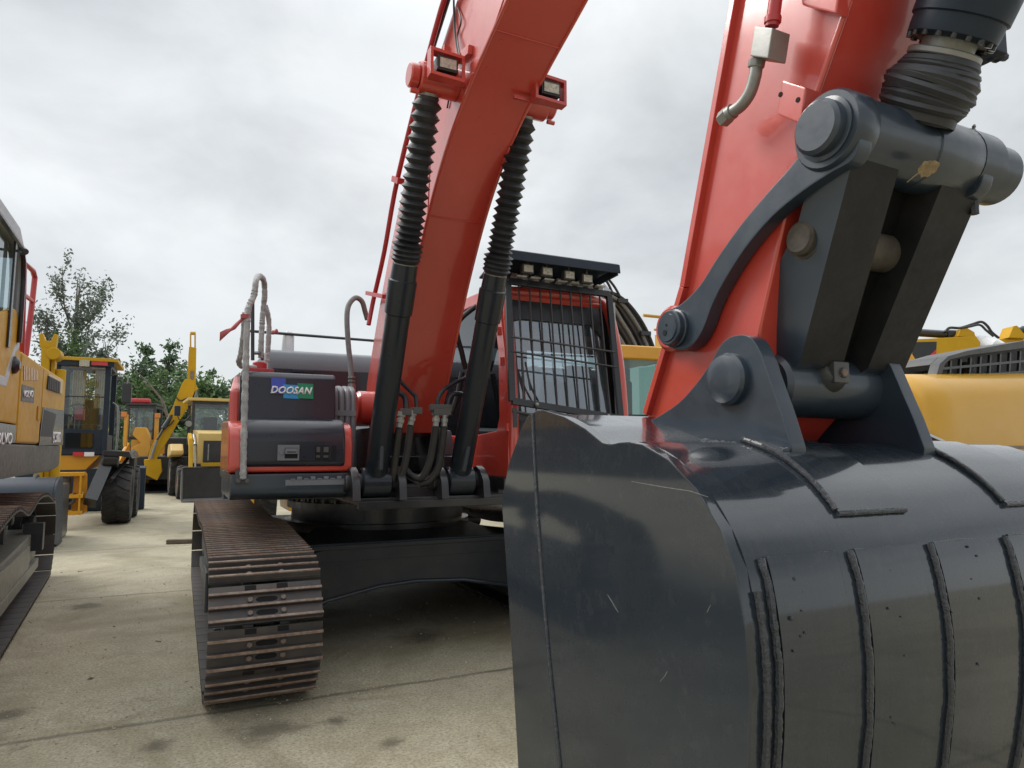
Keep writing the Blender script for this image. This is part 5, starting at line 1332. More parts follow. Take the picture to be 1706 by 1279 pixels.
for s in (-1, 1):
    b = MB(); b.pu(pfs+[(-0.45, 0.5)], s*hw-0.015, s*hw+0.015); b.build('side_plate', M['bluegrey'], KB, bevel=0.004)
b = MB()
for u in (-0.2, 0.2): b.pu([(-0.3, zt-0.02), (0.1, zt-0.02), (0.0, zt+0.02), (-0.12, zt+0.05), (-0.25, zt+0.03)], u-0.02, u+0.02)
b.build('hanger', M['bluegrey'], KB, bevel=0.004)
b = MB(); b.pu([(-0.5, 0.005), (-0.75, 0.01), (-0.5, 0.05)], -hw, hw); b.build('cutting_edge', M['under'], KB)

# ================================================================== GRADER (black cab, yellow hitch, tandem wheels)
GO = EF.w(EF.z(190, 876, 0)); GF = Frame(GO[:2], EF.R)
GR = thing('wheeled_machine', 'yellow wheeled machine with black glass cab, curtains and big tyres between the excavators', 'grader', GF)
tr2 = (GF.v(190, 775, 0.0)[2])/2; tw = GF.v(214, 830, 0)[0]-GF.v(164, 830, 0)[0]
add_wheel(GR, (0, -tr2, tr2), tr2, tw, M['yellow'], nl=18)
add_wheel(GR, (0.05, -3.3*tr2, tr2), tr2, tw, M['yellow'], nl=18)
ul = -2.9
add_wheel(GR, (ul, -tr2, tr2), tr2, tw, M['yellow'], nl=18); add_wheel(GR, (ul, -3.3*tr2, tr2), tr2, tw, M['yellow'], nl=18)
vc_ = -0.55
u0, u1, z0, z1 = GF.bb(97, 604, 186, 757, vc_)
u0 = u0-0.15
gc = boxcab(GR, 'cab', u0, u1, vc_-1.5, vc_, z0, z1, 0.10, M['bluegrey'], M['clearwindow'], sill=0.0)
b = MB(); b.box(u0+0.1, u1-0.1, vc_-0.07, vc_-0.02, z0+0.10, z0+0.50); b.box(u1-0.06, u1-0.02, vc_-1.4, vc_-0.1, z0+0.1, z0+0.4); b.build('cab_panel', M['bluegrey'], gc, bevel=0.006)
b = MB(); b.box(u0+0.25, u1-0.25, vc_-0.03, vc_+0.01, z0+0.14, z0+0.42); b.build('lower_window', M['darkwindow'], gc, flat=True)
b = MB(); b.box(u0-0.05, u1+0.12, vc_-1.6, vc_+0.12, z1+0.002, z1+0.07); b.build('cab_roof', M['yellow'], gc, bevel=0.015)
b = MB(); b.box(u0+0.0, u1+0.06, vc_+0.02, vc_+0.08, z1-0.10, z1+0.0); b.build('roof_band', M['bluegrey'], gc, bevel=0.01)
rl = MB(); a0, a1, az0, az1 = GF.bb(152, 601, 180, 608, vc_+0.09); rl.box(a0, a1, vc_+0.06, vc_+0.10, az0, az1); rl.build('roof_marker', M['redplastic'], gc, bevel=0.004)
rl = MB(); a0, a1, az0, az1 = GF.bb(132, 600, 150, 610, vc_+0.09); rl.box(a0, a1, vc_+0.06, vc_+0.12, az0, az1); rl.build('roof_lamp', M['lens'], gc, bevel=0.01)
for s0, s1 in ((0.25, 0.50), (0.66, 0.90)):      # curtains inside
    cu_ = MB(); rows = [[], []]
    for k in range(25):
        t = s0+(s1-s0)*k/24; rows[0].append((u0+(u1-u0)*t, vc_-0.6+0.02*math.sin(k*1.6), z1-0.12)); rows[1].append((u0+(u1-u0)*t, vc_-0.6+0.03*math.sin(k*1.6), z0+0.95))
    cu_.sheet(rows); cu_.build('curtain', M['curtain'], gc)
b = MB(); um = (u0+u1)/2; b.box(um-0.25, um+0.25, vc_-1.0, vc_-0.5, z0+0.45, z0+0.62); b.box(um-0.25, um+0.25, vc_-1.08, vc_-0.95, z0+0.6, z0+1.15); b.build('operator_seat', M['seat'], gc, bevel=0.05)
b = MB(); b.tube([(um-0.1, vc_-0.35, z0+0.3), (um-0.1, vc_-0.45, z0+0.85)], 0.05, 10); b.tube([(um-0.1+0.2*math.cos(a), vc_-0.46-0.06*math.sin(a), z0+0.88+0.14*math.sin(a)) for a in [2*math.pi*i/20 for i in range(20)]], 0.016, 8, closed=True); b.build('steering_wheel', M['black'], gc)
b = MB(); c = GF.v(133, 690, vc_-0.3); b.box(c[0]-0.09, c[0]+0.09, c[1]-0.05, c[1]+0.05, c[2]-0.12, c[2]+0.12); b.build('red_pad', M['redplastic'], gc, bevel=0.02)
b = MB(); a0, a1, az0, az1 = GF.bb(121, 753, 140, 760, vc_+0.03); b.box(a0, a1, vc_-0.01, vc_+0.02, az0, az1); b.mat(1); c0, c1, _, _ = GF.bb(140, 753, 157, 760, vc_+0.03); b.box(c0, c1, vc_-0.01, vc_+0.02, az0, az1)
b.build('reflector_strip', [M['redmark'], M['whiteletter']], GR, flat=True)
b = MB(); b.bar((u0+0.2, vc_+0.01, (z0+z1)/2+0.22), (u1-0.1, vc_+0.01, (z0+z1)/2+0.22), 0.015, 0.02); b.build('window_bar', M['black'], gc)
# mirrors
for sd, xx in ((1, (186, 205, 214)), (-1, None)):
    b = MB()
    e = u1 if sd > 0 else u0
    b.tube(smooth([(e, vc_-0.1, z1-0.25), (e+sd*0.15, vc_+0.05, z1-0.22), (e+sd*0.30, vc_+0.08, z1-0.30), (e+sd*0.30, vc_+0.08, z1-0.42)], 5), 0.015, 8); arm_ = b.build('mirror', M['silver'], GR)
    b = MB(); b.box(e+sd*0.30-0.09, e+sd*0.30+0.09, vc_+0.03, vc_+0.09, z1-0.82, z1-0.40); b.build('mirror_head', M['black'], arm_, bevel=0.03)
b = MB(); e = u1+0.12
for v in (vc_-0.2, vc_-0.55): b.tube(smooth([(e, v, z0-0.1), (e+0.02, v, z0+0.5), (e, v, z0+0.95), (e-0.08, v, z0+1.05)], 5), 0.018, 8)
b.build('grab_rail', M['silver'], GR)
# body below the cab, hitch and lift arms
b = MB(); a0, a1, az0, az1 = GF.bb(104, 758, 168, 783, vc_); b.pv([(a0-0.2, az1), (a1, az1), (a1-0.25, az0), (a0-0.2, az0)], -3.5, vc_-0.05); b.build('main_frame', M['yellow2'], GR, bevel=0.02)
b = MB()
h0, h1, hz0, hz1 = GF.bb(106, 787, 147, 858, 0.35)
b.pv([(h0+0.30*(h1-h0), hz1-0.02), (h1-0.10*(h1-h0), hz1-0.02), (h1, hz0+0.02), (h0+0.25*(h1-h0), hz0+0.02)], 0.10, 0.16)
for z in (hz1-0.03, (hz0+hz1)/2-0.05, hz0+0.03): b.box(h0-0.25, h1-0.06, 0.0, 0.35, z-0.035, z+0.035)
b.box(h0+0.62*(h1-h0), h0+0.72*(h1-h0), 0.16, 0.35, hz0, hz1-0.05)
hh = b.build('hitch', M['yellow2'], GR, bevel=0.012)
b = MB(); b.cyl((h0, 0.2, hz0+0.1), (h0, 0.2, hz1-0.1), 0.07, 16); b.tube(smooth([(h0-0.1, 0.2, hz0+0.2), (h0+0.12, 0.3, hz0+0.22), (h0+0.15, 0.3, hz0+0.4)], 6), 0.03, 8); b.build('hitch_pin', M['gunmetal'], hh)
b = MB(); a0, a1, az0, az1 = GF.bb(133, 819, 139, 826, 0.17); b.box(a0, a1, 0.158, 0.164, az0, az1); b.build('sticker', M['whiteletter'], hh, flat=True)
b = MB(); p = GF.v(150, 838, 0.25); q = GF.v(182, 765, -0.3); b.bar(p, q, 0.22, 0.30, (0, 1, 0)); p = GF.v(185, 765, 0.05); b.cyl((p[0]-0.15, p[1]-0.2, p[2]), (p[0]+0.12, p[1]-0.2, p[2]), 0.17, 20, 0.02)
p = GF.v(185, 800, 0.1); q = GF.v(222, 752, -0.9); b.bar(p, q, 0.06, 0.12, (0, 1, 0))
b.build('lift_arm', M['black'], GR, bevel=0.015)
b = MB(); p0, p1, pz0, pz1 = GF.bb(172, 750, 217, 770, -0.2); b.pv([(p0, pz1), (p1, pz1-0.02), (p1+0.06, pz1-0.16), (p1-0.12, pz1-0.12), (p0, pz1-0.1)], -2.6, 0.05); b.box(p1-0.05, p1+0.05, -1.9, -0.9, pz0-0.45, pz1-0.1); b.build('fender', M['black'], GR, bevel=0.015)
b = MB(); a0, a1, az0, az1 = GF.bb(228, 776, 243, 846, -3.9); b.pu([(-4.3, 0.02), (-3.9, 0.02), (-3.82, 0.35), (-3.9, az1-0.05), (-4.05, az1), (-4.25, az1), (-4.15, 0.3)], a0-2.5, a1); b.build('rear_blade', M['bluegrey'], GR, bevel=0.01)

# yellow linkage rising behind the left excavator's hood
LF = Frame(EF.w((EF.v(85, 620, -7.0)[0], -7.0, 0))[:2], EF.R)
LK = thing('loader_arm', 'upright yellow forked lift arm rising between the yellow hood and the black cab', 'lift arm', LF)
def lk_(x, y): 
    q = LF.v(x, y, 0.0); return (q[0], q[2])
b = MB(); b.pv([lk_(68, 580), lk_(66, 558), lk_(72, 555), lk_(77, 568), lk_(86, 569), lk_(91, 557), lk_(97, 558), lk_(94, 582)], -0.08, 0.08)
b.pv([lk_(70, 580), lk_(92, 582), lk_(88, 600), lk_(70, 600)], -0.10, 0.10)
b.build('fork_head', M['yellow'], LK, bevel=0.015)
b = MB(); b.cyl((lk_(76, 572)[0], -0.09, lk_(76, 572)[1]), (lk_(88, 572)[0], -0.09, lk_(88, 572)[1]), 0.05, 16); b.build('head_pin', M['rust'], LK)
a = lk_(70, 598); c = lk_(84, 598)
b = MB(); b.box(a[0], c[0], -0.12, 0.10, 0.9, a[1]); a2 = lk_(84, 600); c2 = lk_(92, 600); b.box(a2[0]+0.01, c2[0], -0.2, 0.0, 0.9, a2[1]+0.1); b.cyl((lk_(97, 622)[0], -0.15, 1.0), (lk_(97, 622)[0], -0.15, lk_(97, 614)[1]), 0.09, 18, 0.01)
b.build('arm_beam', M['yellow'], LK, bevel=0.02)
b = MB(); b.cyl((lk_(91, 590)[0], -0.25, lk_(91, 590)[1]), (lk_(91, 590)[0], 0.12, lk_(91, 590)[1]), 0.10, 20, 0.01); b.build('pivot_boss', M['yellow'], LK)
b = MB(); b.box(-0.30, 0.25, -0.9, 0.3, 0.0, 0.9); b.build('arm_base', M['black'], LK, bevel=0.05)

# ================================================================== YELLOW LOADER WITH RED BEACON (far row)
def yawframe(px, py, turn):
    """frame standing on the ground at a pixel, turned about z from the common heading"""
    o = EF.w(EF.z(px, py, 0)); a = _a+R_(turn); return Frame(o[:2], (math.sin(a), math.cos(a)))
def depthframe(px, Y, turn):
    r = pix_ray(px, 750); a = _a+R_(turn); return Frame((r[0]/r[1]*Y, Y), (math.sin(a), math.cos(a)))
BF = depthframe(236, 26.0, 8)
BL = thing('wheel_loader', 'bright yellow wheel loader with red roof beacon in the far row', 'loader', BF)
u0, u1, z0, z1 = BF.bb(210, 676, 260, 722, -0.3)
bc_ = boxcab(BL, 'cab', u0, u1, -1.8, -0.3, z0-0.2, z1, 0.09, M['black'], M['clearwindow'])
b = MB(); b.box(u0-0.05, u1+0.05, -1.9, -0.2, z1+0.002, z1+0.10); b.build('cab_roof', M['black'], bc_, bevel=0.03)
a0, a1, az0, az1 = BF.bb(214, 664, 250, 671, -0.2); b = MB(); b.box(a0, a1, -0.5, -0.2, z1+0.11, z1+0.27); b.build('beacon', M['redplastic'], bc_, bevel=0.06, seg=3)
b = MB()
for x0, x1 in ((205, 213), (256, 264)):
    a0, a1, az0, az1 = BF.bb(x0, 690, x1, 730, 0.3); b.pv([(a0, az0-0.3), (a1, az0-0.3), (a1, az1), (a0, az1)], 0.1, 0.3)
b.build('lamp_guard', M['yellow2'], BL, bevel=0.02)
b = MB()
for x, y in ((206, 690), (262, 692)):
    p = BF.v(x, y, 0.35); b.box(p[0]-0.09, p[0]+0.09, 0.2, 0.36, p[2]-0.09, p[2]+0.09)
b.build('headlamp', M['amber'], BL, bevel=0.02)
b = MB(); 
zz0 = BF.v(235, 752, 1.0)[2]
def bp2(x, y): 
    q = BF.v(x, y, 1.0); return (q[0], q[2])
b.pv([bp2(222, 725), bp2(226, 712), bp2(244, 712), bp2(250, 726), bp2(252, 745), bp2(245, 770), bp2(237, 770), bp2(222, 762), bp2(222, 745), bp2(236, 738), bp2(228, 730)], 0.8, 1.15)
b.build('tilt_lever', M['yellow2'], BL, bevel=0.03)
b = MB()
for s in (-0.55, 0.55): b.pu([(-0.6, 1.5), (-0.4, 1.75), (1.2, 1.0), (1.9, 0.45), (1.8, 0.3), (1.0, 0.75)], s-0.06, s+0.06)
b.build('lift_arm', M['yellow2'], BL, bevel=0.02)
b = MB(); b.pu([(1.55, 0.06), (2.4, 0.02), (2.4, 0.05), (1.75, 0.25), (1.65, 0.6), (1.8, 1.0), (1.7, 1.02), (1.5, 0.6)], -1.3, 1.3); b.build('loader_bucket', M['black'], BL, bevel=0.01)
b = MB(); b.box(-0.6, 0.6, -4.2, 0.3, 0.55, 1.3); b.box(-0.75, 0.75, -4.5, -1.9, 1.0, 1.9); b.build('chassis', M['yellow2'], BL, bevel=0.06)
for s in (-1, 1):
    for v in (0.1, -2.9): add_wheel(BL, (s*1.0, v, 0.68), 0.68, 0.5, M['yellow2'], nl=14)

# ================================================================== BACKHOE LOADER facing the camera
HF = depthframe(342, 20.6, -4)
BH = thing('backhoe_loader', 'yellow backhoe loader with its dark front bucket lowered to the ground', 'backhoe loader', HF)
u0, u1, z0, z1 = HF.bb(303, 778, 402, 832, 0.9)
pb_ = [(0.85, 0.03), (0.95, 0.03), (0.90, 0.10), (0.55, 0.12), (0.42, 0.35), (0.45, 0.75), (0.72, z1), (0.62, z1+0.02), (0.36, 0.8), (0.34, 0.32), (0.5, 0.06)]
fbk = MB(); fbk.pu(pb_, u0, u1); fb_ = fbk.build('front_bucket', M['black'], BH, bevel=0.008)
b = MB()
for u in (u0, u1): b.pu([(0.95, 0.03), (0.90, 0.12), (0.72, z1), (0.36, 0.8), (0.34, 0.32), (0.5, 0.05)], u-0.02, u+0.02)
b.build('bucket_side', M['gunmetal'], fb_, bevel=0.004)
b = MB(); b.box(u0, u1, 0.86, 0.98, 0.02, 0.05); b.build('cutting_edge', M['silver'], fb_, bevel=0.004)
# a closed front wall: the bucket's back faces forward when dumped flat
b = MB(); b.box(u0+0.03, u1-0.03, 0.72, 0.76, 0.05, z1-0.02); b.build('bucket_back', M['black'], fb_, bevel=0.004)
k0, k1, kz0, kz1 = HF.bb(330, 722, 392, 735, 0.2)
b = MB(); b.pu([(0.15, kz1-0.18), (0.15, kz1), (-0.1, kz1+0.06), (-1.6, kz1+0.14), (-1.6, kz1-0.9), (0.10, kz1-0.9)], k0, k1+0.3); hd = b.build('hood', M['cream'], BH, bevel=0.03)
g0, g1_, gz0, gz1 = HF.bb(338, 734, 376, 770, 0.17); b = MB(); b.box(g0, g1_+0.3, 0.1, 0.165, gz0, gz1); b.build('front_grille', M['black'], hd, bevel=0.01)
b = MB(); b.box(g0+0.12, g0+0.15, 0.16, 0.175, gz0+0.05, gz1-0.1); b.build('grille_stripe', M['silver'], hd, flat=True)
b = MB(); b.box(g0-0.05, g1_+0.35, 0.08, 0.2, gz0-0.12, gz0-0.01); b.build('bumper', M['yellow'], BH, bevel=0.015)
b = MB(); b.box(k0+0.2, k1, -3.2, -0.2, 0.5, kz1-0.6); b.build('chassis', M['black'], BH, bevel=0.03)
c0, c1, cz0, cz1 = HF.bb(318, 670, 395, 724, -1.6)
hc = boxcab(BH, 'cab', c0, c1+0.1, -3.2, -1.6, cz0-0.3, cz1, 0.09, M['black'], M['clearwindow'])
b = MB(); b.box(c0-0.15, c1+0.25, -3.4, -1.35, cz1+0.002, cz1+0.09); b.build('cab_roof', M['cream'], hc, bevel=0.02)
b = MB(); cm = (c0+c1)/2; b.box(cm-0.25, cm+0.25, -2.7, -2.2, cz0-0.2, cz0+0.1); b.box(cm-0.22, cm+0.22, -2.8, -2.65, cz0+0.1, cz0+0.62); b.build('operator_seat', M['seat'], hc, bevel=0.06)
b = MB(); b.tube([(cm+0.4, -2.0, cz0), (cm+0.45, -2.0, cz0+0.3)], 0.03, 8); b.sphere((cm+0.46, -2.0, cz0+0.35), 0.07, 0.06, 0.1); b.build('control_lever', M['black'], hc)
b = MB(); p = HF.v(314, 706, -1.4); b.lathe((p[0], -1.45, p[2]), (p[0], -1.30, p[2]), [(0, 0.07), (0.6, 0.11), (1, 0.105)], 18); b.mat(1); b.lathe((p[0], -1.3, p[2]), (p[0], -1.285, p[2]), [(0, 0.095), (1, 0.09)], 18); b.build('headlamp', [M['black'], M['silver']], BH)
b = MB(); p = HF.v(295, 683, -1.4); q = HF.v(318, 690, -1.6); b.tube(smooth([q, HF.v(308, 700, -1.5), HF.v(298, 698, -1.4), p], 6), 0.015, 8); mr = b.build('mirror', M['black'], BH)
b = MB(); b.box(p[0]-0.08, p[0]+0.10, -1.45, -1.36, p[2]-0.18, p[2]+0.14); b.build('mirror_head', M['bluegrey'], mr, bevel=0.04)
b = MB(); s0, s1, sz0, sz1 = HF.bb(283, 742, 306, 763, -1.2); b.pu([(-2.6, sz0), (-2.6, sz1-0.1), (-2.3, sz1+0.05), (-1.4, sz1+0.05), (-1.1, sz1-0.15), (-1.1, sz0+0.1)], s0, s1); b.build('fender', M['cream'], BH, bevel=0.05)
b = MB()
for du in (k0-0.16, k1+0.25):
    b.pu([(-0.9, kz1-0.1), (-0.7, kz1+0.02), (-0.2, kz1-0.15), (0.40, 0.55), (0.42, 0.35), (0.28, 0.35), (-0.3, kz1-0.4)], du-0.05, du+0.05)
la = b.build('loader_arm', M['yellow'], BH, bevel=0.012)
b = MB()
for du in (k0-0.05, k1+0.15): b.tube([(du, -0.6, kz1-0.05), (du, 0.0, kz1-0.35)], 0.05, 12); b.tube([(du, 0.0, kz1-0.35), (du, 0.35, 0.75)], 0.028, 10)
b.build('arm_cylinder', M['silver'], la)
wl = HF.v(288, 815, -0.3)
add_wheel(BH, (u0+0.12, -0.7, 0.50), 0.50, 0.34, M['amber'], nl=16); add_wheel(BH, (u0+0.05, -2.6, 0.66), 0.66, 0.42, M['cream'], nl=16)
add_wheel(BH, (u1-0.12, -0.7, 0.50), 0.50, 0.34, M['amber'], nl=16); add_wheel(BH, (u1-0.05, -2.6, 0.66), 0.66, 0.42, M['cream'], nl=16)

# ================================================================== SECOND BACKHOE: raised arm seen between
DF = depthframe(262, 23.4, 0)
DG = thing('digger', 'yellow digger whose bent arm stands raised with its dipper upright against the trees', 'digger', DF)
def dp(x, y, v=0.0): 
    q = DF.v(x, y, v); return (q[0], q[2])
b = MB(); b.pv([dp(246, 768), dp(252, 745), dp(268, 718), dp(288, 678), (dp(303, 640)), dp(308, 632), dp(318, 632), dp(325, 640), dp(324, 652), dp(314, 678), dp(296, 705), dp(282, 730), dp(268, 752), dp(262, 762), dp(262, 778)], -0.16, 0.16)
db = b.build('boom', M['yellow'], DG, bevel=0.02)
b = MB(); b.pv([dp(312, 640), dp(314, 590), dp(315, 578), dp(327, 580), dp(326, 640), dp(330, 648), dp(322, 654)], -0.13, 0.13)
dd = b.build('dipper', M['yellow'], DG, bevel=0.012)
b = MB()
for x in (317.5, 325.0):
    b.bar((dp(x, 0)[0] if False else dp(x, 580)[0], 0, dp(x, 580)[1]), (dp(x, 556)[0], 0, dp(x, 556)[1]), 0.05, 0.16, (0, 1, 0))
b.lathe((dp(317, 555)[0], 0, dp(317, 555)[1]), (dp(326, 555)[0], 0, dp(326, 555)[1]), [(0, 0.06), (1, 0.06)], 14)
b.build('fork_link', M['tan'], dd, bevel=0.008)
b = MB(); b.box(dp(317, 625)[0], dp(323, 625)[0], 0.12, 0.15, dp(317, 632)[1], dp(317, 618)[1]); b.build('pin_block', M['rust'], dd, bevel=0.005)
b = MB(); b.tube([(dp(290, 686)[0], 0.05, dp(290, 686)[1]), (dp(272, 714)[0], 0.25, dp(272, 714)[1])], 0.075, 12); b.tube([(dp(295, 676)[0], 0.0, dp(295, 676)[1]), (dp(262, 733)[0], 0.3, dp(262, 733)[1])], 0.035, 10); b.build('boom_cylinder', M['black'], DG)
b = MB(); b.tube([(dp(262, 733)[0], 0.3, dp(262, 733)[1]), (dp(252, 764)[0], 0.25, dp(252, 764)[1])], 0.045, 10); b.build('cylinder_rod', M['silver'], DG)
b = MB(); b.tube(smooth([(dp(x, y)[0], 0.2, dp(x, y)[1]) for x, y in ((292, 660), (300, 668), (312, 664), (322, 668))], 5), 0.02, 8); b.tube(smooth([(dp(x, y)[0], 0.2, dp(x, y)[1]) for x, y in ((268, 706), (280, 710), (290, 700))], 5), 0.02, 8); b.build('arm_hose', M['hose'], DG)
b = MB(); b.bar((dp(326, 642)[0], -0.05, dp(326, 642)[1]), (dp(330, 668)[0], -0.05, dp(330, 668)[1]), 0.05, 0.05); b.bar((dp(323, 668)[0], 0.05, dp(323, 668)[1]), (dp(327, 650)[0], 0.05, dp(327, 650)[1]), 0.05, 0.05); b.build('bucket_lever', M['silver'], DG)
b = MB(); b.pv([dp(240, 765), dp(268, 765), dp(270, 785), dp(262, 800), dp(242, 790)], -0.35, 0.2); b.build('swing_post', M['yellow'], DG, bevel=0.03)
b = MB(); b.box(-0.7, 1.4, -2.6, -0.3, 0.45, 1.25); b.build('chassis', M['black'], DG, bevel=0.06)
b = MB(); c = dp(287, 700); b.box(0.2, 1.6, -2.4, -0.9, 1.25, 1.9); b.build('engine_housing', M['black'], DG, bevel=0.08)
for s in (-0.75, 1.45):
    for v in (-0.8, -2.3): add_wheel(DG, (s, v, 0.55), 0.55, 0.40, M['yellow'], nl=14)

# ================================================================== wheel loader glimpsed under the red machine's tool box
JF = Frame(EF.w((EF.v(455, 840, -6.5)[0], -6.5, 0))[:2], EF.R)
JL = thing('wheel_loader', 'yellow wheel loader glimpsed under the red excavator tool box, above the track', 'loader', JF)
b = MB(); a0, a1, az0, az1 = JF.bb(481, 824, 523, 852, 0.0); b.pv([(a0, az0), (a1-0.02, az0+0.03), (a1, az1+0.4), (a0-0.02, az1+0.4)], -1.2, 0.0); b.build('axle_housing', M['yellow2'], JL, bevel=0.03)
b = MB(); c = JF.v(508, 830, 0.01); b.lathe((c[0], -0.05, c[2]), (c[0], 0.10, c[2]), [(0, 0.13), (0.4, 0.13), (0.5, 0.09), (1, 0.085)], 24); b.build('axle_flange', M['rust'], JL)
w0, w1, _, wz = JF.bb(400, 824, 470, 860, 0.0); rr = 0.62
add_wheel(JL, ((w0+w1)/2, -0.62, 0.62), 0.62, 0.55, M['yellow2'], nl=18)
b = MB()
for x0, x1 in ((391, 398), (414, 424)):
    a0, a1, _, _ = JF.bb(x0, 820, x1, 850, 0.15); b.box(a0, a1, 0.05, 0.15, 0.35, 1.5)
b.build('step_frame', M['yellow2'], JL, bevel=0.01)
b = MB(); b.box(w0-0.2, a1+1.2, -3.0, -0.9, 0.9, 1.25); b.build('chassis', M['black'], JL, bevel=0.05)
add_wheel(JL, ((w0+w1)/2+2.1, -0.62, 0.62), 0.62, 0.55, M['yellow2'], nl=18)
b = MB(); a0, a1, az0, az1 = JF.bb(372, 795, 393, 840, 0.2); b.box(a0, a1, -0.4, 0.2, 0.5, az1+0.1); b.build('side_guard', M['bluegrey'], JL, bevel=0.02)
b = MB(); a0, a1, az0, az1 = JF.bb(521, 832, 532, 866, 1.5); b.pu([(1.5, az0), (1.5, az1), (1.3, az1), (1.0, az0)], a0, a1+0.05); b.box(a0, a1+0.05, -0.2, 1.3, az0-0.05, az0+0.1); b.build('tow_bracket', M['silver'], JL, bevel=0.006)

# ================================================================== YELLOW EXCAVATOR BEHIND THE RED CAB
YF = depthframe(1045, 13.5, 6)
YX = thing('excavator', 'yellow excavator with green tinted glass and dark hose lined boom behind barred cab', 'excavator', YF)
def yp(x, y, v=0.0):
    q = YF.v(x, y, v); return (q[0], q[2])
a0 = yp(985, 700); a1 = yp(1112, 700); tz = yp(1050, 574)[1]; gz = yp(1050, 598)[1]; bz_ = yp(1050, 690)[1]
b = MB(); b.box(a0[0], a1[0], -1.6, 0.0, gz, tz); b.build('cab_roof', M['yellow2'], YX, bevel=0.06, seg=3)
b = MB()
for u in (a0[0]+0.05, yp(1028, 650)[0], a1[0]-0.05): b.box(u-0.045, u+0.045, -0.12, -0.03, bz_, gz)
for u in (a0[0]+0.05, a1[0]-0.05): b.box(u-0.045, u+0.045, -1.55, -1.46, bz_, gz)
b.box(a0[0], a1[0], -1.58, -0.02, bz_-0.06, bz_)
yc = b.build('cab', M['black'], YX, bevel=0.01)
for q in ([(a0[0]+0.05, -0.07, bz_), (a1[0]-0.05, -0.07, bz_), (a1[0]-0.05, -0.07, gz), (a0[0]+0.05, -0.07, gz)], [(a0[0]+0.05, -1.5, bz_), (a1[0]-0.05, -1.5, bz_), (a1[0]-0.05, -1.5, gz), (a0[0]+0.05, -1.5, gz)]):
    g_ = MB(); g_.add(q, [[0, 1, 2, 3]]); g_.build('window', M['greenwindow'], yc, flat=True)
b = MB(); sm_ = yp(1065, 640); b.box(sm_[0]-0.28, sm_[0]+0.28, -0.9, -0.75, bz_-0.05, sm_[1]+0.15); b.box(sm_[0]-0.15, sm_[0]+0.15, -0.9, -0.78, sm_[1]+0.15, sm_[1]+0.35); b.build('operator_seat', M['seat'], yc, bevel=0.06)
b = MB(); b.box(a0[0]-0.2, a1[0]+0.9, -3.5, 0.1, 1.15, bz_-0.065); yb = b.build('upper_body', M['yellow2'], YX, bevel=0.06)
b = MB(); b.box(a0[0]-0.8, a1[0]+0.9, -3.0, 0.6, 0.25, 0.85)
for s in (a0[0]-0.6, a1[0]+0.7): b.pu([(0.6, 0.06), (1.0, 0.3), (1.0, 0.6), (0.6, 0.85), (-3.0, 0.9), (-3.4, 0.6), (-3.4, 0.3), (-3.0, 0.06)], s-0.3, s+0.3)
b.build('undercarriage', M['under'], YX, bevel=0.03)
pts = [(1098, 605), (1094, 585), (1080, 552), (1062, 523), (1040, 498), (1015, 482), (990, 470), (955, 470), (955, 530), (990, 530), (1015, 548), (1032, 572), (1040, 605)]
b = MB(); b.pv([yp(x, y, -1.9) for x, y in pts], -2.5, -1.95); ybm = b.build('boom', M['gunmetal'], YX, bevel=0.02)
for k in range(6):
    o_ = k*9; h = MB()
    sq = [(1092-o_, 588), (1078-o_*1.0, 552+o_*0.25), (1060-o_*0.9, 522+o_*0.45), (1038-o_*0.6, 498+o_*0.5), (1012-o_*0.3, 484+o_*0.5), (985, 474+o_*0.4)]
    h.tube(smooth([YF.v(x, y, -1.88+0.02*(k % 2)) for x, y in sq], 6), 0.040, 10); h.build('boom_hose', M['greyhose'] if k % 2 else M['hose'], ybm)
h = MB(); h.tube(smooth([YF.v(x, y, -1.85) for x, y in ((1022, 492), (1015, 476), (1006, 462), (998, 458))], 6), 0.03, 8); h.tube(smooth([YF.v(x, y, -1.85) for x, y in ((1034, 496), (1024, 478), (1012, 463), (1003, 456))], 6), 0.03, 8)
h.build('boom_hose', M['hose'], ybm)
b = MB()
for x, y in ((1040, 498), (1078, 552)): p = YF.v(x-3, y+4, -1.86); b.box(p[0]-0.16, p[0]+0.1, p[1], p[1]+0.1, p[2]-0.05, p[2]+0.05)
b.build('hose_clamp', M['black'], ybm, bevel=0.01)
b = MB(); b.tube([YF.v(1072, 525, -2.6), YF.v(1112, 529, -2.6)], 0.04, 8); b.tube([YF.v(1090, 549, -2.6), YF.v(1115, 549, -2.6)], 0.03, 8); p = YF.v(1098, 556, -2.8); b.box(p[0], p[0]+0.9, -3.0, -2.7, 1.9, p[2]); b.tube([YF.v(1112, 529, -2.6), YF.v(1135, 600, -2.6)], 0.04, 8)
b.build('rear_rail', M['tan'], YX)

# ================================================================== CAT-MARKED EXCAVATOR, far right
CF = depthframe(1600, 12.0, 58)
WFm = Frame((0, 0), (0, 1))
CX = thing('excavator', 'yellow excavator with lowered boom bearing a black emblem, behind the dark links', 'excavator', Frame(WFm.w((8.0, -13.0, 0))[:2], (0, 1)))
CW = Frame((8.0, 13.0), (0, 1)); CX.location = (8.0, 13.0, 0); CX.rotation_euler = (0, 0, CW.yaw)
def cp(x, y, v=0.0):
    q = CW.v(x, y, v); return (q[0], q[2])
b = MB(); b.pv([cp(1380, 575), cp(1612, 563), cp(1622, 578), cp(1640, 598), cp(1660, 640), cp(1565, 622), cp(1380, 605)], -0.25, 0.25); cbm = b.build('boom', M['yellow'], CX, bevel=0.02)
b = MB(); b.pv([cp(1470, 574), cp(1547, 572.5), cp(1546, 588), cp(1520, 611), cp(1470, 604)], 0.2, 0.256); b.build('emblem', M['blackmark'], cbm, flat=True)
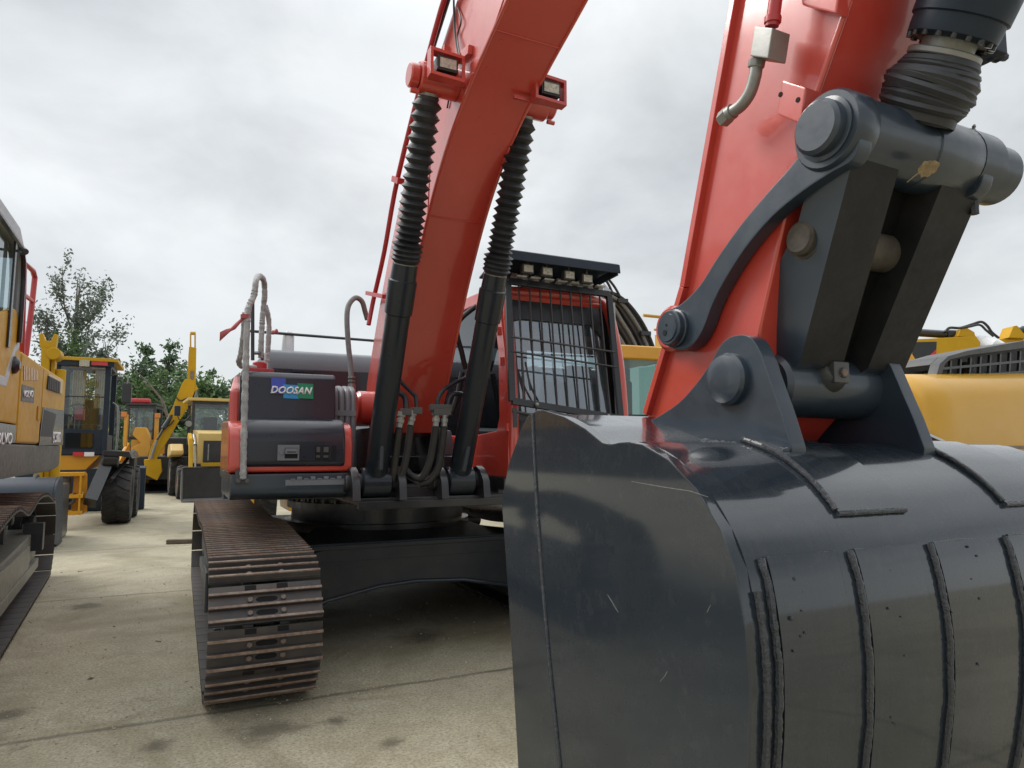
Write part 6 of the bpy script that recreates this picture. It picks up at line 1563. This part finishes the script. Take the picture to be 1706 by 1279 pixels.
b = MB(); b.pv([cp(1546, 585), cp(1546, 592), cp(1526, 611), cp(1518, 611)], 0.2, 0.260); b.build('emblem', M['redmark'], cbm, flat=True)
c0 = CW.v(1484, 595, 0.26); c1 = CW.v(1520, 595, 0.26); ca = CW.v(1503, 583, 0.26)[2]; cb2 = CW.v(1503, 605, 0.26)[2]
lettering('CAT', ((c0[0]+c1[0])/2, 0.26, (ca+cb2)/2), (1, 0, 0), (0, 0, 1), ca-cb2, M['whiteletter'], cbm, width=c1[0]-c0[0], bold=0.03, depth=0.004)
b = MB(); tb_ = [cp(1496, 609), cp(1505, 591), cp(1514, 606)]; b.pv(tb_, 0.2, 0.268); b.build('emblem', M['yellow2'], cbm, flat=True)
b = MB(); b.tube([CW.v(1440, 548, 0.0), CW.v(1575, 557, 0.0)], 0.075, 14); b.tube([CW.v(1575, 557, 0.0), CW.v(1600, 558, 0)], 0.095, 14); b.build('arm_cylinder', M['black'], CX)
b = MB(); b.pv([cp(1584, 563), cp(1590, 551), cp(1600, 549), cp(1612, 556), cp(1614, 564)], -0.2, 0.2); b.build('cylinder_lug', M['yellow'], cbm, bevel=0.01)
b = MB()
b.tube(smooth([CW.v(x, y, 0.1) for x, y in ((1575, 553), (1582, 546), (1600, 546), (1620, 540), (1635, 536), (1645, 543), (1652, 553), (1664, 563))], 6), 0.025, 8)
b.tube(smooth([CW.v(x, y, 0.2) for x, y in ((1596, 547), (1615, 544), (1632, 541), (1643, 550), (1655, 560))], 6), 0.022, 8)
b.build('arm_hose', M['hose'], CX)
b = MB(); b.tube([CW.v(1612, 568, -0.1), CW.v(1655, 578, 0.3), CW.v(1690, 600, 0.4)], [0.16, 0.17, 0.17], 20); b.build('steel_pipe', M['white'], CX)
b = MB(); b.pv([cp(1668, 565), cp(1676, 546), cp(1682, 545), cp(1700, 566)], -0.1, 0.2); b.box(cp(1640, 570)[0], cp(1700, 570)[0], -0.3, 0.1, cp(1640, 580)[1]-0.3, cp(1640, 566)[1]); b.build('arm_bracket', M['yellow'], CX, bevel=0.01)
b = MB(); b.lathe(CW.v(1688, 553, 0.1), CW.v(1730, 549, 0.1), [(0, 0.06), (0.1, 0.10), (0.3, 0.07), (0.4, 0.1), (0.6, 0.07), (0.7, 0.1), (1, 0.09)], 16); b.build('hose_bundle', M['rubber'], CX)
b = MB(); a = cp(1380, 590); b.pu([(0.6, 1.0), (0.7, 1.5), (0.6, 2.0), (0.2, 2.15), (-1.1, 2.2), (-1.3, 2.0), (-1.3, 1.0)], a[0]-2.2, a[0]+0.2); b.pu([(-0.2, 2.1), (0.15, 2.1), (0.22, a[1]), (0.1, a[1]+0.18), (-0.2, a[1]+0.15)], a[0]-0.5, a[0]+0.1); b.build('upper_body', M['yellow'], CX, bevel=0.08)
boxcab(CX, 'cab', a[0]-2.1, a[0]-1.1, -0.9, 0.5, 2.1, 3.3, 0.09, M['black'], M['window'])
b = MB(); b.box(a[0]-2.4, a[0]+0.5, -1.5, 1.1, 0.08, 0.95); b.build('undercarriage', M['under'], CX, bevel=0.08)
b = MB(); c = cp(1650, 640); b.box(c[0]-0.3, c[0]+0.4, -0.15, 0.15, 0.3, c[1]+0.2); b.build('dipper', M['yellow'], CX, bevel=0.03)
# white container-like body behind
WB = thing('machine_body', 'white flat topped machine body behind the right bucket ear', 'machine', loc=(6.9, 10.8, 0))
WK = Frame((6.9, 10.8), (0, 1)); WB.rotation_euler = (0, 0, WK.yaw)
q = [(lambda t: (t[0], t[2]))(WK.v(x, y, 0.0)) for x, y in ((1480, 610), (1515, 616), (1570, 625), (1620, 628))]
b = MB(); b.pv(q+[(q[-1][0], 0.5), (q[0][0], 0.5)], -1.2, 0.0); b.build('body_shell', M['white'], WB, bevel=0.02)
b = MB(); b.box(q[0][0]+0.1, q[-1][0]-0.1, -1.1, -0.1, 0.0, 0.5); b.build('base_frame', M['under'], WB, bevel=0.02)

# ================================================================== BIG YELLOW HOOD at the right edge
NF = depthframe(1640, 5.2, 0)
NX = thing('wheel_loader', 'pale yellow machine hood with black slotted grille at the right edge', 'loader', NF)
def np_(x, y, v=0.0):
    q = NF.v(x, y, v); return (q[0], q[2])
L0 = np_(1525, 640); Rz = np_(1706, 618); 
s_ = [np_(1518, 655), np_(1522, 640), np_(1535, 635), np_(1600, 629), np_(1706, 619), np_(1900, 600), np_(1900, 790), np_(1706, 770), np_(1560, 742), np_(1530, 700)]
hoodp = [(0.0, 1.30), (0.06, 1.52), (0.05, 1.80), (-0.06, 1.95), (-0.25, 2.0), (-2.6, 2.05), (-2.6, 1.2), (0.0, 1.2)]
uL = L0[0]; zt_ = np_(1620, 628)[1]
# hood seen from its side: rounded in cross-section, running to the right
cs = [(0.10, zt_-0.80), (0.115, zt_-0.55), (0.10, zt_-0.32), (0.04, zt_-0.12), (-0.10, zt_-0.01), (-0.35, zt_+0.02), (-1.3, zt_+0.02), (-1.3, zt_-0.80)]
csm = [(p[0], p[1]) for p in smooth([(a_, z_, 0) for a_, z_ in cs[:6]], 5)]+cs[6:]
b = MB()
n = len(csm); lv = 9; vs = []
for i in range(lv):
    t = i/(lv-1); u = uL-0.04+0.9*t if i > 2 else uL-0.04+[0.0, 0.02, 0.06][i]
    ins = [0.10, 0.04, 0.0][i] if i < 3 else 0.0
    u = [uL-0.04, uL-0.02, uL+0.04, uL+0.3, uL+0.6, uL+1.0, uL+1.5, uL+2.1, uL+2.8][i]; rise = 0.055*max(0, (u-uL))
    for a_, z_ in csm:
        za_ = z_+rise; vs.append((u, a_-ins*(1 if a_ > -0.6 else -1), za_-ins*(1 if z_ > zt_-0.4 else -1)))
fs = [[i*n+k, i*n+(k+1) % n, (i+1)*n+(k+1) % n, (i+1)*n+k] for i in range(lv-1) for k in range(n)]+[list(range(n)), list(range((lv-1)*n, lv*n))[::-1]]
b.add(vs, fs); nh = b.build('hood', M['tan'], NX, ang=50)
b = MB(); p = np_(1706, 745, 0.11); b.box(uL+0.25, uL+2.7, 0.02, 0.118, p[1]-0.012, p[1]+0.012); b.build('hood_seam', M['rust'], nh, bevel=0.004)
# grille pod on top
g0 = np_(1565, 633, -0.15); 
def gp_(x, y): 
    q = NF.v(x, y, -0.15); return (q[0], q[2])
ou = [gp_(1556, 634), gp_(1564, 606), gp_(1578, 593), gp_(1610, 584), gp_(1706, 567), gp_(1850, 548), gp_(1850, 615), gp_(1706, 622)]
inn_ = [gp_(1566, 628), gp_(1573, 606), gp_(1582, 599), gp_(1612, 592), gp_(1706, 580), gp_(1845, 562), gp_(1845, 610), gp_(1706, 617)]
b = MB(); b.ring_v(ou, inn_, -0.22, -0.14); b.pv([(p_[0]+0.03, p_[1]) for p_ in ou], -0.50, -0.47); b.pv([ou[1], ou[2], ou[3], ou[4], ou[5], inn_[5], inn_[4], inn_[3], inn_[2], inn_[1]], -0.47, -0.22); gpod = b.build('grille_pod', M['gunmetal'], NX, bevel=0.008)
b = MB()
for k in range(16):
    x = 1585+k*16.5; yt = 600-(x-1585)*0.135; yb = 629-(x-1585)*0.07
    p_ = gp_(x, yb); q_ = gp_(x+2, yt); b.bar((p_[0], -0.17, p_[1]), (q_[0], -0.17, q_[1]), 0.022, 0.02)
p_ = gp_(1568, 614); q_ = gp_(1850, 588); b.bar((p_[0], -0.17, p_[1]), (q_[0], -0.17, q_[1]), 0.02, 0.022)
b.build('grille_bars', M['black'], gpod, bevel=0.004)
b = MB(); c = gp_(1655, 607); b.cyl((c[0], -0.35, c[1]-0.15), (c[0], -0.35, c[1]+0.04), 0.05, 18); b.box(gp_(1600, 600)[0], gp_(1840, 600)[0], -0.45, -0.38, zt_, zt_+0.10); b.build('engine_pipe', M['gunmetal'], gpod)
b = MB(); b.box(uL+0.1, uL+2.6, -1.2, 0.0, 0.75, zt_-0.81); b.build('chassis', M['black'], NX, bevel=0.03)
for u in (uL+0.65, uL+2.2):
    for v in (0.0, -1.3): pass
add_wheel(NX, (uL+0.5, -0.65, 0.55), 0.55, 0.45, M['yellow'], nl=16)
add_wheel(NX, (uL+2.2, -0.65, 0.55), 0.55, 0.45, M['yellow'], nl=16)
# ------------------------------------------------------------------ trees
def leafquad(vs, fs, c, s, rnd):
    a = Vector((rnd.uniform(-1, 1), rnd.uniform(-1, 1), rnd.uniform(-1, 1))).normalized(); bb = a.cross(Vector((rnd.uniform(-1, 1), rnd.uniform(-1, 1), rnd.uniform(-1, 1)))).normalized()
    k = len(vs); w_ = s*rnd.uniform(0.35, 0.55)
    vs += [c-a*s*0.5, c+bb*w_*0.5, c+a*s*0.5, c-bb*w_*0.5]; fs.append([k, k+1, k+2, k+3])
def mesh_obj(name, vs, fs, mat, parent):
    me = bpy.data.meshes.new(name); me.from_pydata([tuple(v) for v in vs], [], fs); me.materials.append(mat)
    o = bpy.data.objects.new(name, me); COL.objects.link(o); o.parent = parent; return o
def tree(name, loc, h, w_, label, mat, style='round', n=2600, leaf=0.24, seed=0, group='trees behind the yard', lean=0.0):
    rnd = random.Random(seed); t = thing(name, label, 'tree', loc=loc, group=group)
    tr = MB(); vs = []; fs = []
    top = Vector((lean*h, 0, h*0.93))
    trunk = smooth([(0, 0, 0), (lean*h*0.2+rnd.uniform(-.1, .1), 0, h*0.3), (lean*h*0.6+rnd.uniform(-.15, .15), rnd.uniform(-.1, .1), h*0.65), tuple(top)], 5)
    r0 = 0.012*h+0.05
    tr.tube(trunk, [r0*(1-0.9*i/(len(trunk)-1)) for i in range(len(trunk))], 7)
    if style == 'poplar':       # steep open limbs, leaves bunched along them
        nb = 24; limbs = []
        for i in range(nb):
            f = rnd.uniform(0.22, 0.80); p = Vector(trunk[int(f*(len(trunk)-1))]); az = rnd.uniform(0, 6.28)
            L = h*(0.22+0.25*rnd.random())*(1.15-f*0.6); out = w_*rnd.uniform(0.5, 1.0)*(1.15-0.5*f)
            e = p+Vector((math.cos(az)*out, math.sin(az)*out, L)); e.z = min(e.z, h*rnd.uniform(0.90, 1.02)); m = p.lerp(e, 0.5)+Vector((math.cos(az)*out*0.22, math.sin(az)*out*0.22, -L*0.06))
            pts = smooth([tuple(p), tuple(m), tuple(e)], 6); tr.tube(pts, [r0*0.30*(1-0.85*k/(len(pts)-1)) for k in range(len(pts))], 5); limbs.append((pts, 1.0))
            for j in range(3):
                k = rnd.randint(3, len(pts)-3); p2 = Vector(pts[k]); az2 = az+rnd.uniform(-1.4, 1.4); L2 = L*rnd.uniform(0.25, 0.5)
                e2 = p2+Vector((math.cos(az2)*L2*0.45, math.sin(az2)*L2*0.45, L2*0.8)); tr.tube([tuple(p2), tuple(e2)], [r0*0.12, r0*0.04], 4); limbs.append(([tuple(p2), tuple(p2.lerp(e2, 0.5)), tuple(e2)], 0.7))
        per = n//len(limbs)
        for pts, k_ in limbs:
            ncl = rnd.randint(3, 6)
            for c_ in range(ncl):
                i = rnd.uniform(0.30, 1.0)*(len(pts)-1); a = int(min(i, len(pts)-2)); p = Vector(pts[a]).lerp(Vector(pts[a+1]), min(1, i-a)); sg = rnd.uniform(0.10, 0.24)
                for q in range(per//ncl):
                    leafquad(vs, fs, p+Vector((rnd.gauss(0, sg), rnd.gauss(0, sg), rnd.gauss(0.05, sg*1.4))), leaf*rnd.uniform(0.7, 1.3), rnd)
    else:
        nb = 11
        cl = []
        for i in range(nb):
            f = rnd.uniform(0.2, 0.85); p = Vector(trunk[int(f*(len(trunk)-1))]); az = rnd.uniform(0, 6.28)
            out = w_*(0.75 if style == 'round' else 0.55)*math.sin(math.pi*min(0.95, f+0.12))*rnd.uniform(0.6, 1.1)
            e = p+Vector((math.cos(az)*out, math.sin(az)*out, h*rnd.uniform(0.05, 0.2))); tr.tube([tuple(p), tuple(p.lerp(e, 0.5)+Vector((0, 0, 0.1))), tuple(e)], [r0*0.4, r0*0.25, r0*0.08], 5)
            cl.append((e, rnd.uniform(0.30, 0.55)*w_*0.55))
        m = 30 if style == 'round' else 24
        for i in range(m):
            f = rnd.random(); zz = h*(0.10+0.90*f) if style != 'cone' else h*(0.08+0.92*f**1.1)
            if style == 'round': ww = w_*math.sqrt(max(0.03, 1-((f-0.42)/0.62)**2))
            else: ww = w_*(1.05-f)*0.95+0.10
            az = rnd.uniform(0, 6.28); r = ww*math.sqrt(rnd.random()); bx_ = trunk[int(min(0.99, zz/h)*(len(trunk)-1))]
            cl.append((Vector((bx_[0]+r*math.cos(az), bx_[1]+r*math.sin(az), zz)), rnd.uniform(0.16, 0.38)*w_*(1.0 if style == 'round' else 0.8)))
        per = n//len(cl)
        for c_, s_ in cl:
            for q in range(per):
                d_ = Vector((rnd.gauss(0, 1), rnd.gauss(0, 1), rnd.gauss(0, 0.8))); d_ = d_.normalized()*s_*(rnd.random()**0.45)*rnd.uniform(0.8, 1.25)
                pp_ = c_+d_
                if pp_.z < 0.15: pp_.z = 0.15+rnd.random()*0.2
                leafquad(vs, fs, pp_, leaf*rnd.uniform(0.6, 1.4), rnd)
    tr.build('trunk', M['bark'], t, world=True)
    mesh_obj('crown', vs, fs, mat, t)
    return t
def gp(px, Y): r = pix_ray(px, 750); return (r[0]/r[1]*Y, Y, 0)
def hh_(py, Y): r = pix_ray(300, py); return CAMH+r[2]/r[1]*Y
tree('poplar_tree', gp(112, 34), hh_(440, 34), 1.7, 'tall thin leaved poplar with bare steep limbs above the black cab', M['leaf_grey'], 'poplar', 5200, 0.19, 3)
tree('broadleaf_tree', gp(165, 32), hh_(552, 32), 1.2, 'pale grey green tree right of the poplar, above the black cab roof', M['leaf_grey'], 'round', 2600, 0.20, 5)
tree('broadleaf_tree', gp(100, 33), hh_(560, 33), 2.0, 'bright green bushy tree at the foot of the poplar', M['leaf_mid'], 'round', 3000, 0.20, 6)
tree('wind_bent_tree', gp(222, 40), hh_(578, 40), 1.5, 'dark pointed tree leaning in the wind, left of two standing over the hedge trees', M['leaf_dark'], 'cone', 2400, 0.26, 8, lean=0.05)
tree('wind_bent_tree', gp(262, 41), hh_(576, 41), 1.9, 'dark pointed tree leaning in the wind, nearest to the upright yellow dipper', M['leaf_dark'], 'cone', 2600, 0.26, 9, lean=0.06)
tree('wind_bent_tree', gp(338, 42), hh_(622, 42), 1.3, 'small dark pointed tree just right of the upright yellow dipper', M['leaf_dark'], 'cone', 1800, 0.24, 10, lean=0.05)
G_ = 'hedge trees along the back of the yard'
row = [(185, 37, 625, 2.4, 'leaf_dark', 'dark round tree behind the cab mirror of the black cab'), (212, 36, 628, 2.2, 'leaf_mid', 'green round tree above the red beacon'),
       (238, 38, 606, 2.3, 'leaf_dark', 'dark green tree left of the raised digger boom, tallest round one there'), (268, 36, 620, 2.3, 'leaf_mid', 'green round tree directly behind the raised digger boom'),
       (296, 38, 612, 2.2, 'leaf_dark', 'dark round tree just left of the upright yellow dipper'), (322, 36, 632, 2.0, 'leaf_mid', 'green round tree low behind the upright yellow dipper'),
       (352, 37, 642, 2.1, 'leaf_mid', 'light green round tree above the backhoe cab roof'), (380, 38, 634, 2.2, 'leaf_dark', 'dark round tree between the backhoe cab and the red excavator'),
       (412, 37, 640, 2.2, 'leaf_dark', 'dark round tree half hidden by the red excavator side')]
for i, (px, Y, py, w_, mt, lb) in enumerate(row):
    tree('hedge_tree', gp(px, Y), hh_(py, Y), w_, lb, M[mt], 'round', 2700, 0.25, 20+i, G_)
# low shrubs in front of them hide the ground line
HS = [(200, 33, 'leaf_mid', 'low green shrub under the hedge trees, left of the far yellow loader'), (250, 34, 'leaf_dark', 'low dark shrub under the hedge trees, behind the far yellow loader'), (300, 33, 'leaf_mid', 'low green shrub behind the raised digger chassis'), (350, 34, 'leaf_dark', 'low dark shrub behind the backhoe loader'), (400, 33, 'leaf_mid', 'low green shrub behind the red excavator')]
for i, (px, Y, mt, lb) in enumerate(HS):
    tree('shrub', gp(px, Y), 2.2, 1.9, lb, M[mt], 'round', 1500, 0.22, 50+i, 'shrubs at the foot of the hedge')
# two bare leaning trunks in front of the hedge
for (x0, y0, x1, y1, lb) in ((272, 668, 218, 610, 'bare pale trunk leaning left in front of the hedge, upper of two'), (268, 664, 236, 634, 'bare pale trunk leaning left in front of the hedge, lower of two')):
    W0 = Frame((0, 0), (0, 1)); a = W0.v(x0, y0, -31.0); c = W0.v(x1, y1, -31.0)
    t = thing('bare_trunk', lb, 'trunk', loc=(a[0], 31.0, 0), group='bare trunks by the hedge')
    b = MB(); k_ = a[2]/(c[2]-a[2]); b.tube([((a[0]-c[0])*k_*0.35, 0, 0), (0, 0, a[2]), ((c[0]-a[0])*0.5, 0.1, (a[2]+c[2])/2+0.06), (c[0]-a[0], 0, c[2])], [0.06, 0.045, 0.035, 0.012], 6)
    b.build('stem', M['bark'], t, world=True)

# ------------------------------------------------------------------ things lying on the yard
p = EF.w(EF.z(278, 906, 0)); q = EF.w(EF.z(345, 904, 0))
PK = thing('timber_plank', 'short dark weathered timber lying on the concrete beside the red excavator track', 'timber', loc=(p[0], p[1], 0))
b = MB(); d_ = Vector((q[0]-p[0], q[1]-p[1], 0)); b.bar((0, 0, 0.035), tuple(d_+Vector((0, 0, 0.035))), 0.12, 0.06)
b.build('timber', M['wood'], PK, bevel=0.008, world=True, wobble=0.004)
rnd = random.Random(4)
peb = MB()
pm = matte('grit', (0.40, 0.36, 0.27), 0.9, 0.4, 30, 0.5, 0.004)
for i in range(2200):
    u = rnd.uniform(-3.2, 1.2); v = rnd.uniform(-4, 3.4) if i % 3 else 1.95-rnd.gauss(0, 0.25); r = rnd.choice((0.0015, 0.002, 0.002, 0.003, 0.003, 0.004, 0.006))*rnd.uniform(0.7, 1.3)
    peb.sphere((u, v, r*0.5), r*rnd.uniform(0.8, 1.5), r, r*0.7, 6, 4)
g2 = peb.build('gravel', pm, None, flat=True, loc=(EF.O[0], EF.O[1], 0), rot=(0, 0, EF.yaw)); g2['kind'] = 'stuff'
lit = MB()
for i in range(14):
    u = rnd.uniform(-3.0, 2.0); v = rnd.uniform(-5, 3.2); a = rnd.uniform(0, 6.28); L = rnd.uniform(0.015, 0.05)
    if i % 3: lit.bar((u, v, 0.006), (u+L*math.cos(a), v+L*math.sin(a), 0.008), 0.005, 0.004)
    else: lit.add([(u, v, 0.005), (u+L*0.6*math.cos(a), v+L*0.6*math.sin(a), 0.012), (u+L*math.cos(a+0.5), v+L*math.sin(a+0.5), 0.006), (u+L*0.5*math.cos(a+0.9), v+L*0.5*math.sin(a+0.9), 0.004)], [[0, 1, 2, 3]])
g3 = lit.build('litter', M['wood'], None, flat=True, loc=(EF.O[0], EF.O[1], 0), rot=(0, 0, EF.yaw)); g3['kind'] = 'stuff'
